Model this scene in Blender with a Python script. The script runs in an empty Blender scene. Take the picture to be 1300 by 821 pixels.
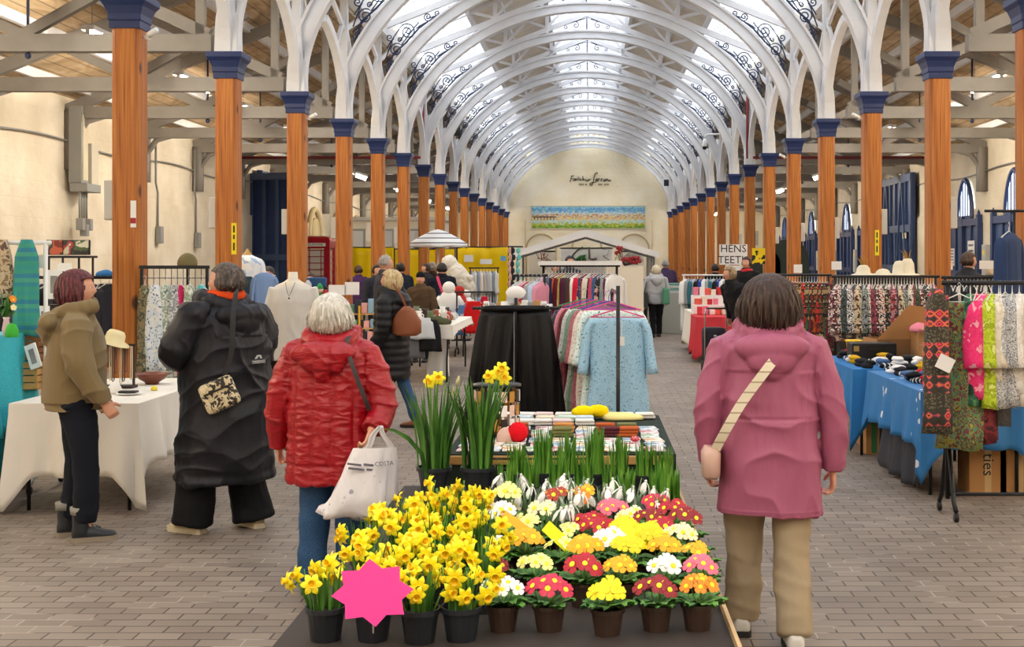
import bpy, math, random
from mathutils import Vector, Matrix, noise, Euler
R = random.Random(7)
PI = math.pi
SC = bpy.context.scene
COL = SC.collection
F, VX, VY, H = 1600.0, 749.0, 329.5, 1.74      # focal length in pixels, vanishing point, eye height
def at(px, py, Y): return Vector(((px-VX)/F*Y, Y, H+(VY-py)/F*Y))
def gx(px, Y): return (px-VX)/F*Y
def gz(py, Y): return H+(VY-py)/F*Y
def V(*a): return Vector(a)
def lerp(a, b, t): return a+(b-a)*t
# ---------------------------------------------------------------- materials
MATS = {}
def srgb(c):
    if isinstance(c, str):
        c = [int(c[i:i+2], 16)/255 for i in (0, 2, 4)]
    return [x/12.92 if x <= .04045 else ((x+.055)/1.055)**2.4 for x in c]+[1]
class NT:
    def __init__(s, m):
        s.t = m.node_tree; s.n = s.t.nodes; s.b = s.n['Principled BSDF']
    def new(s, k, **kw):
        n = s.n.new('ShaderNode'+k)
        for a, v in kw.items():
            if a.startswith('i_'): n.inputs[a[2:].replace('_', ' ')].default_value = v
            else: setattr(n, a, v)
        return n
    def link(s, a, b): s.t.links.new(a, b)
    def coord(s, scale=(1, 1, 1), rot=(0, 0, 0), kind='Object'):
        c = s.new('TexCoord'); m = s.new('Mapping')
        m.inputs['Scale'].default_value = scale; m.inputs['Rotation'].default_value = rot
        s.link(c.outputs[kind], m.inputs[0]); return m.outputs[0]
    def ramp(s, stops, interp='LINEAR'):
        r = s.new('ValToRGB'); e = r.color_ramp; e.interpolation = interp
        while len(e.elements) < len(stops): e.elements.new(.5)
        for q, (p, c) in zip(e.elements, stops):
            q.position = p; q.color = srgb(c)
        return r
def base(name, col, rough=.7, metal=0, sheen=0, coat=0):
    m = bpy.data.materials.new(name); m.use_nodes = True; n = NT(m)
    n.b.inputs['Base Color'].default_value = srgb(col); n.b.inputs['Roughness'].default_value = rough
    n.b.inputs['Metallic'].default_value = metal
    if sheen: n.b.inputs['Sheen Weight'].default_value = sheen
    if coat: n.b.inputs['Coat Weight'].default_value = coat
    m.diffuse_color = srgb(col)
    return m, n
def bump(n, h, strength=.3, dist=.01):
    b = n.new('Bump'); b.inputs['Strength'].default_value = strength; b.inputs['Distance'].default_value = dist
    n.link(h, b.inputs['Height']); n.link(b.outputs[0], n.b.inputs['Normal'])
def plain(name, col, rough=.6, metal=0, coat=0, var=.0):
    if name in MATS: return MATS[name]
    m, n = base(name, col, rough, metal, coat=coat)
    if var:
        t = n.new('TexNoise'); t.inputs['Scale'].default_value = 3; t.inputs['Detail'].default_value = 5
        n.link(n.coord(), t.inputs['Vector'])
        c = srgb(col)[:3]
        r = n.new('ValToRGB'); e = r.color_ramp.elements
        e[0].position = .3; e[1].position = .7
        e[0].color = [x*(1-var) for x in c]+[1]; e[1].color = [min(1, x*(1+var)) for x in c]+[1]
        n.link(t.outputs[0], r.inputs[0]); n.link(r.outputs[0], n.b.inputs['Base Color'])
    MATS[name] = m; return m
def cloth(name, col, rough=.85, scale=9, strength=.5, dist=.012, sheen=.0, col2=None, stretch=(1, 1, .35)):
    """plain dyed fabric with soft creases"""
    if name in MATS: return MATS[name]
    m, n = base(name, col, rough, sheen=sheen); n.b.inputs['Specular IOR Level'].default_value = .25
    v = n.coord(stretch)
    t = n.new('TexNoise'); t.inputs['Scale'].default_value = scale; t.inputs['Detail'].default_value = 4
    t.inputs['Distortion'].default_value = .6
    n.link(v, t.inputs['Vector'])
    t5 = n.new('TexNoise', noise_type='RIDGED_MULTIFRACTAL'); t5.inputs['Scale'].default_value = scale*.55; t5.inputs['Detail'].default_value = 2; t5.inputs['Distortion'].default_value = .8
    n.link(n.coord((stretch[0], stretch[1], min(1, stretch[2]*2.4))), t5.inputs['Vector'])
    ad = n.new('Math', operation='MULTIPLY_ADD'); ad.inputs[1].default_value = .28; n.link(t5.outputs[0], ad.inputs[0]); n.link(t.outputs[0], ad.inputs[2]); bump(n, ad.outputs[0], strength, dist)
    if col2:
        t2 = n.new('TexNoise'); t2.inputs['Scale'].default_value = 160; n.link(n.coord(), t2.inputs['Vector'])
        r = n.ramp([(.4, col), (.62, col2)]); n.link(t2.outputs[0], r.inputs[0]); n.link(r.outputs[0], n.b.inputs['Base Color'])
    MATS[name] = m; return m
def print_cloth(name, cols, scale=14, rough=.8, kind='voronoi', stretch=(1, 1, 1), spots=None, spot=.35, seed=0):
    """printed fabric: coloured cells or blotches, optional spots of one more colour"""
    if name in MATS: return MATS[name]
    m, n = base(name, cols[0], rough)
    v = n.coord(stretch)
    tn = n.new('TexNoise'); tn.inputs['Scale'].default_value = scale*.5; n.link(v, tn.inputs['Vector'])
    mx = n.new('VectorMath', operation='MULTIPLY_ADD'); mx.inputs[1].default_value = (.12, .12, .12)
    n.link(tn.outputs['Color'], mx.inputs[0]); n.link(v, mx.inputs[2])
    if kind == 'voronoi':
        t = n.new('TexVoronoi'); t.inputs['Scale'].default_value = scale; n.link(mx.outputs[0], t.inputs['Vector'])
        sep = n.new('SeparateColor'); n.link(t.outputs['Color'], sep.inputs[0]); src = sep.outputs[0]
    else:
        t = n.new('TexNoise'); t.inputs['Scale'].default_value = scale; t.inputs['Detail'].default_value = 3
        n.link(mx.outputs[0], t.inputs['Vector'])
        mr = n.new('MapRange'); mr.inputs[1].default_value = .3; mr.inputs[2].default_value = .7
        n.link(t.outputs[0], mr.inputs[0]); src = mr.outputs[0]
    k = len(cols); r = n.ramp([(i/k, c) for i, c in enumerate(cols)], 'CONSTANT'); n.link(src, r.inputs[0]); out = r.outputs[0]
    if spots:
        t3 = n.new('TexVoronoi'); t3.inputs['Scale'].default_value = scale*1.7; n.link(mx.outputs[0], t3.inputs['Vector'])
        r3 = n.ramp([(0, 'ffffff'), (spot, '000000')], 'CONSTANT'); n.link(t3.outputs['Distance'], r3.inputs[0])
        mm = n.new('Mix', data_type='RGBA'); n.link(r3.outputs[0], mm.inputs[0]); n.link(out, mm.inputs[6]); mm.inputs[7].default_value = srgb(spots); out = mm.outputs[2]
    n.link(out, n.b.inputs['Base Color'])
    tb = n.new('TexNoise'); tb.inputs['Scale'].default_value = 12; n.link(n.coord((1, 1, .3)), tb.inputs['Vector']); bump(n, tb.outputs[0], .4, .01)
    MATS[name] = m; return m
def stripes(name, cols, scale=6, axis=2, rough=.8):
    if name in MATS: return MATS[name]
    m, n = base(name, cols[0], rough)
    c = n.new('TexCoord'); s = n.new('SeparateXYZ'); n.link(c.outputs['Object'], s.inputs[0])
    a = n.new('Math', operation='MULTIPLY'); a.inputs[1].default_value = scale; n.link(s.outputs[axis], a.inputs[0])
    f = n.new('Math', operation='FRACT'); n.link(a.outputs[0], f.inputs[0])
    r = n.ramp([(i/len(cols), q) for i, q in enumerate(cols)], 'CONSTANT'); n.link(f.outputs[0], r.inputs[0]); n.link(r.outputs[0], n.b.inputs['Base Color'])
    MATS[name] = m; return m
def emit(name, col, strength):
    if name in MATS: return MATS[name]
    m, n = base(name, col, .5)
    n.b.inputs['Emission Color'].default_value = srgb(col); n.b.inputs['Emission Strength'].default_value = strength
    MATS[name] = m; return m
# ---------------------------------------------------------------- mesh builder
class MB:
    def __init__(s): s.v = []; s.f = []; s.m = []; s.cur = 0
    def face(s, idx): s.f.append(idx); s.m.append(s.cur)
    def add(s, vs, fs):
        o = len(s.v); s.v += [Vector(p) for p in vs]
        for f in fs: s.face([i+o for i in f])
        return s
    def box(s, c, d, rot=None, taper=1):
        x, y, z = d[0]/2, d[1]/2, d[2]/2
        vs = [Vector((sx*x*(taper if sz > 0 else 1), sy*y*(taper if sz > 0 else 1), sz*z)) for sz in (-1, 1) for sy in (-1, 1) for sx in (-1, 1)]
        if rot is not None:
            q = rot if isinstance(rot, Matrix) else Euler(rot).to_matrix(); vs = [q @ p for p in vs]
        c = Vector(c)
        return s.add([p+c for p in vs], [(0, 2, 3, 1), (4, 5, 7, 6), (0, 1, 5, 4), (2, 6, 7, 3), (0, 4, 6, 2), (1, 3, 7, 5)])
    def bar(s, a, b, w, h, up=(0, 0, 1)):
        a, b = Vector(a), Vector(b); d = (b-a); L = d.length
        if L < 1e-6: return s
        d.normalize(); u = Vector(up)
        if abs(d.dot(u)) > .98: u = Vector((1, 0, 0)) if abs(d.x) < .9 else Vector((0, 1, 0))
        sd = d.cross(u).normalized(); u = sd.cross(d)
        vs = [p+sd*w/2*i+u*h/2*j for p in (a, b) for j in (-1, 1) for i in (-1, 1)]
        return s.add(vs, [(0, 1, 3, 2), (4, 6, 7, 5), (0, 4, 5, 1), (2, 3, 7, 6), (0, 2, 6, 4), (1, 5, 7, 3)])
    def tube(s, pts, r, n=8, cap=True, flat=1):
        pts = [Vector(p) for p in pts]; k = len(pts)
        rs = r if isinstance(r, (list, tuple)) else [r]*k
        o = len(s.v); prev = None
        for i, p in enumerate(pts):
            d = (pts[min(i+1, k-1)]-pts[max(i-1, 0)])
            d = d.normalized() if d.length > 1e-9 else Vector((0, 0, 1))
            if prev is None:
                u = Vector((0, 0, 1)) if abs(d.z) < .9 else Vector((0, 1, 0))
                prev = (u-d*u.dot(d)).normalized()
            else:
                q = prev-d*prev.dot(d); prev = q.normalized() if q.length > 1e-6 else prev
            w = d.cross(prev)
            for j in range(n):
                a = 2*PI*j/n; s.v.append(p+(prev*math.cos(a)*flat+w*math.sin(a))*rs[i])
        for i in range(k-1):
            for j in range(n):
                a = o+i*n+j; b = o+i*n+(j+1) % n; s.face([a, b, b+n, a+n])
        if cap:
            s.face([o+j for j in range(n)][::-1]); s.face([o+(k-1)*n+j for j in range(n)])
        return s
    def lathe(s, c, prof, n=20, sx=1, sy=1, cap=True):
        c = Vector(c); o = len(s.v); k = len(prof)
        for r, z in prof:
            for j in range(n):
                a = 2*PI*j/n; s.v.append(c+Vector((r*math.cos(a)*sx, r*math.sin(a)*sy, z)))
        for i in range(k-1):
            for j in range(n):
                a = o+i*n+j; b = o+i*n+(j+1) % n; s.face([a, b, b+n, a+n])
        if cap:
            s.face([o+j for j in range(n)][::-1]); s.face([o+(k-1)*n+j for j in range(n)])
        return s
    def loft(s, rings, cap=True, close=True):
        o = len(s.v); n = len(rings[0])
        for r in rings: s.v += [Vector(p) for p in r]
        for i in range(len(rings)-1):
            for j in range(n if close else n-1):
                a = o+i*n+j; b = o+i*n+(j+1) % n; s.face([a, b, b+n, a+n])
        if cap and close:
            s.face([o+j for j in range(n)][::-1]); s.face([o+(len(rings)-1)*n+j for j in range(n)])
        return s
    def ball(s, c, r, n=14, m=9, rot=None, fn=None):
        c = Vector(c); rr = r if isinstance(r, (list, tuple)) else (r, r, r); o = len(s.v)
        q = None if rot is None else Euler(rot).to_matrix()
        for i in range(m+1):
            t = PI*i/m
            for j in range(n):
                a = 2*PI*j/n; p = Vector((math.sin(t)*math.cos(a)*rr[0], math.sin(t)*math.sin(a)*rr[1], math.cos(t)*rr[2]))
                if fn: p = fn(p)
                if q is not None: p = q @ p
                s.v.append(c+p)
        for i in range(m):
            for j in range(n):
                a = o+i*n+j; b = o+i*n+(j+1) % n; s.face([a, a+n, b+n, b])
        return s
    def prism(s, poly, a, b, ax='y'):
        """poly in the plane across ax, from a to b along it"""
        def P(u, w, t): return (u, t, w) if ax == 'y' else ((t, u, w) if ax == 'x' else (u, w, t))
        n = len(poly); vs = [P(u, w, a) for u, w in poly]+[P(u, w, b) for u, w in poly]
        return s.add(vs, [list(range(n)), list(range(n, 2*n))[::-1]]+[[i, i+n, (i+1) % n+n, (i+1) % n] for i in range(n)])
    def grid(s, fn, nu, nv):
        o = len(s.v)
        for i in range(nu+1):
            for j in range(nv+1): s.v.append(Vector(fn(i/nu, j/nv)))
        for i in range(nu):
            for j in range(nv):
                a = o+i*(nv+1)+j; s.face([a, a+nv+1, a+nv+2, a+1])
        return s
    def leaf(s, pts, w, n=6, bend=0.0, up=(0, 0, 1)):
        """blade along pts with widths w (list), slight V fold"""
        pts = [Vector(p) for p in pts]; o = len(s.v); k = len(pts)
        for i, p in enumerate(pts):
            d = (pts[min(i+1, k-1)]-pts[max(i-1, 0)]).normalized(); u = Vector(up)
            sd = d.cross(u); sd = sd.normalized() if sd.length > 1e-4 else Vector((1, 0, 0)); nn = sd.cross(d)
            s.v += [p-sd*w[i]+nn*bend*w[i], p, p+sd*w[i]+nn*bend*w[i]]
        for i in range(k-1):
            a = o+i*3; s.face([a, a+1, a+4, a+3]); s.face([a+1, a+2, a+5, a+4])
        return s
    def xform(s, M):
        s.v = [M @ p for p in s.v]; return s
    def build(s, name, mats, parent=None, loc=None, smooth=True, bevel=0, solid=0, sub=0, auto=None):
        me = bpy.data.meshes.new(name); me.from_pydata([tuple(p) for p in s.v], [], s.f)
        if not isinstance(mats, (list, tuple)): mats = [mats]
        for m in mats: me.materials.append(m)
        if len(mats) > 1: me.polygons.foreach_set('material_index', s.m)
        o = bpy.data.objects.new(name, me); COL.objects.link(o)
        if smooth:
            me.polygons.foreach_set('use_smooth', [True]*len(me.polygons))
            if auto is not None: me.set_sharp_from_angle(angle=auto)
        me.update()
        if parent is not None: o.parent = parent
        if loc is not None: o.location = loc
        if solid:
            q = o.modifiers.new('solid', 'SOLIDIFY'); q.thickness = solid; q.offset = 0
        if bevel:
            q = o.modifiers.new('bevel', 'BEVEL'); q.width = bevel; q.segments = 2; q.limit_method = 'ANGLE'
        if sub:
            q = o.modifiers.new('sub', 'SUBSURF'); q.levels = sub; q.render_levels = sub
        return o
HARD = .6
def bx(name, mat, c, d, parent=None, bevel=0, rot=None):
    return MB().box(c, d, rot).build(name, mat, parent, smooth=False, bevel=bevel)
def thing(name, label, cat, loc=(0, 0, 0), rz=0, group=None):
    o = bpy.data.objects.new(name, None); COL.objects.link(o); o.empty_display_size = .1
    o.location = loc; o.rotation_euler = (0, 0, rz); o['label'] = label; o['category'] = cat
    if group: o['group'] = group
    return o
def tag(o, label, cat, group=None):
    o['label'] = label; o['category'] = cat
    if group: o['group'] = group
    return o
def struct(o): o['kind'] = 'structure'; return o
def recenter(o):
    """move a top-level mesh's origin to the base of its own bounds"""
    vs = o.data.vertices; n = len(vs)
    if not n: return o
    xs = [v.co.x for v in vs]; ys = [v.co.y for v in vs]; zs = [v.co.z for v in vs]
    c = Vector(((min(xs)+max(xs))/2, (min(ys)+max(ys))/2, min(zs)))
    o.data.transform(Matrix.Translation(-c)); o.location = o.location+c
    return o
def dup(root, loc, rz=0, label=None, group=None, scale=None):
    r = root.copy(); COL.objects.link(r); r.location = loc; r.rotation_euler = (0, 0, rz)
    if label: r['label'] = label
    if group: r['group'] = group
    if scale: r.scale = (scale,)*3 if not isinstance(scale, tuple) else scale
    for ch in list(root.children):
        c = ch.copy(); COL.objects.link(c); c.parent = r
        for g in ch.children:
            d = g.copy(); COL.objects.link(d); d.parent = c
    return r
def part(o, parent, name=None):
    c = o.copy(); COL.objects.link(c); c.parent = parent
    return c
def ORD(i): return ['nearest', 'second', 'third', 'fourth', 'fifth', 'sixth', 'seventh', 'eighth', 'ninth', 'tenth', 'eleventh', 'twelfth', 'thirteenth', 'fourteenth', 'fifteenth', 'sixteenth', 'seventeenth', 'eighteenth', 'nineteenth', 'twentieth'][i]
FONTC = {}
def text(name, body, mat, loc, size, rot=(PI/2, 0, 0), parent=None, extrude=.002, shear=0, align='CENTER', sx=1):
    c = bpy.data.curves.new(name, 'FONT'); c.body = body; c.size = size; c.extrude = extrude; c.align_x = align; c.align_y = 'CENTER'
    c.shear = shear; c.resolution_u = 2
    o = bpy.data.objects.new(name, c); COL.objects.link(o)
    dg = bpy.context.evaluated_depsgraph_get(); me = bpy.data.meshes.new_from_object(o.evaluated_get(dg))
    bpy.data.objects.remove(o); me.materials.clear(); me.materials.append(mat)
    o = bpy.data.objects.new(name, me); COL.objects.link(o); o.location = loc; o.rotation_euler = rot; o.scale = (sx, 1, 1)
    if parent is not None: o.parent = parent
    return o
SKY = 2.4; LAMP = 190
# ---------------------------------------------------------------- camera, world, colour
cam = bpy.data.cameras.new('camera'); co = bpy.data.objects.new('camera', cam); COL.objects.link(co)
co.location = (0, 0, H); co.rotation_euler = (PI/2, 0, 0); cam.sensor_width = 36; cam.lens = F/1300*36
cam.shift_x = (650-VX)/1300; cam.shift_y = (VY-410.5)/1300*-1*-1
cam.clip_end = 300; SC.camera = co
w = bpy.data.worlds.new('world'); SC.world = w; w.use_nodes = True
bg = w.node_tree.nodes['Background']; bg.inputs[0].default_value = srgb('dfe8f5'); bg.inputs[1].default_value = .9
vs_ = SC.view_settings; vs_.view_transform = 'Standard'; vs_.look = 'None'; vs_.gamma = 1; vs_.exposure = 0.38; vs_.use_curve_mapping = False
SC.cycles.use_denoising = True; SC.cycles.max_bounces = 6; SC.cycles.diffuse_bounces = 4; SC.cycles.glossy_bounces = 2
SC.cycles.transmission_bounces = 4; SC.cycles.sample_clamp_indirect = 4; SC.cycles.caustics_reflective = False; SC.cycles.caustics_refractive = False
# ---------------------------------------------------------------- hall measures
XC = 4.1; OFF = -.08; XW = 8.9; S = F*2*XC*.0002613; Y1 = F*2*XC/900.
def YB(i): return Y1+(i-1)*S
YE = YB(15)+1.1; YF = YB(-5)
ZC = H+.58*XC            # top of the capitals
ZV = 6.3                 # gutter over the columns
SL = .395; ZR = ZV+SL*XC
def zroof(x): return ZR-SL*abs(x)
# materials of the hall
def m_timber():
    m, n = base('oiled orange pine', 'b8691e', .5)
    v = n.coord((22, 22, .45)); t = n.new('TexNoise'); t.inputs['Scale'].default_value = 2.2; t.inputs['Detail'].default_value = 6; n.link(v, t.inputs['Vector'])
    t.inputs['Distortion'].default_value = .35
    r = n.ramp([(.28, '6c360c'), (.42, 'a25a18'), (.58, 'b87028'), (.8, 'cd8e48')]); n.link(t.outputs[0], r.inputs[0])
    k = n.new('TexVoronoi'); k.inputs['Scale'].default_value = 1.7; n.link(n.coord((2.2, 2.2, 1)), k.inputs['Vector'])
    kr = n.ramp([(.0, 'ffffff'), (.09, 'ffffff'), (.15, '000000')]); n.link(k.outputs['Distance'], kr.inputs[0])
    mx = n.new('Mix', data_type='RGBA'); n.link(kr.outputs[0], mx.inputs[0]); n.link(r.outputs[0], mx.inputs[6]); mx.inputs[7].default_value = srgb('4a220a')
    n.link(mx.outputs[2], n.b.inputs['Base Color']); bump(n, t.outputs[0], .15, .01)
    return m
M_TIMBER = m_timber()
M_BLUE = plain('deep blue paint', '182b5a', .4)
M_IRON = plain('pale grey painted iron', 'dadbde', .5, var=.06)
M_GREY = plain('grey painted timber', '85807a', .6, var=.1)
M_SCROLL = plain('dark blue wrought iron', '24304f', .45)
def m_wall(name, c1, c2, c3):
    m, n = base(name, c2, .85)
    t = n.new('TexNoise'); t.inputs['Scale'].default_value = .9; t.inputs['Detail'].default_value = 8; n.link(n.coord(), t.inputs['Vector'])
    r = n.ramp([(.3, c1), (.5, c2), (.7, c3)]); n.link(t.outputs[0], r.inputs[0]); n.link(r.outputs[0], n.b.inputs['Base Color'])
    b = n.new('TexBrick'); b.inputs['Scale'].default_value = 1; b.inputs['Brick Width'].default_value = .7; b.inputs['Row Height'].default_value = .3
    b.inputs['Mortar Size'].default_value = .012; n.link(n.coord((1, 1, 1), (0, PI/2, PI/2)), b.inputs['Vector'])
    t2 = n.new('TexNoise'); t2.inputs['Scale'].default_value = 7; t2.inputs['Detail'].default_value = 6; n.link(n.coord(), t2.inputs['Vector'])
    a = n.new('Math', operation='MULTIPLY_ADD'); a.inputs[1].default_value = -.5; n.link(b.outputs['Fac'], a.inputs[0]); n.link(t2.outputs[0], a.inputs[2])
    bump(n, a.outputs[0], .5, .03); return m
M_WALL = m_wall('cream limewashed stone', 'cdc1aa', 'dcd1bb', 'eae1cf')
M_END = m_wall('smooth cream plaster', 'efe2c0', 'f5eacc', 'faf2dc')
def m_boards():
    m, n = base('tan roof boards', 'b9a181', .75)
    t = n.new('TexNoise'); t.inputs['Scale'].default_value = 2.2; t.inputs['Detail'].default_value = 6; n.link(n.coord((1.2, .5, 1.2)), t.inputs['Vector'])
    t.inputs['Distortion'].default_value = 1.5
    r = n.ramp([(.25, '8f7657'), (.5, 'b89f7d'), (.75, 'd6c3a3')]); n.link(t.outputs[0], r.inputs[0])
    wv = n.new('TexWave', bands_direction='X'); wv.inputs['Scale'].default_value = 1.6; n.link(n.coord(), wv.inputs['Vector'])
    rr = n.ramp([(0, '555555'), (.06, 'ffffff')]); n.link(wv.outputs[0], rr.inputs[0])
    mx = n.new('Mix', data_type='RGBA', blend_type='MULTIPLY'); mx.inputs[0].default_value = .6; n.link(r.outputs[0], mx.inputs[6]); n.link(rr.outputs[0], mx.inputs[7])
    n.link(mx.outputs[2], n.b.inputs['Base Color']); return m
M_BOARD = m_boards()
M_CREAMBOARD = plain('cream painted roof boards', 'd6d0c4', .7, var=.1)
def m_floor():
    m, n = base('grey brown brick pavers', '8b8178', .6)
    v = n.coord(); b = n.new('TexBrick'); b.inputs['Scale'].default_value = 1
    b.inputs['Brick Width'].default_value = .21; b.inputs['Row Height'].default_value = .105; b.inputs['Mortar Size'].default_value = .005
    b.inputs['Mortar Smooth'].default_value = .3; b.inputs['Bias'].default_value = -.1
    b.inputs['Color1'].default_value = srgb('a4998f'); b.inputs['Color2'].default_value = srgb('8c8178'); b.inputs['Mortar'].default_value = srgb('4d453f')
    n.link(v, b.inputs['Vector'])
    t = n.new('TexNoise'); t.inputs['Scale'].default_value = .5; t.inputs['Detail'].default_value = 7; n.link(n.coord(), t.inputs['Vector'])
    r = n.ramp([(.3, 'b3a79c'), (.55, 'd8d0c8'), (.75, 'efebe6')]); n.link(t.outputs[0], r.inputs[0])
    mx = n.new('Mix', data_type='RGBA', blend_type='MULTIPLY'); mx.inputs[0].default_value = .8
    n.link(b.outputs['Color'], mx.inputs[6]); n.link(r.outputs[0], mx.inputs[7])
    # worn, paler joints here and there
    t3 = n.new('TexNoise'); t3.inputs['Scale'].default_value = 2.4; n.link(n.coord(), t3.inputs['Vector'])
    r3 = n.ramp([(.56, '000000'), (.6, 'ffffff')]); n.link(t3.outputs[0], r3.inputs[0])
    mu = n.new('Math', operation='MULTIPLY'); mh = n.new('Math', operation='MULTIPLY'); mh.inputs[1].default_value = .6; n.link(r3.outputs[0], mh.inputs[0]); n.link(mh.outputs[0], mu.inputs[0]); n.link(b.outputs['Fac'], mu.inputs[1])
    mx2 = n.new('Mix', data_type='RGBA'); n.link(mu.outputs[0], mx2.inputs[0]); n.link(mx.outputs[2], mx2.inputs[6]); mx2.inputs[7].default_value = srgb('cfc3b4')
    n.link(mx2.outputs[2], n.b.inputs['Base Color'])
    rr = n.new('MapRange'); rr.inputs[3].default_value = .42; rr.inputs[4].default_value = .72; n.link(t.outputs[0], rr.inputs[0]); n.link(rr.outputs[0], n.b.inputs['Roughness'])
    inv = n.new('Math', operation='SUBTRACT'); inv.inputs[0].default_value = 1; n.link(b.outputs['Fac'], inv.inputs[1]); bump(n, inv.outputs[0], .5, .004)
    return m
M_FLOOR = m_floor()
M_GLASS = emit('daylit roof glass', 'eef4fb', SKY)
# floor, walls
struct(bx('floor', M_FLOOR, (0, (YE+YF)/2, -.1), (2*XW+.6, YE-YF+2, .2)))
ZW = zroof(XW)
for sd, nm in ((-1, 'left'), (1, 'right')):
    struct(bx('wall_'+nm, M_WALL, (sd*(XW+.2), (YE+YF)/2, ZW/2+.1), (.4, YE-YF+2, ZW+.2)))
    # darker plinth ledge where the lower wall stands proud
    struct(bx('trim_%d' % (1 if sd < 0 else 2), M_WALL, (sd*(XW-.03), (YE+YF)/2, 1.45), (.06, YE-YF, 2.9)))
poly = [(-XW-.4, 0), (XW+.4, 0), (XW+.4, zroof(XW)), (XC, ZV+.1), (XC, ZV+.75), (0, ZR+.8), (-XC, ZV+.75), (-XC, ZV+.1), (-XW-.4, zroof(XW))]
struct(MB().prism(poly, YE, YE+.3).build('wall_back', M_END, smooth=False))
struct(MB().prism(poly, YF-.3, YF).build('wall_front', M_WALL, smooth=False))
# end wall: three blind arches and a shallow recess edge
M_ARCHLINE = plain('darker buff plaster', 'c9b88e', .8)  # buff tone darker than the end wall plaster
def arch_pts(cx, w, z0, z1, n=14, pointed=0):
    r = w/2; pts = [(cx-r, z0)]
    for i in range(n+1):
        t = PI-PI*i/n
        x = math.cos(t)*r; z = math.sin(t)*r
        if pointed:
            u = 1-abs(x)/r; z = pointed*(1-(1-u)**1.9)**.62
        pts.append((cx+x, z1+z))
    pts.append((cx+r, z0)); return pts
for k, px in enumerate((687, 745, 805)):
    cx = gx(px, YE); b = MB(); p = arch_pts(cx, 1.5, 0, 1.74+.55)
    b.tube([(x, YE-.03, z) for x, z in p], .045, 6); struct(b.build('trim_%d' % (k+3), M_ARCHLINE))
# ceilings: nave slopes (glass at the eaves and ridge, boards between), aisle slopes
def slope(name, x0, x1, mat, dz=.1, th=.05, y0=YF, y1=YE):
    b = MB()
    for sd in (-1, 1):
        z0, z1 = zroof(x0)+dz, zroof(x1)+dz
        b.prism([(sd*x0, z0), (sd*x1, z1), (sd*x1, z1+th), (sd*x0, z0+th)], y0, y1)
    return struct(b.build(name, mat, smooth=False))
UP = .42
slope('ceiling', 1.05, 2.75, M_CREAMBOARD, UP+.1)
slope('ceiling', XC+.12, XW+.3, M_BOARD)
for k, (x0, x1) in enumerate(((0, 1.05), (2.75, XC+.12))): slope('window_%d' % (k+1), x0, x1, M_GLASS, UP+.16)
for sd in (-1, 1): struct(bx('trim_%d' % (9+sd), M_CREAMBOARD, (sd*(XC+.16), (YE+YF)/2, ZV+.22), (.05, YE-YF, .75)))
# purlins
b = MB()
for sd in (-1, 1):
    for x in (1.05, 2.05, 2.75): b.box((sd*x, (YE+YF)/2, zroof(x)+.05+UP), (.09, YE-YF, .12))
    for x in (4.9, 5.8, 6.7, 7.6, 8.5): b.box((sd*x, (YE+YF)/2, zroof(x)+.03), (.08, YE-YF, .14))
struct(b.build('trim_6', M_IRON, smooth=False))
b = MB()
for sd in (-1, 1):
    b.box((sd*XC, (YE+YF)/2, ZV-.02), (.2, YE-YF, .26))
    yy = YF+.2
    for x0, x1 in ((0.02, 1.03), (2.77, XC)):
        y = YF+.3
        while y < YE: b.bar((sd*x0, y, zroof(x0)+.12+UP), (sd*x1, y, zroof(x1)+.12+UP), .06, .05); y += S/11
struct(b.build('trim_7', M_IRON, smooth=False))
# ---------------------------------------------------------------- timber columns
def sq(hw, z, ch=.0):
    c = ch or hw*.0
    if not ch: return [(-hw, -hw, z), (hw, -hw, z), (hw, hw, z), (-hw, hw, z)]
    return [(-hw+c, -hw, z), (hw-c, -hw, z), (hw, -hw+c, z), (hw, hw-c, z), (hw-c, hw, z), (-hw+c, hw, z), (-hw, hw-c, z), (-hw, -hw+c, z)]
def curve_rib(b, fi, fo, th, axis, c, n=24):
    """plate between an inner and an outer curve, thickness th"""
    rings = []
    for i in range(n+1):
        (a0, z0), (a1, z1) = fi(i/n), fo(i/n)
        if axis == 'y': rings.append([(a0, c-th/2, z0), (a1, c-th/2, z1), (a1, c+th/2, z1), (a0, c+th/2, z0)])
        else: rings.append([(c-th/2, a0, z0), (c-th/2, a1, z1), (c+th/2, a1, z1), (c+th/2, a0, z0)])
    b.loft(rings)
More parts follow.
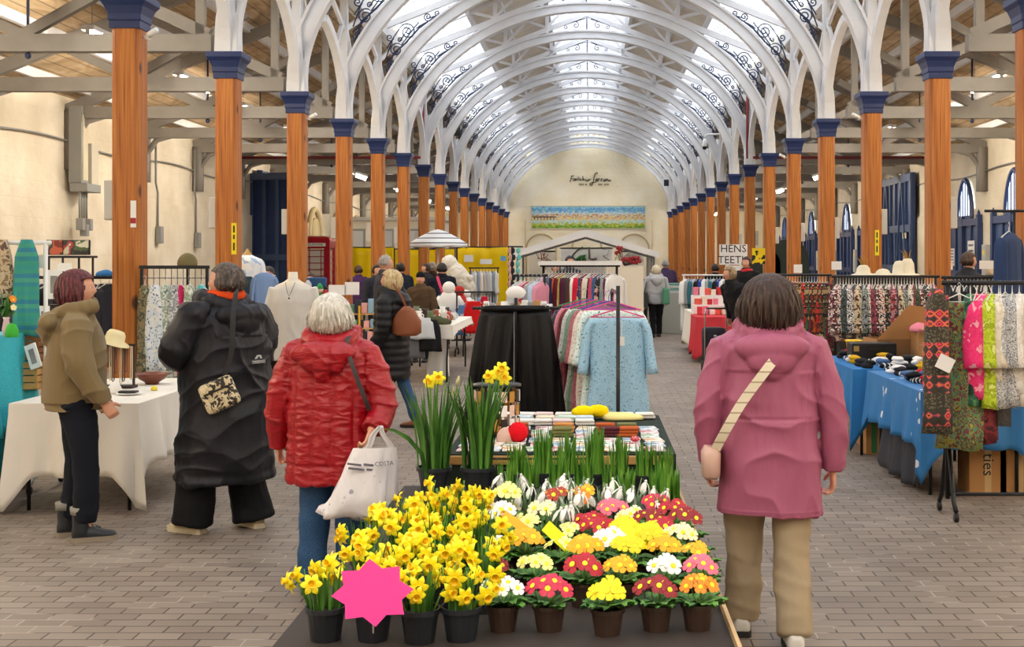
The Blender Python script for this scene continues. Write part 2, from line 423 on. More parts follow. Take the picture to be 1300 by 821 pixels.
def make_column():
    t = thing('timber_column', 'x', 'column')
    b = MB(); b.loft([sq(.15, 0, .03), sq(.15, .25, .03), sq(.128, .3, .04), sq(.128, ZC-.27, .04)])
    b.build('shaft', M_TIMBER, t, smooth=False)
    b = MB(); z = ZC-.3
    b.loft([sq(.14, z), sq(.14, z+.07), sq(.15, z+.075), sq(.15, z+.13), sq(.175, z+.2), sq(.205, z+.24), sq(.205, z+.3)])
    b.build('capital', M_BLUE, t, smooth=False, bevel=.006)
    # grey cast-iron post with arms springing along the arcade
    b = MB(); b.loft([sq(.13, ZC), sq(.12, ZC+.35), sq(.07, ZC+.8), sq(.06, ZV-.1)])
    b.build('iron_post', M_IRON, t, smooth=False)
    rise = 1.35; hs = S/2
    for sg in (-1, 1):
        b = MB()
        def fi(u): x = .17+(hs-.17)*u; return sg*x, ZC+.1+rise*math.sin(math.acos(1-min(1, u*1.0)))**.85 if u < 1 else ZC+.1+rise
        def fi(u): return sg*(.14+(hs-.14)*(1-math.cos(u*PI/2.35))/(1-math.cos(PI/2.35))), ZC+rise*math.sin(u*PI/2.35)/math.sin(PI/2.35)
        def fo(u): return sg*max(0.06, (.14+(hs-.14)*(1-math.cos(u*PI/2.35))/(1-math.cos(PI/2.35))-.1)), ZC+.08+(rise+.04)*math.sin(u*PI/2.35)/math.sin(PI/2.35)
        curve_rib(b, fi, fo, .12, 'x', 0, 14)
        b.bar((0, sg*.05, ZC+1.55), (0, sg*hs, ZV-.12), .05, .09)
        b.bar((0, sg*hs*.45, ZC+1.05), (0, sg*.08, ZV-.5), .05, .08)
        b.build('arcade_arm', M_IRON, t, smooth=False)
    return t
col0 = make_column()
def set_lab(o, lab, grp): o['label'] = lab; o['group'] = grp
first = True
COLUMNS = {}
for i in range(0, 16):
    for sd in (-1, 1):
        lab = 'orange timber column with blue capital, %s from the camera in the %s-hand row' % (ORD(i), 'left' if sd < 0 else 'right')
        loc = (OFF+sd*XC, YB(i) if i else 11.45, 0)
        if first: o = col0; o.location = loc; o['label'] = lab; o['group'] = 'timber columns'; first = False
        else: o = dup(col0, loc, 0, lab, 'timber columns')
        COLUMNS[(i, sd)] = o
# ---------------------------------------------------------------- nave roof arches
def spiral(b, cx, cz, r0, turns, a0, r=.014, sgn=1, tail=None, n=26):
    pts = []
    for i in range(n+1):
        t = i/n; a = a0+sgn*turns*2*PI*t; rr = r0*(1-.86*t); pts.append((cx+rr*math.cos(a), 0, cz+rr*math.sin(a)))
    if tail: pts = [(tail[0], 0, tail[1]), ((tail[0]*.5+pts[0][0]*.5), 0, (tail[1]*.5+pts[0][2]*.5)+.01)]+pts
    b.tube(pts, r, 5)
ZA = 7.31; ZS = ZC+.25; RA = XC-.12
def make_arch():
    t = thing('roof_arch', 'x', 'roof arch')
    b = MB()
    def fi(u):
        if u < .08: q = u/.08; return -RA, lerp(ZC, ZS, q)
        if u > .92: q = (u-.92)/.08; return RA, lerp(ZS, ZC, q)
        a = PI-(u-.08)/.84*PI; return RA*math.cos(a), ZS+(ZA-ZS)*math.sin(a)**1.15
    def fo(u):
        x, z = fi(u); k = min(u, 1-u)
        a = PI-(min(max(u, .08), .92)-.08)/.84*PI
        d = lerp(.16, .24, min(1, k/.14)) if k < .14 else lerp(.24, .2, (k-.14)/.36)
        return x+d*math.cos(a)*(.96), min(z+d*math.sin(a)*(.95), 99)
    curve_rib(b, fi, fo, .07, 'y', 0, 64)
    b.build('arch_web', M_IRON, t, smooth=False)
    b = MB()   # flanges on the inner and outer edges
    def off(f, d):
        def g(u):
            x, z = f(u); a = PI-(min(max(u, .08), .92)-.08)/.84*PI; return x+d*math.cos(a), z+d*math.sin(a)
        return g
    curve_rib(b, off(fi, -.012), off(fi, .03), .19, 'y', 0, 64); curve_rib(b, off(fo, -.03), off(fo, .012), .16, 'y', 0, 64)
    b.build('arch_flange', M_IRON, t, smooth=False)
    for sd in (-1, 1):
        b = MB(); b.bar((sd*(XC-.02), 0, zroof(XC)), (0, 0, ZR), .09, .12); b.build('rafter', M_IRON, t, smooth=False)
    b = MB(); zr = zroof
    for sd in (-1, 1):
        for x in (1.0, 2.05): b.bar((sd*x, 0, zr(x)-.1), (sd*x, 0, zr(x)+UP), .09, .09)
        for x, xx in ((1.0, .5), (1.0, 1.5), (2.05, 1.55), (2.05, 2.6)): b.bar((sd*x, 0, zr(x)+.05), (sd*xx, 0, zr(xx)+UP-.02), .06, .06)
        b.bar((sd*(XC-.02), 0, zr(XC)+UP), (0, 0, ZR+UP), .08, .1); b.bar((sd*(XC-.02), 0, ZV), (sd*(XC-.02), 0, ZV+UP), .09, .09)
    b.build('upper_frame', M_IRON, t, smooth=False)
    for sd in (-1, 1):
        b = MB()
        for a_ in ((3.52, 6.24, .165, 1.9, .4, 1, (3.93, 5.9)), (3.74, 5.88, .135, 1.9, 2.4, -1, (3.3, 6.42)), (3.12, 6.53, .085, 1.6, 4.2, 1, (3.35, 6.3)), (2.93, 6.6, .06, 1.4, 4, 1, (3.1, 6.5)), (3.86, 5.58, .1, 1.6, .2, 1, (3.7, 5.85)),
                   (3.9, 5.3, .06, 1.4, 4.5, -1, (3.95, 5.55)), (3.87, 6.12, .08, 1.4, 3, 1, (3.95, 5.7)), (3.66, 6.08, .05, 1.3, 5, 1, (3.5, 6.3))): spiral(b, a_[0], a_[1], a_[2], a_[3], a_[4], .0125, a_[5], a_[6])
        b.tube([(3.98, 0, 5.15), (3.9, 0, 5.5), (3.8, 0, 5.8), (3.55, 0, 6.02), (3.3, 0, 6.3), (3.0, 0, 6.52), (2.5, 0, 6.72)], [.014, .02, .02, .02, .018, .014, .008], 5)
        b.xform(Matrix.Diagonal((sd, 1, 1, 1)))
        b.build('spandrel_scroll', M_SCROLL, t)
    b = MB()
    b.tube([(0, 0, ZA+.2), (0, 0, ZR-.06)], .016, 5)
    for sd in (-1, 1):
        spiral(b, sd*.28, ZA+.33, .085, 1.2, PI/2, .01, sd, tail=(sd*.03, ZA+.5)); spiral(b, sd*.52, ZA+.28, .055, 1.2, PI/2, .01, -sd, tail=(sd*.3, ZA+.43))
        b.tube([(sd*.04, 0, ZA+.5), (sd*.4, 0, ZA+.38), (sd*.85, 0, ZA+.24)], .009, 5)
    b.build('crown_scroll', M_SCROLL, t)
    return t
arch0 = make_arch()
for i in range(-3, 16):
    vis = i+3
    lab = 'pale grey iron arch truss spanning the nave, %s from the camera along the ceiling' % ORD(max(0, i-2))
    if i < 2: lab = 'pale grey iron arch truss over the nave, passing above the top edge of the picture'
    if i == -3: o = arch0; o.location = (OFF, YB(i), 0); o['label'] = lab; o['group'] = 'iron arch trusses of the nave'
    else: dup(arch0, (OFF, YB(i), 0), 0, lab, 'iron arch trusses of the nave')
# ---------------------------------------------------------------- aisle trusses
def make_truss():
    t = thing('aisle_truss', 'x', 'roof truss')
    zc = ZC+.1; bx('tie_beam', M_GREY, ((XC+XW)/2+.06, 0, zc+.02), (XW-XC-.4, .16, .2), t)
    b = MB(); b.bar((XC+.26, 0, zroof(XC+.2)-.12), (XW, 0, zroof(XW)-.12), .12, .18); b.build('rafter', M_GREY, t, smooth=False)
    b = MB(); b.bar((XC+.3, 0, zc+.12), (6.4, 0, 5.25), .1, .14); b.build('strut', M_GREY, t, smooth=False)
    b = MB(); b.bar((6.55, 0, zc+.12), (4.9, 0, 5.25), .1, .12); b.build('strut', M_GREY, t, smooth=False)
    b = MB(); b.bar((6.55, 0, zc+.12), (7.7, 0, 4.85), .1, .12); b.build('strut', M_GREY, t, smooth=False)
    bx('post', M_GREY, (XC+.4, 0, 5.2), (.1, .1, 2.0), t)
    b = MB(); b.tube([(6.5, 0, zc-.12), (6.5, 0, 5.3)], .018, 6); b.ball((6.5, 0, zc-.12), .04, 8, 5); b.build('tie_rod', M_SCROLL, t)
    b = MB(); b.tube([(XW-.75, 0, zc), (XW-.35, 0, zc-.12), (XW-.12, 0, zc-.45), (XW-.08, 0, zc-.8)], .06, 6); b.box((XW-.1, 0, zc-.45), (.2, .22, 1.0)); b.build('wall_bracket', M_GREY, t)
    return t
tr = make_truss(); ft = True
for i in range(-1, 16):
    for sd in (-1, 1):
        nm = 'left' if sd < 0 else 'right'
        lab = 'grey timber roof truss over the %s-hand aisle, %s from the camera' % (nm, ORD(i)) if i >= 0 else 'grey timber roof truss over the %s-hand aisle above the picture edge' % nm
        if ft: o = tr; o.location = (OFF*0, YB(i), 0); o['label'] = lab; o['group'] = 'aisle roof trusses'; ft = False; o.rotation_euler = (0, 0, PI)
        else: o = dup(tr, (0, YB(i), 0), PI if sd < 0 else 0, lab, 'aisle roof trusses')
# ---------------------------------------------------------------- lights
def area(name, loc, sx, sy, e, col=(1, 1, 1), rot=(0, 0, 0)):
    l = bpy.data.lights.new(name, 'AREA'); l.shape = 'RECTANGLE'; l.size = sx; l.size_y = sy; l.energy = e; l.color = col
    o = bpy.data.objects.new(name, l); COL.objects.link(o); o.location = loc; o.rotation_euler = rot; return o
M_LAMP = emit('lit fluorescent tube', 'fff0da', LAMP)
def make_lamp():
    t = thing('strip_and_fill_light', 'x', 'lamp')
    bx('housing', plain('white enamel', 'e8e8e4', .4), (0, 0, 0), (.16, 1.5, .06), t)
    b = MB(); b.tube([(0, -.72, -.075), (0, .72, -.075)], .03, 10); b.build('tube', M_LAMP, t)
    for s_ in (-1, 1): bx('lamp_holder', plain('white enamel', 'e8e8e4', .4), (0, s_*.735, -.06), (.05, .03, .1), t)
    b = MB(); b.tube([(0, -.6, .03), (0, -.6, .45)], .006, 5); b.tube([(0, .6, .03), (0, .6, .45)], .006, 5); b.build('hanger', M_GREY, t)
    return t
l0 = make_lamp(); fl = True
LP = [(sd*(7.8 if i < 1 else 8.25), YB(i)+S/2, ZC-.12, '%s-hand aisle roof, unseen added fill' % nm, i+4) for i in (-3, -2, -1) for sd, nm in ((-1, 'left'), (1, 'right'))]  # near aisle lamps added out of view, as fill light
LP += [(sd*6.2, YB(i)+S/2, H+2.52*(YB(i)+S/2)/YB(i)+.05, '%s-hand aisle roof, unseen added fill' % nm, i+4) for i in (0, 1, 2, 3, 4) for sd, nm in ((-1, 'left'), (1, 'right'))]  # added fill lamps, raised so the tie beams hide them
LP += [(sd*6.1, YB(i)+S/2, ZC-.12, '%s-hand aisle roof, unseen added fill' % nm, i+4) for i in (6, 8, 10, 12, 14) for sd, nm in ((-1, 'left'), (1, 'right'))]
LP += [(x, y, 4.9, 'nave, unseen added fill', k+1) for k, (x, y) in enumerate(((-2.4, -5), (2.4, -5), (-2.4, -1), (2.4, -1), (-2.6, 2.2), (2.6, 2.2)))]  # unseen nave lamps added to light the foreground
for x, y, z, wh, k in LP:
    lab = 'white strip light under the %s, row %d from the front' % (wh, k)
    if fl: l0.location = (x, y, z); l0['label'] = lab; l0['group'] = 'strip lights'; fl = False
    else: dup(l0, (x, y, z), 0, lab, 'strip lights')
# ---------------------------------------------------------------- figures
def fuse(name, b, mat, parent, voxel=.012, smooth=6, disp=None, sm=.6):
    me = bpy.data.meshes.new('tmp'); me.from_pydata([tuple(p) for p in b.v], [], b.f)
    o = bpy.data.objects.new('tmp', me); COL.objects.link(o)
    q = o.modifiers.new('r', 'REMESH'); q.mode = 'VOXEL'; q.voxel_size = voxel
    if smooth:
        q = o.modifiers.new('s', 'SMOOTH'); q.iterations = smooth; q.factor = sm
    dg = bpy.context.evaluated_depsgraph_get(); m2 = bpy.data.meshes.new_from_object(o.evaluated_get(dg))
    bpy.data.objects.remove(o); bpy.data.meshes.remove(me)
    if disp:
        nn = [v.normal.copy() for v in m2.vertices]
        for v, n_ in zip(m2.vertices, nn): v.co += n_*disp(v.co)
    m2.materials.clear(); m2.materials.append(mat); m2.name = name
    m2.polygons.foreach_set('use_smooth', [True]*len(m2.polygons))
    o = bpy.data.objects.new(name, m2); COL.objects.link(o)
    if parent is not None: o.parent = parent
    return o
def ell(cx, cy, z, rx, ry, n=20, tilt=0, p=2.3):
    out = []
    for j in range(n):
        a = 2*PI*j/n; c, s_ = math.cos(a), math.sin(a)
        out.append((cx+rx*math.copysign(abs(c)**(2/p), c), cy+ry*math.copysign(abs(s_)**(2/p), s_), z+tilt*s_*ry))
    return out
def seg(pts, n=4):
    """smooth polyline through joints"""
    pts = [Vector(p) for p in pts]; out = []
    for i in range(len(pts)-1):
        p0 = pts[max(i-1, 0)]; p1 = pts[i]; p2 = pts[i+1]; p3 = pts[min(i+2, len(pts)-1)]
        for j in range(n):
            t = j/n; out.append(.5*((2*p1)+(p2-p0)*t+(2*p0-5*p1+4*p2-p3)*t*t+(3*p1-p0-3*p2+p3)*t**3))
    out.append(pts[-1]); return out
def radi(rs, n=4):
    out = []
    for i in range(len(rs)-1):
        for j in range(n): out.append(lerp(rs[i], rs[i+1], j/n))
    return out+[rs[-1]]
def limb(b, pts, rs, n=12): b.tube(seg(pts), radi(rs), n)
def crease(p, f, sx=1, sy=1, sz=1, sd=0, pw=7):
    w = noise.noise(Vector((p.x*2+sd, p.y*2, p.z*2)))*.5; n1 = noise.noise(Vector((p.x*f*sx+sd*7+w, p.y*f*sy+w, p.z*f*sz+w*2)))
    return (1-abs(n1))**pw
def fold(amp, fx=6, fz=2.2, seed=0, ridge=.5, hz=0, hzf=9):
    def f(p):
        a = noise.noise(Vector((p.x*fx+seed, p.y*fx, p.z*fz)))
        r = 1-abs(noise.noise(Vector((p.x*fx*.7+seed*3, p.y*fx*.7, p.z*fz*1.9+5))))*3
        d = amp*a+amp*ridge*max(0, r)
        if hz: d += hz*max(0, 1-3*abs(noise.noise(Vector((p.x*3+seed, p.y*3, p.z*hzf+p.x*2.5)))))
        return d
    return f
def head_fn(p):
    x, y, z = p.x/.078, p.y/.098, p.z/.118
    q = p.copy()
    if z < -.1: k = 1-.32*min(1, (-z-.1)/.9)**1.3; q.x *= k; q.y = q.y*(1-.12*(-z-.1)) + .006*(-z)   # jaw
    if y > .2:
        q.y += .024*math.exp(-((x/.17)**2))*math.exp(-(((z+.16)/.17)**2))+.010*math.exp(-((x/.13)**2))*math.exp(-(((z-.02)/.2)**2))  # nose
        q.y -= .009*(math.exp(-(((abs(x)-.42)/.2)**2)))*math.exp(-(((z-.06)/.14)**2))       # sockets
        q.y += .007*math.exp(-((x/.3)**2))*math.exp(-(((z+.48)/.09)**2))+.005*math.exp(-((x/.3)**2))*math.exp(-(((z+.85)/.16)**2))
        q.y += .004*math.exp(-(((z-.22)/.1)**2))
    if y < 0: q.y *= 1.06
    return q
SKIN = plain('fair skin', 'd9a083', .55, var=.06); SKIN2 = plain('pink skin', 'cf9478', .55, var=.06)
M_EYE = plain('eye', '2a2420', .2); M_EYEW = plain('eye white', 'e8e4de', .3); M_LIP = plain('lips', 'a85a50', .5)
def hand(b, w, d, sd, curl=.8, s=1.0, palmn=None):
    """hand at wrist w pointing along d; palmn = palm-facing direction; thumb towards cross"""
    w = Vector(w); d = Vector(d).normalized(); pn = Vector(palmn or (-sd, 0, 0)); pn = (pn-d*pn.dot(d)).normalized()
    ac = d.cross(pn).normalized()*sd                      # across the palm, thumb side positive
    if ac.y < 0: ac = -ac
    c = w+d*.045*s
    for t, hw in ((0, .024), (.02, .031), (.045, .036), (.075, .036), (.085, .033)):
        pass
    rings = []
    for t, hw, th in ((-.01, .022, .019), (.015, .028, .017), (.045, .036, .015), (.075, .038, .013), (.088, .034, .010)):
        rings.append([w+d*t*s+ac*hw*s*math.cos(a)+pn*th*s*math.sin(a) for a in [2*PI*i/12 for i in range(12)]])
    b.loft(rings)
    for i, (o, L) in enumerate(((.027, .068), (.009, .076), (-.009, .07), (-.026, .055))):
        p = w+d*.078*s+ac*o*s; pts = [p]; a = curl*.35; L *= s
        for f in (.45, .32, .25):
            dd = d*math.cos(a)+pn*math.sin(a); p = p+dd*L*f; pts.append(p); a += curl*.75
        b.tube(pts, [.0095*s, .009*s, .0082*s, .0065*s], 7)
    p = w+d*.025*s+ac*.026*s; pts = [p]
    for f, k in ((.028, .75), (.026, .45), (.02, .2)):
        dd = (d*(1-k*.5)+ac*k+pn*.45).normalized(); p = p+dd*f*s; pts.append(p)
    b.tube(pts, [.013*s, .011*s, .0098*s, .0075*s], 7)
def person(label, loc, rz, h=1.65, skin=None, top=None, legs=None, hair=None, shoe=None, arms=None, head=(0, 0), group=None, near=False, feet=None, lean=0, sit=False, face=True, hands=True, width=1.0, hat=None):
    """figure looking along +y of its own frame"""
    skin = skin or SKIN; k = h/1.65; t = thing('person', label, 'person', loc, rz, group)
    W = width
    feet = feet or ((-.1, 0), (.1, 0))
    hipz = .86*k; shz = 1.36*k
    ly = lambda z: lean*max(0, z-hipz)            # lean forward
    arms = arms or {}
    A = {}
    for sd, nm in ((-1, 'l'), (1, 'r')):
        a = arms.get(nm, [(.26, .02, 1.07), (.27, .08, .83)])
        A[nm] = [Vector((sd*.185*W*k, ly(shz), shz-.02*k)), Vector((sd*a[0][0]*k, a[0][1]*k+ly(a[0][2]*k), a[0][2]*k)), Vector((sd*a[1][0]*k, a[1][1]*k+ly(a[1][2]*k)*.6, a[1][2]*k))]
    # ---- body
    b = MB()
    b.loft([ell(0, ly(z*k), z*k, rx*k, ry*k, 18) for z, rx, ry in ((.78, .13, .09), (.86, .165, .11), (.95, .155, .105), (1.08, .135, .095), (1.22, .155, .11), (1.32, .17, .095), (1.38, .12, .075), (1.42, .06, .055), (1.5, .052, .055), (1.54, .05, .055))])
    hz = 1.548*k; hc = Vector((0, ly(1.5*k)+.015*k, hz))
    hb = MB(); hb.ball((0, 0, 0), (.078, .098, .118), 30, 26, fn=head_fn)
    for sd in (-1, 1): hb.ball((sd*.078, -.012, -.012), (.012, .018, .032), 10, 8, rot=(0, 0, sd*-.35))
    HM = Matrix.Translation(hc) @ Matrix.Rotation(head[0], 4, 'Z') @ Matrix.Rotation(head[1], 4, 'X') @ Matrix.Scale(.93*k, 4)
    hb.xform(HM); b.add(hb.v, hb.f)
    for nm, sd in (('l', -1), ('r', 1)):
        limb(b, [A[nm][0], A[nm][1], A[nm][2]], [.052*k, .042*k, .027*k])
    LG = []
    for sd, (fx, fy) in zip((-1, 1), feet):
        if sit: P_ = [(sd*.1*k, 0, hipz), (sd*.12*k, .42*k, hipz-.02), (sd*.12*k+fx*.1, .44*k, .08)]
        else:
            kn = Vector((lerp(sd*.09, fx, .5)*k, (fy*.5+.03)*k, .47*k)); P_ = [(sd*.085*k, 0, hipz-.02), kn, (fx*k, fy*k, .08*k)]
        LG.append([Vector(p) for p in P_]); limb(b, P_, [.088*k, .056*k, .037*k])
    if hands:
        hbb = MB()
        for nm, sd in (('l', -1), ('r', 1)):
            d = (A[nm][2]-A[nm][1]).normalized(); hand(hbb, A[nm][2]-d*.01, d+Vector((0, .12, -.1)), sd, curl=arms.get('curl', .8), s=k*1.02, palmn=arms.get('palm_'+nm))
        if near: b.add(hbb.v, hbb.f)
    body = fuse('body', b, skin, t, .0055 if near else .011, 3 if near else 4, sm=.5)
    if hands and not near:
        m0 = body.data; o2 = len(m0.vertices)
        vs = [v.co.copy() for v in m0.vertices]+hbb.v; fs = [list(p.vertices) for p in m0.polygons]+[[i+o2 for i in f] for f in hbb.f]
        me = bpy.data.meshes.new('body'); me.from_pydata([tuple(p) for p in vs], [], fs); me.materials.append(skin); me.polygons.foreach_set('use_smooth', [True]*len(me.polygons)); body.data = me
    if face:
        for sd in (-1, 1):
            eb = MB(); eb.ball((sd*.031, .077, .006), (.012, .009, .009), 10, 8); eb.xform(HM); ev = eb.build('eye', M_EYEW, t)
            eb = MB(); eb.ball((sd*.031, .085, .006), (.0055, .004, .0055), 8, 6); eb.xform(HM); eb.build('iris', M_EYE, ev)
        mb = MB(); mb.ball((0, .088, -.057), (.022, .008, .006), 10, 6); mb.xform(HM); mb.build('mouth', M_LIP, t)
    # ---- legs
    if legs:
        b = MB(); hipw = legs.get('hip', .185)*W; w0, w1, w2 = legs.get('w', (.1, .072, .06)); top_z = legs.get('top', .98); bot = legs.get('bot', .07)
        b.loft([ell(0, ly(z*k)*.5, z*k, r*k, r2*k, 18) for z, r, r2 in ((.80, hipw*.85, .115), (.9, hipw, .135), (top_z, hipw*.93, .12))])
        for sd, L in zip((-1, 1), LG):
            P_ = [Vector(q) for q in L]; P_[2] = Vector((P_[2].x, P_[2].y, bot*k)); P_[0] = P_[0]+Vector((sd*.005, 0, .03))
            b.tube(seg(P_), radi([w0*k, w1*k, w2*k]), 14)
        fuse('trousers', b, legs['mat'], t, .012 if near else .016, 4, disp=fold(legs.get('fold', .012)*k, 8, 3, seed=loc[0]*3, hz=.006*k))
    # ---- top
    if top:
        b = MB(); hem = top['hem']; sw = .21*W*top.get('sw', 1); tw = top.get('w', (.2, .2, .21)); td = top.get('d', .135)
        rs = [(hem, tw[2], td*1.15), (lerp(hem, 1.0, .5), (tw[2]+tw[1])/2, td*1.15), (1.0, tw[1], td*1.1), (1.15, (tw[1]+tw[0])/2, td*1.05), (1.25, tw[0], td), (1.33, sw*.95, td*.85), (1.385, sw*.72, td*.65), (1.425, .085, .085), (1.46, .068, .072)]
        b.loft([ell(0, ly(z*k)+top.get('cy', 0)*k, z*k, rx*k*W, ry*k, 28, top.get('tilt', 0)) for z, rx, ry in rs])
        ar = top.get('arm', (.082, .068, .05))
        for nm in ('l', 'r'):
            d = (A[nm][2]-A[nm][1]).normalized(); e = A[nm][2]-d*top.get('cuffback', .01)
            limb(b, [A[nm][0]*.93+Vector((0, 0, .05*k)), A[nm][0], A[nm][1], e], [.05*k, ar[0]*k, ar[1]*k, ar[2]*k], 14)
        if top.get('hood'):
            hs = top['hood']; y0 = ly(1.4*k)
            for i in range(13):
                a = PI*(-.12+1.24*i/12); b.ball((-math.cos(a)*.115*k*hs, y0+(.03-math.sin(a)*.115)*k*hs, (1.43-.035*math.sin(a))*k), (.045*k*hs, .05*k*hs, .05*k), 10, 7)
            b.ball((0, y0-.135*k*hs, 1.345*k), (.165*k*hs, .07*k, .07*k), 18, 12); b.ball((0, y0-.15*k*hs, 1.3*k), (.115*k*hs, .055*k, .075*k), 16, 12); b.ball((0, y0-.15*k*hs, 1.255*k), (.06*k*hs, .04*k, .06*k), 14, 9)
        if top.get('collar'): b.tube([(0, ly(1.42*k), 1.39*k), (0, ly(1.46*k), 1.455*k)], [.09*k, .08*k], 14)
        fl = top.get('disp') or fold(top.get('fold', .014)*k, top.get('fx', 6), top.get('fz', 2.4), seed=loc[0]*7, hz=top.get('hz', .01)*k)
        fuse(top.get('name', 'coat'), b, top['mat'], t, .0072 if near else .015, 3 if near else 4, disp=fl)
    # ---- shoes
    if shoe:
        for sd, L in zip((-1, 1), LG):
            f = L[2]; b = MB(); a0 = shoe.get('turn', 0); ht = shoe.get('h', .09)
            def rg(y, w_, z0, z1): return [(x*w_, y, z0 if q < 0 else z1) for x, q in ((-1, -1), (1, -1), (1, 0.2), (.7, 1), (-.7, 1), (-1, .2))]
            def rr(y, w_, z1): return [(-w_, y, .022), (w_, y, .022), (w_*1.02, y, lerp(.022, z1, .6)), (w_*.62, y, z1), (-w_*.62, y, z1), (-w_*1.02, y, lerp(.022, z1, .6))]
            b.loft([rr(-.075, .026, .07), rr(-.06, .036, .085), rr(0, .04, .09), rr(.05, .043, .078), rr(.11, .047, .058), rr(.155, .043, .05), rr(.18, .028, .04)])
            if ht > .1: b.tube([(0, -.02, .05), (0, -.02, ht)], [.05, .056], 12)
            M = Matrix.Translation((f.x, f.y, 0)) @ Matrix.Rotation(a0*sd*-1, 4, 'Z') @ Matrix.Scale(k*1.03, 4)
            b.xform(M); so = fuse('shoe', b, shoe['mat'], t, .008, 3)
            b = MB(); b.loft([[(-w_, y, z) for w_ in (w__,) for _ in (0,)]+[(w__, y, z), (w__, y, z+.028), (-w__, y, z+.028)] for y, w__, z in ((-.08, .028, 0), (-.062, .04, 0), (0, .042, 0), (.06, .047, 0), (.11, .05, 0), (.16, .045, 0), (.186, .03, .004))])
            b.xform(M); b.build('sole', shoe.get('sole', plain('black rubber', '1c1b1a', .7)), so, smooth=False)
    # ---- hair
    if hair:
        st = hair.get('style', 'bob'); ln = hair.get('len', .15); vol = hair.get('vol', 1.0); b = MB(); sdv = hair.get('seed', loc[0]*5)
        def hf(p):
            x, y, z = p.x, p.y, p.z; q = p.copy()
            g = 1+.07*noise.noise(Vector((math.atan2(y, x)*9+sdv, z*2, 0)))+.035*math.sin(math.atan2(y, x)*31+z*5+2*noise.noise(p*2))*(1 if z < .6 else .3)+.05*max(0, -z-.6)*math.sin(math.atan2(y, x)*13+sdv)
            q = Vector((x*.088*g*vol, y*.108*g*vol-.012, z*.125))
            if z < 0:
                q.z = z*ln; sp = hair.get('flare', .1)*(-z)
                q.x *= 1+sp; q.y *= 1+sp*.6; q.z += .012*noise.noise(Vector((math.atan2(y, x)*5+sdv, 1, 2)))
                if y < 0: q.z *= 1.0
                q.x = math.copysign(min(abs(q.x)*1.12, .1*vol*(1+sp)), x) if z > -.85 else q.x
            if y > .25 and z < .42: q.y = .25*.108-.03 if abs(x) < .62 else q.y*.55; q.x *= .93
            if y > .25 and z >= .42: q.y *= .93
            return q
        b.ball((0, 0, .012), (1, 1, 1), 64, 26, fn=lambda p: hf(p))
        if near:
            rh = random.Random(int(abs(sdv)*100))
            for q in range(340):
                a = rh.uniform(PI*.93, PI*2.07); th0 = rh.uniform(.12, 1.1); th1 = rh.uniform(1.9, 2.75) if ln > .11 else rh.uniform(1.5, 2.3); pts = []; da = rh.uniform(-.25, .25); up_ = Vector((math.cos(a), math.sin(a), .2))
                for i_ in range(8):
                    u = i_/7; th = lerp(th0, th1, u); aa = a+da*u; p = hf(Vector((math.sin(th)*math.cos(aa), math.sin(th)*math.sin(aa), math.cos(th))))
                    k_ = 1.0+.035*math.sin(u*PI)+.012*rh.random(); fl = .02*max(0, u-.7)/.3*rh.uniform(.2, 1.4); pts.append(Vector((p.x*k_+math.cos(aa)*fl, p.y*k_+math.sin(aa)*fl, p.z+.012-.012*max(0, u-.8)*5*rh.random())))
                w_ = rh.uniform(.004, .009); b.leaf(pts, [w_*.4, w_, w_, w_, w_, w_*.9, w_*.6, w_*.1], up=up_, bend=-.3)
        b.xform(HM)
        b.build('hair', hair['mat'], t)
    if hat:
        b = MB(); b.lathe((0, -.01, .035), [(.094, 0), (.098, .02), (.096, .055), (.08, .09), (.045, .112), (.01, .118)], 18, sx=.92, sy=1.1); b.xform(HM); b.build('beanie', hat, t)
    return t, A, LG, HM, k
def hairmat(name, c1, c2, c3=None, rough=.5):
    if name in MATS: return MATS[name]
    m, n = base(name, c1, rough)
    t = n.new('TexNoise'); t.inputs['Scale'].default_value = 34; t.inputs['Detail'].default_value = 4; n.link(n.coord((1.8, 1.8, .12)), t.inputs['Vector'])
    r = n.ramp([(.35, c1), (.6, c2)]+([(.75, c3)] if c3 else [])); n.link(t.outputs[0], r.inputs[0]); n.link(r.outputs[0], n.b.inputs['Base Color']); bump(n, t.outputs[0], 1, .012)
    MATS[name] = m; return m
def strap(name, pts, w, th, mat, parent, n=6, up=(0, 1, 0)):
    b = MB(); P_ = seg(pts, n); rings = []
    for i, p in enumerate(P_):
        d = (P_[min(i+1, len(P_)-1)]-P_[max(i-1, 0)]).normalized()
        u = Vector(up[i*len(up)//len(P_)]) if isinstance(up, list) else Vector(up); s_ = d.cross(u).normalized(); nn = s_.cross(d)
        rings.append([p-s_*w/2-nn*th/2, p+s_*w/2-nn*th/2, p+s_*w/2+nn*th/2, p-s_*w/2+nn*th/2])
    b.loft(rings); return b.build(name, mat, parent, smooth=False)
BLKSOLE = plain('black rubber', '1c1b1a', .7)
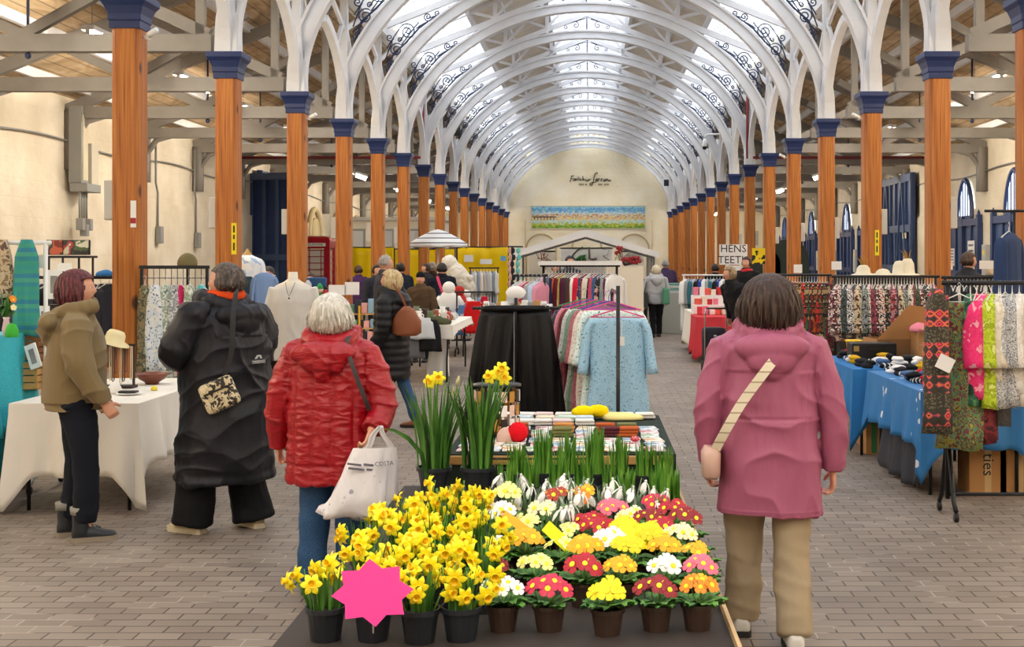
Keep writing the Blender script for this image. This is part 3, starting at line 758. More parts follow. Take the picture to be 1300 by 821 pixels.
# --- woman in the pink coat, walking away on the right
Y4 = 5.75; X4 = gx(977, Y4)
pink = cloth('dusty rose showerproof cloth', 'a35a76', .45, 8, .7, .016)
def pinkfold(p):
    if p.z > 1.24 and p.y < -.06 and abs(p.x) < .2: return .006*crease(p, 7, 1, 1, .6, 2)
    f = .012*noise.noise(Vector((p.x*5, p.y*5+3, p.z*3.2)))
    if abs(p.x) > .225+.0*p.z: f += .010*crease(Vector((p.x, p.y, p.z+.6*p.y+.35*abs(p.x))), 4, .8, .9, 1.5, 1, 6)-.003
    else: f += .016*crease(p, 3.2, 1, .6, 1.3+.5*abs(p.x), 5, 6)-.005
    if abs(p.z-1.03) < .009 and abs(p.x) < .2: f -= .005
    if p.z < .62: f += .003*math.sin(p.z*400)
    return f
t, A, LG, HM, k = person('person seen from behind in a long dusty pink hooded raincoat and beige trousers', (X4, Y4, 0), -.06, 1.655, near=True, width=1.06,
    top=dict(name='coat', mat=pink, hem=.585, w=(.19, .2, .228), d=.15, arm=(.078, .066, .05), hood=1.0, tilt=-.06, disp=pinkfold, sw=1.0),
    legs=dict(mat=cloth('beige cotton twill', 'a8977c', .8, 8, .5, .012), w=(.115, .085, .075), hip=.2),
    hair=dict(mat=hairmat('dark brown hair', '22120c', '3b2419', '54372a'), len=.2, vol=1.5, flare=.2),
    shoe=dict(mat=plain('white leather', 'd8d4cc', .5)), feet=((-.12, .12), (.1, -.14)),
    arms=dict(l=[(.272, -.02, 1.08), (.275, .03, .80)], r=[(.278, -.01, 1.07), (.288, .02, .775)], curl=1.1))
strap_m = stripes('cream webbing with brown chevrons', ['e9dfc8', 'e9dfc8', 'b7a488', 'e9dfc8', 'e9dfc8', 'e9dfc8'], 22)
sb = thing('shoulder_bag', 'small pinkish beige shoulder bag on a cream patterned strap across the pink coat', 'bag', (X4, Y4, 0), -.06)
strap('strap', [(.085, -.12, 1.4), (.06, -.17, 1.37), (-.02, -.205, 1.27), (-.13, -.2, 1.12), (-.2, -.19, 1.0), (-.262, -.13, .87)], .042, .006, strap_m, sb, up=(0, -1, 0))
b = MB(); b.loft([[(q[0], q[1], z) for q in ell(-.27, -.08, 0, w_, d_, 16, p=4)] for z, w_, d_ in ((.76, .03, .075), (.775, .042, .085), (.87, .045, .09), (.9, .03, .07))]); b.build('bag_body', plain('pinkish beige leather', 'c9a596', .5), sb)
# --- woman in the red quilted coat
Y3 = 6.6; X3 = gx(420, Y3)
m, n = base('glossy red quilted nylon', '9c0518', .4); tx = n.new('TexNoise'); tx.inputs['Scale'].default_value = 30; tx.inputs['Detail'].default_value = 2; tx.inputs['Distortion'].default_value = .8
n.link(n.coord((.5, .5, 1.3)), tx.inputs['Vector']); bump(n, tx.outputs[0], .6, .012); redm = m
def redfold(p):
    if p.z > 1.2 and p.y < -.05 and abs(p.x) < .21: return .008*crease(p, 7, 1, 1, .7, 2)+.006*noise.noise(p*9)
    d = .008*noise.noise(Vector((p.x*5, p.y*5, p.z*4)))
    if abs(p.x) < .225:
        u = (p.x*9.5+.5) % 1; ch = min(u, 1-u); d -= .008*math.exp(-(ch/.1)**2)
        d += .011*crease(Vector((p.x, 0, p.z)), 15, .5, 1, 1.9, 3, 3)*math.sin(u*PI)
    else: d += .013*crease(p, 6, .5, .5, 1.7, 4, 5)-.003
    if abs(p.z-.68) < .01: d -= .006
    return d
t, A3, LG, HM, k = person('person seen from behind with short white hair, a glossy red hooded quilted coat and jeans', (X3, Y3, 0), -.08, 1.545, near=True, width=1.08,
    top=dict(name='coat', mat=redm, hem=.62, w=(.215, .215, .222), d=.16, arm=(.084, .076, .06), hood=1.12, disp=redfold, sw=1.04),
    legs=dict(mat=cloth('faded blue denim', '27456a', .85, 12, .5, .01, col2='35587f'), w=(.105, .085, .075), hip=.19),
    hair=dict(mat=hairmat('silver white hair', 'b9b3a6', 'e4e0d6', 'f6f3ec'), len=.135, vol=1.3, flare=.16),
    shoe=dict(mat=plain('black leather', '1d1c1d', .45)), feet=((-.11, 0), (.1, .05)),
    arms=dict(l=[(.29, -.02, 1.06), (.315, .06, .80)], r=[(.31, -.04, 1.06), (.27, -.16, .92)], curl=1.6))
st = thing('shoulder_bag', 'dark narrow bag strap worn over the right shoulder of the red quilted coat', 'bag', (X3, Y3, 0), -.08)
strap('strap', [(.12, -.02, 1.36), (.12, -.13, 1.31), (.165, -.18, 1.2), (.215, -.17, 1.06), (.235, -.12, .97)], .022, .006, plain('dark grey webbing', '3a3638', .6), st, up=(0, -1, 0))
b = MB(); b.box((.12, .24, .95), (.22, .07, .16), taper=.9); b.build('bag_body', plain('dark grey leather', '2e2b2d', .5), st, smooth=False, bevel=.02)
# white printed carrier bag hanging from her right hand
def bagmat():
    m, n = base('white polythene printed with grey buildings', 'ece8ea', .35)
    n.b.inputs['Alpha'].default_value = 1
    t = n.new('TexVoronoi'); t.inputs['Scale'].default_value = 26; n.link(n.coord((1, 1, .8)), t.inputs['Vector'])
    c = n.new('TexCoord'); s_ = n.new('SeparateXYZ'); n.link(c.outputs['Object'], s_.inputs[0])
    r = n.ramp([(0, '8b8399'), (.28, 'a9a3b5'), (.3, 'ece8ea')], 'CONSTANT'); n.link(t.outputs['Distance'], r.inputs[0])
    t2 = n.new('TexNoise'); t2.inputs['Scale'].default_value = 9; n.link(n.coord((1, 1, 1.4)), t2.inputs['Vector'])
    r2 = n.ramp([(.52, '000000'), (.58, 'ffffff')]); n.link(t2.outputs[0], r2.inputs[0])
    mz = n.new('MapRange'); mz.inputs[1].default_value = .33; mz.inputs[2].default_value = .12; n.link(s_.outputs[2], mz.inputs[0])
    mu = n.new('Math', operation='MULTIPLY'); n.link(mz.outputs[0], mu.inputs[0]); n.link(r2.outputs[0], mu.inputs[1])
    mx = n.new('Mix', data_type='RGBA'); n.link(mu.outputs[0], mx.inputs[0]); mx.inputs[6].default_value = srgb('ece8ea'); n.link(r.outputs[0], mx.inputs[7])
    n.link(mx.outputs[2], n.b.inputs['Base Color'])
    tb = n.new('TexNoise'); tb.inputs['Scale'].default_value = 14; n.link(n.coord((1, 1, .5)), tb.inputs['Vector']); bump(n, tb.outputs[0], .7, .02); return m
hx, hy, hz_ = gx(486, 6.35), 6.38, gz(549, 6.35)
cb = thing('carrier_bag', 'white printed plastic carrier bag hanging from the hand of the person in red', 'bag', (hx-.105, hy, hz_-.44), .12)
b = MB(); rings = []
for i in range(13):
    v = i/12; z = .36*v; w_ = lerp(.19, .1, v**1.1); d_ = lerp(.085, .03, v)*(.55+.45*math.sin(min(1, v*3)*PI/2)); cx = lerp(-.03, .06, v)
    ring = []
    for j in range(36):
        a = 2*PI*j/36; g = 1+.09*math.sin(a*5+v*3)+.05*math.sin(a*11-v*4)
        ring.append((cx+w_*math.cos(a)*g, d_*math.sin(a)*g, z+(.02*math.sin(a*3) if i < 3 else 0)-(.03*math.cos(a) if i < 2 else 0)))
    rings.append(ring)
b.loft(rings, cap=False); o0 = 0; b.face(list(range(36))[::-1]); bo = b.build('bag_body', bagmat(), cb)
for sx in (-1, 1):
    b = MB(); b.grid(lambda u, v: (lerp(.07+sx*.07+(u-.5)*.05, .085+(u-.5)*.02, v)+.006*math.sin(v*7), .012*math.sin(u*9+v*3), lerp(.335, .47, v)), 4, 8); b.build('handle', plain('white polythene', 'e6e2e4', .35), cb, solid=.003)
for k_, (x_, z_, w_) in enumerate(((-.04, .285, .07), (.03, .28, .05), (-.03, .262, .08), (.04, .255, .04))): bx('print', plain('grey print', '6b6674', .5), (x_, -.058+.01*(k_ % 2), z_), (w_, .004, .01), cb, 0, (0, .15, .1))
text('print', 'COSTA', plain('grey print', '6b6674', .5), (.108, -.052, .285), .03, (PI/2-.12, 0, .35), cb, .001)
# --- person in the long dark coat, on the left
Y2 = 8.12; X2 = gx(287, Y2)
navy = cloth('charcoal black raincoat cloth', '1a1a21', .48, 7, .7, .02)
def longfold(p):
    if p.z > 1.25 and p.y < -.05 and abs(p.x) < .2: return .012*crease(p, 6, 1, 1, .7, 2)
    d = .014*noise.noise(Vector((p.x*4+1, p.y*4, p.z*2.4)))+.026*crease(p, 2.6, 1, .8, 1.1, 2, 6)+.012*crease(p, 5, .7, .7, 1.4, 9, 6)
    if p.z < .42: d += .006*math.sin(p.z*60)
    return d
# faces left and a little away: rz turns +y to -x
rz2 = PI/2-.62
t, A2, LG, HM2, k2 = person('person with short grey-brown hair in a long black raincoat with an orange-lined hood, facing left', (X2, Y2, 0), rz2, 1.70, near=True, width=1.12,
    top=dict(name='coat', mat=navy, hem=.34, w=(.225, .24, .275), d=.2, arm=(.1, .09, .065), hood=1.1, disp=longfold, tilt=.1, sw=1.0),
    legs=dict(mat=cloth('black wide-leg jersey', '0e0f14', .85, 8, .4, .01), w=(.12, .105, .125), hip=.2, bot=.05),
    hair=dict(mat=hairmat('grey brown cropped hair', '2e241f', '5c5048', '8d8278'), len=.09, vol=1.14, flare=0),
    shoe=dict(mat=plain('cream suede', 'cbb893', .8), sole=plain('cream rubber', 'd8ccb0', .7), turn=.15), feet=((-.17, .1), (.17, -.06)), head=(.5, .05),
    arms=dict(l=[(.30, .10, 1.12), (.1, .36, 1.13)], r=[(.31, .06, 1.10), (.12, .34, 1.12)], curl=1.2))
# orange lining of the hood
b = MB(); kk = k2
for i in range(11):
    a = PI*(.08+.84*i/10); b.ball((-math.cos(a)*.105*kk*1.02, (.03-math.sin(a)*.09)*kk, (1.475-.02*math.sin(a))*kk), (.036*kk, .04*kk, .035*kk), 10, 7)
fuse('hood_lining', b, cloth('orange fleece', 'd84a16', .9, 30, .4, .005), t, .008, 3, disp=fold(.008, 14, 14))
# trapeze logo and lettering across the back
lm = plain('pale grey reflective print', 'b9b9b9', .5)
text('lettering', 'TRESPASS', lm, (.045, -.262, 1.09), .028, (PI/2+.04, 0, .12), t, .004)
b = MB(); b.prism([(-.05, 0), (-.02, .035), (.02, .038), (.055, .028), (.03, .03), (.05, 0), (.03, .0), (.01, .022), (-.01, .026), (-.03, .0)], -.004, .004); lg = b.build('emblem', lm, t, smooth=False); lg.location = (.045, -.262, 1.112); lg.scale = (.6, 1, .6); lg.rotation_euler = (0.04, 0, .12)
leop = print_cloth('cream and black leopard print', ['2a241c', 'cdbf9a', 'd9cca8', '2e271e', 'c2b28c'], 42, .7)
lb = thing('shoulder_bag', 'leopard print crossbody bag hanging on the long black raincoat', 'bag', (gx(281, 7.8), 7.76, gz(500, 7.8)), 0)
b = MB(); b.box((0, 0, 0), (.22, .07, .19)); o = b.build('bag_body', leop, lb, smooth=False, bevel=.028); o.rotation_euler = (0, -.42, 0)
b = MB(); b.box((0, -.037, .03), (.16, .006, .012)); z_ = b.build('zip', plain('dark zip', '1c1a18', .4), lb, smooth=False); z_.rotation_euler = (0, -.42, 0)
strap('strap', [(.03, .0, .12), (.075, -.015, .25), (.085, -.02, .36), (.085, .0, .5), (.07, .1, .6), (.05, .2, .64)], .032, .005, plain('black webbing', '1a1a1e', .7), lb, up=(0, -1, 0))
# --- person in the khaki hoodie, far left
Y1p = 7.87; X1p = gx(96, Y1p)
khaki = cloth('khaki sweatshirt jersey', '7d6c4c', .95, 5, .5, .016, sheen=.15)
def hoodfold(p):
    d = .008*noise.noise(Vector((p.x*5, p.y*5, p.z*3.5)))+.014*crease(p, 4, .8, .8, 1.3, 3, 6)-.004
    if p.z < .86: d -= .014
    return d
t, A1, LG, HM1, k1 = person('person with dark red bobbed hair in a khaki hooded sweatshirt and dark jeans, facing right', (X1p, Y1p, 0), -PI/2+.42, 1.66, near=True, width=1.0,
    top=dict(name='hooded_sweatshirt', mat=khaki, hem=.80, w=(.205, .2, .19), d=.165, arm=(.09, .082, .055), hood=1.12, disp=hoodfold, sw=1.0),
    legs=dict(mat=cloth('dark indigo denim', '10141f', .9, 12, .4, .01), w=(.11, .078, .062), hip=.185, bot=.12),
    hair=dict(mat=hairmat('dark red dyed hair', '3c0f14', '66202a', '8a3038'), len=.165, vol=1.2, flare=.08),
    shoe=dict(mat=plain('black waxed leather', '1c2127', .5), sole=plain('tan rubber', '8f8473', .8), h=.2), feet=((-.1, -.03), (.1, .05)), head=(-.12, .02),
    arms=dict(l=[(.26, .02, 1.07), (.24, .14, .84)], r=[(.25, .02, 1.08), (.23, .16, .85)], curl=1.5))
for sd, L in zip((-1, 1), LG):
    b = MB(); b.tube([(L[2].x, L[2].y-.02, .17), (L[2].x, L[2].y-.02, .215)], [.064, .068], 16); b.build('boot_cuff', plain('grey wool cuff', '8a8880', .9), t)
    b = MB()
    for q in range(4): b.tube([(L[2].x-.03, L[2].y+.05-.012*q, .08+.03*q), (L[2].x+.03, L[2].y+.055-.012*q, .095+.03*q)], .005, 5)
    b.build('bootlace', plain('tan lace', 'a39a88', .8), t)
# --- blonde woman in the black quilted coat, further back
Y5 = 13.04; X5 = gx(497, Y5)
puff = cloth('black quilted nylon', '17171c', .45, 9, .3, .01)
def puffer(p):
    return .011*abs(math.sin(p.z*PI/.075))+.008*noise.noise(Vector((p.x*6, p.y*6, p.z*5)))
t, A5, LG, HM5, k5 = person('person with blonde bobbed hair walking left in a long black quilted coat and jeans', (X5, Y5, 0), PI/2-.25, 1.62,
    top=dict(name='coat', mat=puff, hem=.52, w=(.2, .19, .2), d=.16, arm=(.085, .075, .055), hood=.95, disp=puffer),
    legs=dict(mat=cloth('mid blue denim', '33527a', .85, 12, .4, .01), w=(.095, .07, .055)),
    hair=dict(mat=hairmat('blonde hair', 'a98a58', 'd8c192', 'eddcb4'), len=.17, vol=1.25, flare=.1),
    shoe=dict(mat=plain('tan leather', '8a5434', .5), h=.14), feet=((-.08, .22), (.09, -.26)), head=(.1, .1),
    arms=dict(l=[(.25, -.02, 1.08), (.24, .12, .84)], r=[(.25, .0, 1.08), (.22, .18, .88)]))
sb = thing('shoulder_bag', 'brown leather shoulder bag behind the person in the black quilted coat', 'bag', (gx(519, 13.0), 12.85, gz(425, 13.0)), 0)
b = MB(); b.loft([ell(0, 0, z, w_, .06, 16) for z, w_ in ((0, .1), (.03, .15), (.15, .15), (.25, .09), (.3, .03))]); b.build('bag_body', plain('brown leather', '8a4c2c', .5), sb)
strap('strap', [(0, 0, .28), (-.06, -.02, .42), (-.14, .0, .53)], .02, .006, plain('brown leather', '8a4c2c', .5), sb, up=(0, -1, 0))
b = MB(); b.lathe((0, 0, 0), [(.022, 0), (.022, .004)], 10); o = b.build('badge', plain('silver badge', 'c8c8cc', .3, 1), t); o.location = (.215, .0, 1.22); o.rotation_euler = (0, PI/2, 0)
# ---------------------------------------------------------------- plant stall in the foreground
ZT = .62
def leafmat(name, c1, c2, rough=.45):
    if name in MATS: return MATS[name]
    m, n = base(name, c1, rough); t = n.new('TexNoise'); t.inputs['Scale'].default_value = 18; n.link(n.coord((1, 1, .2)), t.inputs['Vector'])
    r = n.ramp([(.35, c1), (.65, c2)]); n.link(t.outputs[0], r.inputs[0]); n.link(r.outputs[0], n.b.inputs['Base Color'])
    n.b.inputs['Subsurface Weight'].default_value = 0; MATS[name] = m; return m
M_BLADE = leafmat('daffodil leaf green', '2b5a1c', '578a35'); M_SHOOT = leafmat('bright shoot green', '3c7a1e', '79ad3c')
M_PRIM = leafmat('primrose leaf green', '2c5c20', '5b8f3a', .6); M_POT = plain('black plastic pot', '20242b', .45); M_POTB = plain('brown plastic pot', '3b2a22', .5)
M_SOIL = plain('dark compost', '2a1b12', .95, var=.3); M_YEL = plain('daffodil yellow', 'fff01c', .5); M_YO = plain('daffodil trumpet orange', 'ffd414', .5)
M_WHT = plain('white petals', 'f6f6f2', .5); M_SNOWG = plain('snowdrop leaf green', '7a9a72', .5)
# the table
t = thing('trestle_table', 'dark trestle table under the pots of spring flowers', 'table', (-.25, 4.75, 0))
bx('tabletop', plain('dark stained board', '2e2622', .7), (0, 0, ZT-.02), (1.34, 3.0, .04), t)
for sx in (-.55, .55):
    for sy in (-1.35, 1.35): bx('leg', M_POTB, (sx, sy, (ZT-.04)/2), (.06, .06, ZT-.04), t)
bx('edge_strip', plain('pale wooden batten', 'b99c72', .7), (.675, 0, ZT+.005), (.012, 3.0, .04), t)
def pot(t, r=.06, h=.1, mat=None, square=False):
    b = MB()
    if square:
        b.loft([sq(r*.82, 0, .012), sq(r*.98, h*.86, .012), sq(r*1.05, h*.86, .012), sq(r*1.05, h, .012), sq(r*.95, h, .012), sq(r*.93, h*.85, .012)], cap=False); b.face(list(range(8))[::-1])
    else: b.lathe((0, 0, 0), [(r*.72, 0), (r*.93, h*.85), (r*1.02, h*.85), (r*1.02, h), (r*.94, h), (r*.9, h*.8)], 18, cap=False); b.face(list(range(18))[::-1])
    b.build('pot', mat or M_POT, t, smooth=False)
    b = MB(); b.lathe((0, 0, 0), [(r*.9, h*.8), (r*.7, h*.86), (.001, h*.88)], 16, cap=False); b.build('compost', M_SOIL, t)
def rnd(a, b): return R.uniform(a, b)
def blades(t, n, r, h, w, mat, lean=.3, z0=.08, name='leaf', sep=False):
    b = MB()
    for i in range(n):
        a = rnd(0, 2*PI); rr = r*math.sqrt(R.random()); L = h*rnd(.7, 1.05); ln = lean*rnd(.2, 1)*L; a2 = a+rnd(-.5, .5)
        p0 = Vector((rr*math.cos(a), rr*math.sin(a), z0)); pts = []
        for k in range(7):
            u = k/6; pts.append(p0+Vector((math.cos(a2)*ln*u**2, math.sin(a2)*ln*u**2, L*u*(1-.12*lean*u))))
        b.leaf(pts, [w*.75, w, w, w*.95, w*.8, w*.5, .0008], up=(math.cos(a2+rnd(-.8, .8)), math.sin(a2+.5), .15), bend=.35)
        if sep: b.build(name, mat, t); b = MB()
    if not sep: b.build(name, mat, t)
def star(b, r, n=6, wid=.42, cup=.15, M=None):
    for i in range(n):
        a = 2*PI*i/n; o = len(b.v); c, s_ = math.cos(a), math.sin(a)
        prof = [(0, .004, 0), (.35*r, wid*r*.8, cup*.2*r), (.65*r, wid*r, cup*.3*r), (.88*r, wid*r*.6, cup*.1*r), (r*1.03, .001, -cup*.3*r)]
        vs = []
        for d, w_, z in prof:
            for q in (-1, 0, 1): vs.append(Vector((c*d-s_*w_*.5*q, s_*d+c*w_*.5*q, z+(.0015 if q == 0 else 0)+.001*(i % 2))))
        fs = []
        for k in range(4):
            for q in range(2): a0 = k*3+q; fs.append((a0, a0+3, a0+4, a0+1))
        b.add([M @ v for v in vs] if M else vs, fs)
# prototype daffodil head: faces +z
dproto = MB(); star(dproto, .031, 6, .62, .5)
DM = dproto.build('flower', M_YEL); DM.data.name = 'daffodil_petals'
b = MB(); b.lathe((0, 0, 0), [(.006, 0), (.0085, .008), (.0095, .016), (.0125, .022), (.011, .0225), (.008, .015), (.004, .004)], 12, cap=False); TM = b.build('trumpet', M_YO); TM.data.name = 'daffodil_trumpet'
DME, TME = DM.data, TM.data; bpy.data.objects.remove(DM); bpy.data.objects.remove(TM)
def flower(t, p, d, me=None, me2=None, s=1.0, name='flower', sub='trumpet'):
    q = Vector(d).normalized().to_track_quat('Z', 'Y')
    o = bpy.data.objects.new(name, me or DME); COL.objects.link(o); o.parent = t; o.location = p; o.rotation_mode = 'QUATERNION'; o.rotation_quaternion = q; o.scale = (s,)*3
    c = bpy.data.objects.new(sub, me2 or TME); COL.objects.link(c); c.parent = o; return o
def daffodil_pot(x, y, lab, nf, r=.06, h=.24, spread=.09, grp='pots of small daffodils', z=ZT):
    t = thing('potted_daffodil', lab, 'potted plant', (x, y, z), 0, grp); pot(t, r)
    blades(t, 26, r*.75, h*.95, .0048, M_BLADE, .25)
    st = MB(); fl = []
    for i in range(nf):
        a = rnd(0, 2*PI); rr = spread*math.sqrt(R.random()); zt = h*rnd(.68, 1.08)+.08-rr*.5
        p = Vector((rr*math.cos(a), rr*math.sin(a), zt)); d = Vector((math.cos(a)*.7+rnd(-.5, .5), math.sin(a)*.5-.75+rnd(-.4, .4), rnd(-.25, .35))).normalized()
        bp = Vector((rr*.4*math.cos(a), rr*.4*math.sin(a), .08)); st.tube([bp, lerp(bp, p, .55)+Vector((0, 0, .03)), p-d*.02+Vector((0, 0, .012)), p], [.0028, .0026, .002, .0022], 5)
        fl.append((p, d))
    st.build('stem', M_SHOOT, t)
    for p, d in fl: flower(t, p, d, s=rnd(.9, 1.15))
    return t
spots = [(-.72, 4.0), (-.6, 4.02), (-.48, 4.05), (-.36, 4.02), (-.78, 4.3), (-.66, 4.33), (-.53, 4.3), (-.41, 4.34), (-.7, 4.6), (-.57, 4.62), (-.45, 4.62), (-.62, 4.9), (-.49, 4.92), (-.8, 3.72), (-.66, 3.72), (-.52, 3.7), (-.4, 3.72)]
for i, (x, y) in enumerate(spots):
    rows = {3.7: 'front row', 4.0: 'second row', 4.3: 'third row', 4.6: 'fourth row', 4.9: 'back row'}
    row = min(rows, key=lambda q: abs(q-y)); same = sorted([s_[0] for s_ in spots if abs(s_[1]-row) < .1]); pos = ['leftmost', 'second from the left', 'third from the left', 'fourth from the left'][same.index(x)]
    daffodil_pot(x+.02, y, 'pot of small yellow daffodils, %s in their %s' % (pos, rows[row]), R.randint(9, 12), spread=.115, h={3.7: .15, 4.0: .17, 4.3: .19, 4.6: .19, 4.9: .17}[row])
# tall clumps of daffodil leaves at the back
def tall(px, Y, lab, blooms, n=40, hh=.47):
    x = gx(px, Y); t = thing('potted_daffodil', lab, 'potted plant', (x, Y, ZT), 0, 'tall daffodils'); pot(t, .085, .12)
    blades(t, n, .075, hh, .0105, M_BLADE, .34, .1)
    for (qx, qy, bud) in blooms:
        p = Vector((gx(qx, Y)-x, 0, gz(qy, Y)-ZT)); b = MB(); b.tube([(p.x*.2, 0, .1), (p.x*.6, .0, p.z*.6), p-Vector((0, 0, .012)), p], [.005, .0045, .004, .003], 6); b.build('stem', M_SHOOT, t)
        if bud: b = MB(); b.tube([p, p+Vector((.004, 0, .02)), p+Vector((.01, 0, .05))], [.005, .01, .003], 8); b.build('bud', plain('papery bud', 'c9c08a', .7), t)
        else: flower(t, p, (rnd(-.5, .3), -1, .2), s=1.25)
tall(551, 6.1, 'pot of tall daffodil leaves with two open yellow flowers, left of its twin', [(546, 484, 0), (556, 480, 0), (573, 505, 1), (580, 490, 1)])
tall(607, 6.1, 'pot of tall daffodil leaves, the right-hand one, reaching towards the card spinner', [(622, 478, 0), (633, 473, 0), (640, 480, 0), (637, 468, 0)], 46)
b = MB()
lf = [Vector((gx(545, 6)+.0, 6.0, gz(600, 6))), Vector((gx(535, 5.95), 5.95, gz(575, 5.95))), Vector((gx(518, 5.9), 5.9, gz(555, 5.9))), Vector((gx(500, 5.85), 5.85, gz(545, 5.85))), Vector((gx(485, 5.8), 5.8, gz(544, 5.8)))]
b = MB()
lf_ = [at(x_, y_, Y_) for x_, y_, Y_ in ((545, 618, 6.05), (535, 575, 5.98), (518, 556, 5.93), (500, 546, 5.88), (486, 544, 5.84))]
b.leaf([p_-V(gx(551, 6.1), 6.1, ZT) for p_ in lf_], [.01, .011, .01, .007, .001], up=(0, -1, .3), bend=.3)
b.build('bent_leaf', M_BLADE, [o for o in bpy.data.objects if o.get('label', '').startswith('pot of tall daffodil leaves with two')][0])
# shoots of bulbs
def shoots(px, Y, n, hh, lab, mat=None, w=.006, lean=.12, r=.055, square=False, grp='pots of green bulb shoots', z=ZT):
    t = thing('potted_bulbs', lab, 'potted plant', (gx(px, Y), Y, z), 0, grp); pot(t, r, .09, square=square); blades(t, n, r*.75, hh, w, mat or M_SHOOT, lean, .07); return t
for i, (px, Y, hh) in enumerate(((655, 6.1, .16), (690, 6.12, .24), (722, 6.1, .22), (755, 6.1, .25), (787, 6.1, .2), (818, 6.05, .18), (843, 5.98, .17))):
    shoots(px, Y, 44, hh, 'pot of upright green bulb shoots, %s from the left in the back row' % ['first', 'second', 'third', 'fourth', 'fifth', 'sixth', 'seventh'][i])
for i, (px, Y, hh) in enumerate(((672, 5.75, .17), (708, 5.75, .2), (741, 5.76, .2), (775, 5.72, .18), (642, 5.74, .15))):
    shoots(px, Y, 36, hh, 'pot of slender green shoots before the back row, %s' % ['second from the left', 'middle one', 'fourth from the left', 'rightmost', 'leftmost'][i], w=.004, grp='pots of slender shoots')
shoots(843, 5.3, 60, .19, 'black square pot full of stubby green shoots at the right edge of the plant stall', r=.078, square=True, w=.0085)
shoots(790, 5.45, 40, .15, 'pot of stubby green shoots beside the black square pot', r=.065, w=.0085)
# snowdrops
b = MB()
for i in range(3):
    a = 2*PI*i/3; c, s_ = math.cos(a), math.sin(a); vs = []
    for d, w_, z in ((.001, .002, 0), (.007, .0075, -.008), (.012, .009, -.02), (.014, .005, -.03), (.0135, .0005, -.034)):
        for q in (-1, 1): vs.append((c*d-s_*w_*q, s_*d+c*w_*q, z))
        vs.insert(-1, (c*(d+.003), s_*(d+.003), z))
    b.add(vs, [(k*3+q, k*3+q+3, k*3+q+4, k*3+q+1) for k in range(4) for q in range(2)])
b.ball((0, 0, .003), .004, 8, 6); sn = b.build('flower', M_WHT); SNE = sn.data; bpy.data.objects.remove(sn)
def snowdrop(px, Y, nf, lab, hh=.16, s=1.5):
    t = thing('potted_snowdrop', lab, 'potted plant', (gx(px, Y), Y, ZT), 0, 'pots of snowdrops'); pot(t, .05, .08); blades(t, 16, .035, hh*.85, .0055, M_SNOWG, .35, .07)
    st = MB(); fl = []
    for i in range(nf):
        a = rnd(0, 2*PI); q = Vector((math.cos(a)*.055*rnd(.4, 1), math.sin(a)*.05, hh+.06*rnd(-.3, .6)+.03)); tip = q+Vector((math.cos(a)*.018, math.sin(a)*.018, -.006)); st.tube([(0.01*math.cos(a), .01*math.sin(a), .07), q*.6+Vector((0, 0, .03)), q+Vector((0, 0, .012)), tip], .0018, 5); fl.append(tip)
    st.build('stem', M_SNOWG, t)
    for p in fl:
        o = bpy.data.objects.new('flower', SNE); COL.objects.link(o); o.parent = t; o.location = p; o.scale = (s,)*3; o.rotation_euler = (rnd(-.4, .4), rnd(-.4, .4), rnd(0, 3))
for i, (px, Y, nf) in enumerate(((648, 5.3, 4), (672, 5.05, 4), (702, 5.2, 5), (735, 5.3, 5), (722, 4.95, 6), (762, 5.1, 4), (800, 5.15, 6), (835, 5.0, 3), (700, 4.75, 4))):
    snowdrop(px, Y, nf, 'pot of white snowdrops, %s' % ['at the left end of the snowdrops behind the pale yellow primroses', 'just right of the leftmost snowdrops', 'above the orange and brown primroses', 'in the middle of the stall behind the row', 'low with many white bells, centre of the stall', 'right of centre beside the empty black pots', 'with blue-green leaves in front of the stubby shoots', 'with one drooping bell against the black square pot', 'nearest the camera, by the yellow plant label'][i])
# primroses
def petals(nm, mat, n=5, r=.017, w=.95, cup=.2):
    b = MB()
    for i in range(n):
        a = 2*PI*i/n+.2; c, s_ = math.cos(a), math.sin(a); vs = []
        for d, w_, z in ((.001, .002, 0), (r*.4, r*w*.3, cup*r*.1), (r*.8, r*w*.52, cup*r*.5), (r, r*w*.46, cup*r*.45), (r*1.12, r*w*.2, cup*r*.2)):
            for q in (-1, 0, 1): vs.append((c*d-s_*w_*q, s_*d+c*w_*q, z-(0.002 if q == 0 and d > r*.9 else 0)+.0008*(i % 2)))
        b.add(vs, [(k*3+q, k*3+q+3, k*3+q+4, k*3+q+1) for k in range(4) for q in range(2)])
    o = b.build(nm, mat); me = o.data; bpy.data.objects.remove(o); return me
b = MB(); b.lathe((0, 0, 0), [(.006, .0015), (.004, .003), (.0008, .002)], 8, cap=False); o = b.build('eye', M_YEL); EYE = o.data; bpy.data.objects.remove(o)
PR = {}
def primcol(nm, c): PR[nm] = petals('petals_'+nm, plain(nm+' petals', c, .55))
for nm, c in (('pale yellow', 'f7f09a'), ('white', 'f8f6ea'), ('bright yellow', 'eedc00'), ('orange', 'f08a12'), ('rust brown', 'a8381a'), ('crimson', 'b3122e'), ('dark red', '8c1020'), ('pink', 'ee6f8c'), ('magenta red', 'c8284e'), ('golden yellow', 'f0b414'), ('cream', 'f6ecc0')): primcol(nm, c)
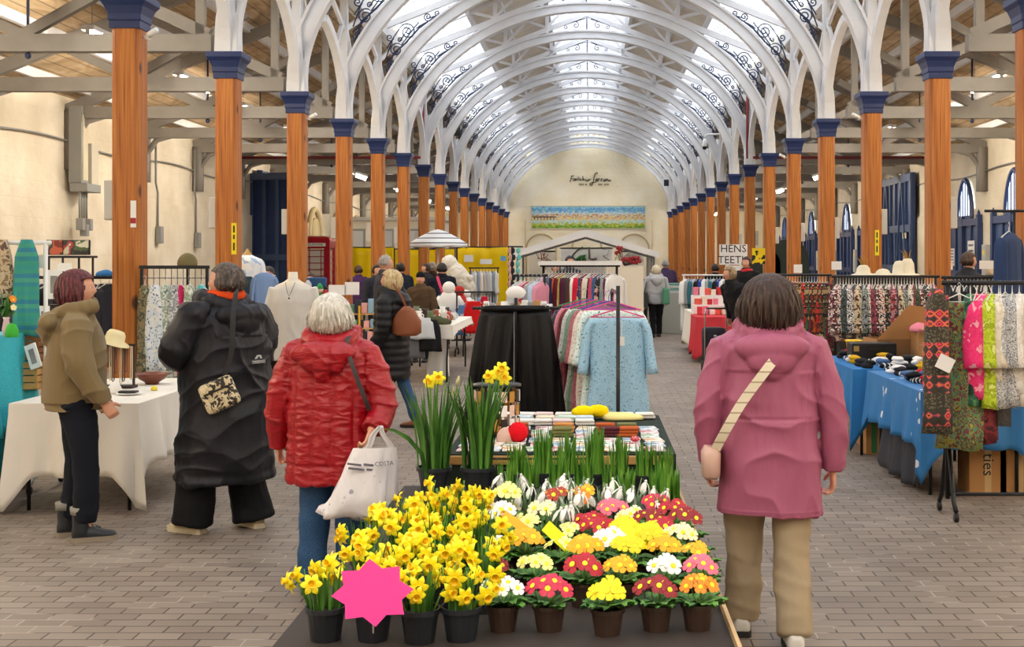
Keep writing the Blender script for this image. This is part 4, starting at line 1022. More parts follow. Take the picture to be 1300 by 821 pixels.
def rosette(t, n=14, L=.085, z0=.07):
    b = MB()
    for i in range(n):
        a = 2*PI*i/n*1.0+rnd(-.2, .2)+(PI/n if i % 2 else 0); l = L*rnd(.75, 1.1); up = rnd(.25, .9); c, s_ = math.cos(a), math.sin(a)
        prof = [(.0, .005), (.25, .014), (.55, .024), (.8, .022), (.95, .012), (1.0, .002)]; o = len(b.v)
        for k, (u, w_) in enumerate(prof):
            d = l*u; z = z0+l*up*u*(1-.62*u)
            for q in (-2, -1, 0, 1, 2):
                wz = .005*math.sin(q*2.2+k*1.9+i)+abs(q)*.003; b.v.append(Vector((c*d-s_*w_*q*.5, s_*d+c*w_*q*.5, z+wz)))
        for k in range(5):
            for q in range(4): a0 = o+k*5+q; b.face([a0, a0+5, a0+6, a0+1])
    b.build('foliage', M_PRIM, t)
def primrose(px, Y, c, lab, nf=11, hh=.045, spread=.05, c2=None, sz=1.15, eye=True, z=ZT):
    t = thing('potted_primrose', lab, 'potted plant', (gx(px, Y), Y, z), 0, 'pots of primroses'); pot(t, .052, .08, M_POTB); rosette(t)
    st = MB(); fl = []
    for i in range(nf):
        a = i*2.4+rnd(-.3, .3); rr = spread*math.sqrt((i+.5)/nf); p = Vector((rr*math.cos(a), rr*math.sin(a), .09+hh+.02*(1-rr/spread)+rnd(-.006, .006))); d = Vector((math.cos(a)*rr/spread*.8, math.sin(a)*rr/spread*.8-.55, .8)); st.tube([(0, 0, .07), p*.7, p], .0016, 4); fl.append((p, d))
    st.build('stem', M_SHOOT, t)
    for i, (p, d) in enumerate(fl): flower(t, p, d, PR[c2 if c2 and i % 3 == 0 else c], EYE, sz*rnd(.9, 1.15), 'flower', 'eye')
PX = [(640, 5.0, 'pale yellow', .12, 9), (622, 4.72, 'white', .1, 10), (655, 4.68, 'pale yellow', .06, 7), (690, 4.78, 'cream', .09, 6), (708, 4.98, 'rust brown', .1, 5), (728, 5.02, 'orange', .1, 4),
      (782, 4.92, 'pink', .06, 10), (748, 4.78, 'crimson', .05, 8), (730, 4.6, 'pale yellow', .04, 5), (757, 4.62, 'crimson', .045, 8), (800, 4.82, 'cream', .05, 6),
      (832, 4.98, 'magenta red', .07, 12), (850, 4.93, 'crimson', .06, 9), (830, 4.74, 'dark red', .06, 8), (871, 4.72, 'dark red', .07, 9), (850, 4.6, 'crimson', .05, 7),
      (795, 4.58, 'bright yellow', .06, 14), (822, 4.52, 'bright yellow', .06, 12), (865, 4.5, 'cream', .05, 8), (768, 4.42, 'white', .05, 12), (745, 4.32, 'golden yellow', .05, 10),
      (800, 4.3, 'bright yellow', .06, 14), (850, 4.3, 'golden yellow', .05, 9), (880, 4.32, 'golden yellow', .03, 5), (662, 4.42, 'golden yellow', .05, 12), (625, 4.4, 'white', .03, 4), (705, 4.4, 'pale yellow', .03, 3),
      (628, 4.1, 'dark red', .04, 8), (680, 4.12, 'pale yellow', .04, 8), (735, 4.06, 'crimson', .04, 9), (790, 4.05, 'golden yellow', .04, 9), (845, 4.06, 'white', .04, 9), (895, 4.1, 'pink', .04, 9),
      (640, 3.82, 'white', .04, 8), (700, 3.82, 'magenta red', .04, 8), (765, 3.8, 'bright yellow', .04, 9), (825, 3.8, 'dark red', .04, 8), (885, 3.82, 'orange', .04, 8),
      (610, 5.02, 'cream', .04, 3), (590, 4.75, 'pale yellow', .04, 0), (880, 4.5, 'cream', .03, 0)]
# keep the pots from standing in one another
XY = [[gx(q[0], q[1])+R.uniform(-.02, .02), q[1]+R.uniform(-.03, .03)] for q in PX]
for it in range(60):
    for a_ in range(len(XY)):
        for b_ in range(a_+1, len(XY)):
            dx, dy = XY[b_][0]-XY[a_][0], XY[b_][1]-XY[a_][1]; dd = math.hypot(dx, dy) or .001
            if dd < .108: k_ = (.108-dd)/2/dd; XY[a_][0] -= dx*k_; XY[a_][1] -= dy*k_; XY[b_][0] += dx*k_; XY[b_][1] += dy*k_
        XY[a_][0] = min(max(XY[a_][0], -.33), .36); XY[a_][1] = min(max(XY[a_][1], 3.5), 5.04)
bycol = {}
for px, Y, c, hh, nf in PX: bycol.setdefault(c, []).append((px, Y))
CN = {}
for px, Y, c, hh, nf in PX:
    k = CN.get(c, 0); CN[c] = k+1; al = bycol[c]
    near = min(PX, key=lambda q: (q[0]-px)**2+((q[1]-Y)*130)**2 if (q[0], q[1]) != (px, Y) and q[2] != c else 1e9)
    lab = 'pot of %s primroses' % c if nf else 'pot of primrose leaves without flowers'
    lab += ' %s the %s ones' % ('left of' if near[0] > px+12 else 'right of' if near[0] < px-12 else 'in front of' if near[1] > Y else 'behind', near[2])
    if len(al) > 1: lab += ', %s from the back' % ['first', 'second', 'third', 'fourth', 'fifth', 'sixth', 'seventh'][sorted(al, key=lambda q: -q[1]).index((px, Y))]
    j_ = PX.index((px, Y, c, hh, nf)); primrose(XY[j_][0]/XY[j_][1]*F+VX, XY[j_][1], c, lab, int(nf*.75+.5), hh, spread=rnd(.045, .062), sz=rnd(1.2, 1.6), c2='golden yellow' if c == 'orange' else None)
# empty black pots and labels
def tagcard(px, py, Y, w, h, rot, mat, lab, pts=None):
    b = MB()
    if pts: b.prism(pts, -.0015, .0015)
    else: b.box((0, 0, 0), (w, .003, h))
    t = thing('plant_label', lab, 'plant label', at(px, py, Y), rot[2]); o = b.build('card', mat, t, smooth=False); o.rotation_euler = (rot[0], rot[1], 0)
    b = MB(); b.tube([(0, .006, 0), (0, .01, ZT+.08-at(px, py, Y).z)], .0025, 5); b.build('stick', plain('white plastic stick', 'e8e8e0', .5), t); return t
NEON = plain('neon yellow card', 'f6f400', .5); NPK = plain('neon pink card', 'ff3fa0', .5); ORG = plain('orange card', 'ffb81a', .5)
tagcard(661, 668, 4.55, .15, .032, (-.5, .62, 0), ORG, 'narrow orange plant label leaning left among the pale primroses')
tagcard(711, 684, 4.45, .14, .045, (-.5, .75, 0), NEON, 'neon yellow plant label leaning among the cream primroses')
tagcard(807, 680, 4.5, .14, .04, (-.6, .5, 0), NEON, 'neon yellow plant label in front of the cream and red primroses')
ptsS = []
for i in range(16): a = 2*PI*i/16+.1; r_ = .115 if i % 2 == 0 else .085; ptsS.append((r_*math.cos(a), r_*.8*math.sin(a)))
s_ = tagcard(473, 752, 3.5, 0, 0, (-.2, 0, 0), NPK, 'neon pink star-shaped price card in front of the daffodils', ptsS)
for i, (px, Y) in enumerate(((760, 5.45), (700, 5.5), (612, 5.35), (590, 5.15), (612, 4.6))):
    t = thing('plant_pot', 'empty black plant pot %s' % ['between the snowdrops and the stubby shoots', 'half hidden behind the middle snowdrops', 'in front of the right-hand tall daffodils', 'left of the snowdrops behind the small daffodils', 'beside the white primroses at the daffodils'][i], 'plant pot', (gx(px, Y), Y, ZT), 0, 'empty black pots'); pot(t, .055, .1)
# ---------------------------------------------------------------- goods: shared makers
BLACKM = plain('black metal tube', '17171a', .4, .3); CHROME = plain('chrome tube', 'c9ccd0', .25, 1); WHITEP = plain('white plastic', 'ecebe6', .5)
WOODL = plain('light wood', 'c79a5b', .6, var=.15); WOODM = plain('mid brown wood', '8d5a2c', .6, var=.2); CARD = plain('brown cardboard', 'b58450', .8, var=.06); CARDD = plain('dark inside of cardboard', '8a6238', .85)
WHITEC = cloth('white cotton cloth', 'ece7dd', .85, 7, .5, .015); PAPER = plain('white paper', 'f4f2ee', .7); INK = plain('black ink', '1a1a1a', .6)
def wavy(i, j, amp, f=3.0, seed=0): return amp*(math.sin(i*f+seed)+.5*math.sin(i*f*2.3+seed*2)+.3*math.sin(j*3+i*f*.7))
def hanger(parent, z=0, w=.2, mat=None, rz=0):
    b = MB(); b.tube([(0, 0, z+.0), (.012, 0, z+.03), (0, 0, z+.045), (-.013, 0, z+.03)], .0022, 5)
    b.tube([(0, 0, z), (0, 0, z-.03), (-w, 0, z-.085)], [.003, .004, .005], 5); b.tube([(0, 0, z-.03), (w, 0, z-.085)], [.004, .005], 5); b.tube([(-w, 0, z-.085), (w, 0, z-.085)], .003, 5)
    if rz: b.xform(Matrix.Rotation(rz, 4, 'Z'))
    return b.build('hanger', mat or WHITEP, parent)
def garment(name, lab, cat, loc, rz, mat, kind='top', w=.22, L=.75, th=.035, grp=None, sleeve=.45, seed=0, hmat=None, flare=1.0, hang=True, hw=None, mat2=None):
    """clothing on a hanger; hook point is the origin, width along local x"""
    t = thing(name, lab, cat, loc, rz, grp)
    if hang: hanger(t, -.01, min(w*.9, .19), hmat)
    b = MB(); n = 22; prof = []
    if kind == 'dress': prof = [(-.12, .085, .5), (-.1, .1, .7), (-.105, w*.8, 1), (-.14, w, 1.1), (-.3, w*.93, 1.1), (-.3-.25*(L-.3), w*.9*lerp(1, flare, .3), 1.2), (-.3-.6*(L-.3), w*lerp(1, flare, .65), 1.3), (-L, w*flare, 1.4)]
    elif kind in ('top', 'jacket'):
        prof = [(-.055, .055, .5), (-.075, .09, .8), (-.105, w*.85, 1), (-.14, w, 1.1), (-.3, w*.93, 1.1), (-.3-.25*(L-.3), w*.9*lerp(1, flare, .3), 1.2), (-.3-.6*(L-.3), w*lerp(1, flare, .65), 1.3), (-L, w*flare, 1.4)]
    elif kind == 'skirt': prof = [(-.06, w*.72, .9), (-.1, w*.75, 1), (-.35*L, w*.95*flare, 1.3), (-.7*L, w*1.1*flare, 1.4), (-L, w*1.2*flare, 1.5)]
    elif kind == 'trousers': prof = [(-.07, w*.8, .9), (-.1, w*.82, 1), (-.3*L, w*.95, 1.2), (-L, w*flare, 1.2)]
    elif kind == 'scarf': prof = [(.03, w*.35, 1.6), (-.03, w*.6, 1.6), (-.1, w*.85, 1.5), (-.5*L, w*1.0, 1.1), (-L, w*1.05*flare, 1.0)]
    P_ = []
    for i in range(len(prof)-1):
        k = 3 if i > 2 else 2
        for j in range(k): P_.append(tuple(lerp(prof[i][q], prof[i+1][q], j/k) for q in range(3)))
    P_.append(prof[-1]); rings = []
    for (z, hw_, tt) in P_:
        d = min(1, max(0, -z-.1)/L*1.6); ring = []
        for j in range(n):
            a = 2*PI*j/n; x = hw_*math.cos(a); y = th*tt*math.copysign(abs(math.sin(a))**.6, math.sin(a))
            fd = d*(.014*math.sin(x*46+seed)+.009*math.sin(x*83+seed*2+z*3)); ring.append((x+.01*d*math.sin(z*9+seed), y+fd, z+(.012*math.sin(x*21+seed) if z == -L else 0)))
        rings.append(ring)
    b.loft(rings); b.build({'top': 'body_cloth', 'dress': 'body_cloth', 'jacket': 'body_cloth', 'skirt': 'skirt_cloth', 'trousers': 'trouser_cloth', 'scarf': 'scarf_cloth'}[kind], mat, t)
    if kind in ('top', 'dress', 'jacket') and sleeve:
        for sd in (-1, 1):
            b = MB(); p = seg([(sd*w*.8, 0, -.12), (sd*(w-.005), .0, -.18), (sd*(w+.012), .01*math.sin(seed), -.15-sleeve*.5), (sd*(w+.035), -.01, -.14-sleeve)], 3)
            b.tube(p, [.05+.018*(i/len(p)) if kind != 'top' else .05 for i in range(len(p))], 10, flat=.55); b.build('sleeve', mat2 or mat, t)
    return t
def rail(name, lab, x0, x1, Y, z, mat=BLACKM, cat='clothes rail', r=.016, foot=.28, rz=0, low=.15, dy=0, cast=True):
    cx = (x0+x1)/2; hw = abs(x1-x0)/2; t = thing(name, lab, cat, (cx, Y, 0), rz)
    b = MB(); b.tube([(-hw-.04, 0, z), (hw+.04, 0, z)], r, 10); b.build('top_bar', mat, t)
    if low: b = MB(); b.tube([(-hw, 0, low), (hw, 0, low)], r*.8, 8); b.build('lower_bar', mat, t)
    for sd in (-1, 1):
        b = MB(); b.tube([(sd*hw, 0, .12), (sd*hw, 0, z+.0)], r, 10); b.build('upright', mat, t)
        b = MB(); b.tube([(sd*hw, -foot, .07), (sd*hw, -foot*.75, .12), (sd*hw, 0, .55 if cast == 2 else .16), (sd*hw, foot*.75, .12), (sd*hw, foot, .07)], r, 8); fo = b.build('foot', mat, t)
        for s2 in (-1, 1):
            b = MB(); b.lathe((0, 0, 0), [(.004, -.012), (.03, -.012), (.03, .012), (.004, .012)], 12); b.xform(Matrix.Translation((sd*hw, s2*foot, .031)) @ Matrix.Rotation(PI/2, 4, 'Y')); b.build('castor', plain('black castor', '111113', .5), fo)
    return t
def ftable(lab, x0, x1, y0, y1, z, grp=None, top=None, rz=0):
    cx, cy = (x0+x1)/2, (y0+y1)/2; w_, d_ = x1-x0, y1-y0; t = thing('folding_table', lab, 'table', (cx, cy, 0), rz, grp)
    bx('tabletop', top or plain('grey plastic tabletop', 'c8c8c4', .5), (0, 0, z-.02), (w_, d_, .04), t, .006)
    lx = w_ > d_
    for s_ in (-1, 1):
        for s2 in (-1, 1):
            b = MB(); X = s_*(w_/2-.08); Y_ = s2*(d_/2-.08); u = (s_*-.1, 0) if lx else (0, s2*-.1); b.tube([(X+u[0], Y_+u[1], z-.05), (X+u[0]*.8, Y_+u[1]*.8, z*.55), (X, Y_, z*.4), (X, Y_, 0)], .014, 8); b.build('leg', BLACKM, t)
    return t
def tcloth(name, lab, x0, x1, y0, y1, z, drop, mat, corner=.25, fold_=.035, seed=0, cat='tablecloth', grp=None, n=120, sides=(1, 1, 1, 1)):
    """cloth laid over a table: front(y0), right(x1), back(y1), left(x0) drops"""
    cx, cy = (x0+x1)/2, (y0+y1)/2; hx, hy = (x1-x0)/2+.012, (y1-y0)/2+.012; per = []; L = [(2*hx), (2*hy), (2*hx), (2*hy)]; tot = sum(L)
    cs = [(-hx, -hy), (hx, -hy), (hx, hy), (-hx, hy)]; nrm = [(0, -1), (1, 0), (0, 1), (-1, 0)]; m_ = 10; rings = []
    pts = []
    for s_ in range(4):
        k = max(4, int(n*L[s_]/tot))
        for j in range(k): pts.append((s_, j/k))
    dr = [drop*q for q in sides] if not isinstance(drop, (list, tuple)) else list(drop)
    for i in range(m_+1):
        v = i/m_; ring = []
        for s_, u in pts:
            a, c_ = cs[s_], cs[(s_+1) % 4]; x, y = lerp(a[0], c_[0], u), lerp(a[1], c_[1], u); e = min(u, 1-u)*L[s_]
            ck = max(0, 1-e/.18); other = dr[(s_-1) % 4] if u < .5 else dr[(s_+1) % 4]; d = lerp(dr[s_], (dr[s_]+other)/2, ck)+corner*ck**1.5
            d = min(d, z-.015)
            nx, ny = nrm[s_]; o2 = nrm[(s_-1) % 4] if u < .5 else nrm[(s_+1) % 4]; nx += o2[0]*ck*.7; ny += o2[1]*ck*.7
            sl = L[s_]*u; w_ = fold_*v**1.1*(math.sin(sl*17+seed+s_)+.6*math.sin(sl*31+seed*2)+.8)+.01*v; w_ = max(w_, .004)
            ring.append((x+nx*w_, y+ny*w_, z+.006-d*v-(0 if v else 0)))
        rings.append(ring)
    b = MB(); b.loft(rings, cap=False); o = len(b.v); top = list(range(len(rings[0]))); b.face(top)
    ob = b.build(name, mat, None, loc=(cx, cy, 0), solid=.004, auto=.7); tag(ob, lab, cat, grp); return ob
def sign(lab, body, px, py, Y, w, h, size, fg=None, bg=None, cat='sign', name='card_sign', post=None, extra=None, rz=0):
    p = at(px, py, Y); t = thing(name, lab, cat, p, rz); bx('card', bg or PAPER, (0, 0, 0), (w, .006, h), t)
    k = len(body) if isinstance(body, (list, tuple)) else 1; bl = body if isinstance(body, (list, tuple)) else [body]
    for i, s_ in enumerate(bl):
        if s_: text('lettering', s_, fg or INK, (0, -.005, (k-1)/2*size*1.05-i*size*1.05), size, parent=t, extrude=.001)
    if post: b = MB(); b.tube([(0, .008, -h/2), (0, .008, post-p.z)], .006, 6); b.build('post', BLACKM, t)
    return t
def heap(name, lab, cat, loc, mat, sx, sy, sz, seed=0, grp=None, lump=.35):
    b = MB(); b.ball((0, 0, 0), (sx, sy, sz*1.0), 16, 10, fn=lambda p: p*(1+lump*noise.noise(Vector((p.x*9+seed, p.y*9, p.z*9)))))
    for v in b.v: v.z = max(v.z, -sz*.3)+sz*.3
    o = b.build(name, mat, None, loc=loc); tag(o, lab, cat, grp); return o
def bxt(name, lab, cat, c, d, mat, rz=0, grp=None, bevel=.004):
    o = MB().box((0, 0, d[2]/2), d).build(name, mat, None, loc=c, smooth=False, bevel=bevel); o.rotation_euler = (0, 0, rz); tag(o, lab, cat, grp); return o
def mannequin(lab, px, Y, ztop, mat, w=.21, L=.75, rz=0, sleeve=.5, wood=False):
    x = gx(px, Y); t = thing('dress_form', lab, 'mannequin', (x, Y, 0), rz); z = ztop
    b = MB(); b.loft([ell(0, 0, q, r1, r2, 20) for q, r1, r2 in ((z, .045, .045), (z-.07, .05, .05), (z-.1, .09, .07), (z-.14, w*.85, .1), (z-.3, w*.82, .12), (z-.5, w*.65, .1), (z-.62, w*.75, .11))]); b.build('torso', plain('cream mannequin', 'e2d9c6', .6), t)
    b = MB(); b.tube([(0, 0, 0.03), (0, 0, z-.6)], .015, 8); b.lathe((0, 0, 0), [(.2, 0), (.2, .02), (.03, .04)], 18); b.build('stand', BLACKM, t)
    if wood: b = MB(); b.lathe((0, 0, z), [(.05, 0), (.055, .03), (.03, .05), (.02, .07), (.008, .09)], 14); b.build('neck_cap', WOODL, t)
    return t, x
# ---------------------------------------------------------------- left-hand stalls
# white clothed table beside the khaki hoodie
ftable('folding table under the long off-white cloth at the left, behind the khaki hoodie', -3.98, -3.12, 8.68, 10.5, .74, top=plain('grey plastic tabletop', 'c8c8c4', .5))
tcloth('tablecloth', 'long off-white cloth hanging over the table behind the khaki hoodie', -3.98, -3.12, 8.68, 10.5, .745, (.5, .44, .3, .5), WHITEC, .3, .03, 1, n=200)
z = .755
def onL(px, Y): return (gx(px, Y), Y, z)
t = thing('serving_bowl', 'shallow reddish brown wooden bowl on the white table', 'bowl', (gx(193, 10.0), 10.0, z)); b = MB(); b.lathe((0, 0, 0), [(.05, 0), (.055, .015), (.1, .04), (.135, .085), (.13, .085), (.09, .045), (.01, .02)], 26, cap=False); b.face(list(range(26))[::-1]); b.build('bowl_body', plain('reddish brown turned wood', '6e2f16', .35, coat=.4), t)
t = thing('plate', 'round white plate with a dark slab on the white table', 'plate', (gx(163, 9.2), 9.2, z)); b = MB(); b.lathe((0, 0, 0), [(.05, 0), (.09, .012), (.088, .016), (.0, .006)], 24, cap=False); b.build('dish', PAPER, t); b = MB(); b.box((0, 0, .022), (.13, .07, .014)); b.build('slate', plain('black slate', '1e1d20', .5), t, smooth=False, bevel=.004)
for i, (px, Y, w_, d_, h_, c, lab) in enumerate(((36, 9.6, .2, .16, .22, WOODL, 'small light wooden crate standing on the white table'), (40, 9.62, .16, .13, .2, WOODM, 'darker wooden crate stacked on the light one')), 0):
    zz = z+(0 if i == 0 else .222); t = thing('wooden_crate', lab, 'crate', (gx(px, Y), Y, zz))
    b = MB()
    for k in range(4): b.box((0, -d_/2, h_*(.14+.24*k)), (w_, .008, h_*.2)); b.box((0, d_/2, h_*(.14+.24*k)), (w_, .008, h_*.2)); b.box((-w_/2, 0, h_*(.14+.24*k)), (.008, d_, h_*.2)); b.box((w_/2, 0, h_*(.14+.24*k)), (.008, d_, h_*.2))
    b.build('slat', c, t, smooth=False); b = MB(); b.box((0, 0, .006), (w_-.01, d_-.01, .01)); b.build('crate_base', c, t, smooth=False)
    for sx in (-1, 1):
        for sy in (-1, 1): bx('corner_post', c, (sx*(w_/2-.015), sy*(d_/2-.015), h_/2), (.02, .02, h_), t)
def frame(lab, px, py, Y, w_, h_, tilt=0, ry=0, fc=PAPER, art=None, rz=0):
    t = thing('picture_frame', lab, 'picture', at(px, py, Y), rz); o = bx('frame', fc, (0, 0, 0), (w_, .015, h_), t, .003, (tilt, ry, 0)); a = bx('picture', art or plain('grey print of a feather', '8f8c8c', .7, var=.4), (0, -.009, 0), (w_*.45, .004, h_*.6), t, 0, (tilt, ry, 0)); return t
frame('white framed small print standing behind the red-haired person', 69, 361, 10.4, .13, .24)
frame('white framed strip leaning on the crates at the left table', 42, 452, 9.45, .09, .19, -.2, -.38)
frame('white card print pinned below the upper shelf', 56, 405, 10.4, .09, .22)
# two-tier black stand with two pictures on it
t = thing('display_stand', 'black metal stand carrying two colourful pictures, behind the red-haired person', 'stand', (gx(90, 10.9), 10.9, 0)); zt = gz(326, 10.9)
for sx in (-.19, -.07, .07, .19): bx('post', BLACKM, (sx, 0, zt/2), (.015, .015, zt), t)
bx('shelf', BLACKM, (0, 0, zt), (.4, .16, .02), t); bx('shelf', BLACKM, (0, 0, zt-.42), (.4, .16, .02), t)
def art(nm, cols, sc): return print_cloth(nm, cols, sc, .5, 'noise')
for px, w_, nm, cols in ((70, .15, 'framed red and brown abstract picture on the black stand', ['7a2a22', 'c25a3a', '3a3230', 'b8a890']), (97, .24, 'framed green and cream swirled picture on the black stand', ['d8d4bc', '4a5a34', '2c2a26', 'a83a3a', 'c8c4a8'])):
    frame(nm, px, 314, 10.88, w_, .13, 0, 0, BLACKM, art(nm[:30], cols, 12)).children[1].scale = (2.0, 1, 1.55)
sign('white price card hanging from the black stand', ['', ''], 82, 339, 10.8, .12, .07, .03)
# straw hat and jewellery stand
t = thing('sun_hat', 'cream straw sun hat on the jewellery stand beside the khaki hoodie', 'hat', (gx(144, 9.6), 9.6, gz(436, 9.6))); b = MB(); b.lathe((0, 0, 0), [(.12, .0), (.115, .012), (.075, .03), (.07, .075), (.055, .1), (.0, .108)], 24, cap=False); b.build('straw', plain('cream straw', 'e3d6a8', .8, var=.08), t).rotation_euler = (0, .3, 0)
t = thing('jewellery_stand', 'dark stand hung with strings of beads on the white table', 'stand', (gx(150, 9.7), 9.7, z)); b = MB(); b.box((0, 0, .01), (.26, .12, .02)); b.box((-.12, 0, .17), (.015, .02, .32)); b.box((.12, 0, .17), (.015, .02, .32)); b.box((0, 0, .33), (.27, .02, .015)); b.build('frame', plain('dark wood', '2c1c14', .6), t, smooth=False)
for k in range(12):
    x = -.11+.02*k; b = MB(); L_ = rnd(.18, .28); b.tube([(x-.006, -.02, .32), (x-.008, -.025, .32-L_), (x, -.03, .31-L_), (x+.008, -.025, .32-L_), (x+.006, -.02, .32)], .0045, 5)
    b.build('bead_string', plain(['black beads', 'brown beads', 'amber beads', 'cream beads'][k % 4], ['1c1818', '4a2a1c', '9a5a2a', 'c8b898'][k % 4], .4), t)
heap('bead_pile', 'small pile of white shells on the table by the khaki hoodie', 'shells', (gx(145, 9.3), 9.3, z), WHITEC, .05, .05, .06, 3); heap('soap', 'small yellow soap near the brown bowl on the white table', 'soap', (gx(196, 9.5), 9.5, z), plain('yellow soap', 'e8d23a', .5), .025, .02, .03, 4)
# turquoise-green scarf hanging, and the rail it hangs from
rail('garment_rail', 'pale rail at the far left edge from which the green scarf hangs', gx(-60, 9.6), gx(58, 9.6), 9.6, gz(308, 9.6), WHITEP, low=0)
def sc(nm, lab, px, py, Y, w_, L, mat, seed=0, grp=None, fl=1, rz=0, kind='scarf'): return garment(nm, lab, 'scarf', at(px, py, Y), rz, mat, kind, w_, L, .03, grp, seed=seed, hang=False, flare=fl)
sc('scarf', 'turquoise and green woven scarf hanging long and knotted at the left', 34, 309, 9.55, .1, .7, stripes('turquoise and green weave', ['2f8f8a', '35927f', '2c8394', '459a84', '2b7c9a', '3a9480'], 5.1), 2)
sc('scarf', 'brown patterned scarf at the left picture edge beside the green one', 3, 309, 9.55, .08, .4, art('brown print scarf', ['8a6a4a', 'c8b090', '5a4030'], 20), 5)
for i, (px, lab) in enumerate(((5, 'white card hanging beside the brown scarf'), (48, 'white card to the right of the green scarf'))): sign(lab, ['', ''], px, 332, 9.7, .12, .1, .03)
# teal cloth stall at the far left edge
bxt('side_table', 'table hidden under the teal sheet at the left edge', 'table', (-4.75, 9.2, 0), (.9, 1.0, 1.17), plain('side table board', '6a5a4a', .7))
TEAL = cloth('teal blue sheet', '2ba6b8', .6, 4, .9, .03, col2='4cc3cf'); TEALD = cloth('dark teal sheet', '0c6a70', .8, 5, .5, .02)
tcloth('draped_sheet', 'bright teal sheet draped over the stall at the left edge', -5.2, -4.3, 8.7, 9.7, 1.18, .72, TEAL, .1, .04, 2, 'sheet')
tcloth('draped_sheet', 'dark teal sheet below the bright teal one at the left edge', -5.19, -4.31, 8.69, 9.71, .6, .45, TEALD, .0, .03, 3, 'sheet')
t = thing('vase', 'vase of mixed flowers on the teal stall at the left edge', 'vase', (gx(8, 9.0), 9.0, 1.19)); b = MB(); b.lathe((0, 0, 0), [(.02, 0), (.03, .05), (.018, .12), (.024, .14)], 14); b.build('vase_body', plain('pink china', 'e8c8cc', .3), t)
b = MB()
for i in range(40): a = rnd(0, 6.28); b.leaf([(0, 0, .12), (math.cos(a)*.04, math.sin(a)*.04, .12+rnd(.05, .12)), (math.cos(a)*rnd(.05, .11), math.sin(a)*.08, .12+rnd(.02, .2))], [.004, .012, .002])
b.build('greenery', M_BLADE, t)
for i in range(7): a = rnd(0, 6.28); flower(t, (math.cos(a)*.07, -.04+.03*math.sin(a), .2+rnd(0, .1)), (math.cos(a), -1, .4), PR['cream' if i % 2 else 'orange'], EYE, 1.2, 'flower', 'eye')
heap('toy', 'bright green soft toy beside the vase at the left edge', 'soft toy', (gx(14, 8.95), 8.95, 1.19), plain('bright green plush', '3fae3a', .95), .05, .05, .07, 2)
# dark clothes rail behind the red-haired person
rail('garment_rail', 'black clothes rail behind the person with dark red hair', gx(-5, 12.2), gx(148, 12.2), 12.2, gz(352, 12.2))
for i in range(14):
    px = 2+i*10.5; garment('jacket', 'dark jacket on the rail left of the first column, %s from the left' % ['leftmost', 'second', 'third', 'fourth', 'fifth', 'sixth', 'seventh', 'eighth', 'ninth', 'tenth', 'eleventh', 'twelfth', 'thirteenth', 'rightmost'][i], 'jacket', at(px, 353, 12.2), PI/2+rnd(-.25, .25), cloth('dark cloth %d' % (i % 4), ['1a1a20', '2c2c34', '101014', '3a3a44'][i % 4]), 'jacket', .2, rnd(.7, .85), .03, 'dark jackets on the left rail', seed=i)
heap('folded_top', 'bright blue folded top laid over the end of the dark rail', 'folded clothes', (gx(133, 12.1), 12.1, gz(350, 12.1)), cloth('bright blue jersey', '2f6fae'), .09, .05, .05, 7)
# wire grid panel with scarves
Yg = 11.3; xg0, xg1, zg0, zg1 = gx(180, Yg), gx(263, Yg), gz(500, Yg), gz(339, Yg)
t = thing('grid_panel', 'black wire grid panel hung with scarves beside the nearest left column', 'display panel', ((xg0+xg1)/2, Yg, 0)); hw = (xg1-xg0)/2
b = MB()
for i in range(12): x = lerp(-hw, hw, i/11); b.tube([(x, 0, .05), (x, 0, zg1)], .0035, 4)
for i in range(17): z_ = lerp(.1, zg1, i/16); b.tube([(-hw, 0, z_), (hw, 0, z_)], .0035, 4)
b.build('wire_mesh', plain('dark grey wire', '3a3a3e', .5), t)
bx('top_rail', BLACKM, (0, 0, zg1), (2*hw+.04, .03, .03), t); bx('side_post', BLACKM, (-hw, 0, zg1/2), (.025, .025, zg1), t); bx('side_post', BLACKM, (hw, 0, zg1/2), (.025, .025, zg1), t)
for sx in (-1, 1): bx('foot', BLACKM, (sx*hw, 0, .02), (.03, .5, .03), t)
SCF = [(184, 'olive and brown leaf print scarf, leftmost on the wire panel', ['6a6a4a', '8a7a5a', '4a4a3a', '9aa08a'], None, .07, 480), (197, 'white scarf with blue flowers on the wire panel', ['f0f0ee', 'e6ecf0', 'dfe6ee'], '4a6a9a', .085, 470), (210, 'pale green and white scarf on the wire panel', ['dfe6dc', '9ab09a', 'eef0ea', '6f8a7a'], None, .07, 478),
       (221, 'grey and white printed scarf on the wire panel', ['b8bcbe', '8f9598', 'dcdedc', '6f767a'], None, .07, 462), (230, 'narrow magenta scarf on the wire panel', ['c8185e', 'd8206a'], None, .03, 474), (241, 'green and cream leaf scarf on the wire panel', ['dfe2d2', '8fa08a', 'c0c8b4', 'f0f0e8'], None, .06, 440), (256, 'turquoise scarf, rightmost on the wire panel', ['4ab0b4', '7accc8', 'bfe0dc'], None, .07, 400)]
for i, (px, lab, cols, sp, w_, pb) in enumerate(SCF):
    zt = gz(362, Yg); t = sc('scarf', lab, px, 366, Yg-.07-.015*(i % 2), w_, zt-gz(pb, Yg), print_cloth('scarf print %d' % i, cols, 22, .8, 'noise' if not sp else 'voronoi', spots=sp, spot=.3), i*1.7, 'scarves on the wire panel'); hanger(t, .07, .05)
heap('sun_hat', 'olive felt hat perched above the wire grid panel', 'hat', (gx(238, 11.5), 11.5, zg1+.0), plain('olive felt', '6e6440', .9), .09, .09, .1, 1, lump=.05)
bxt('hat_block', 'thin post under the olive hat', 'stand', (gx(238, 11.5), 11.5, 0), (.02, .02, zg1), BLACKM)
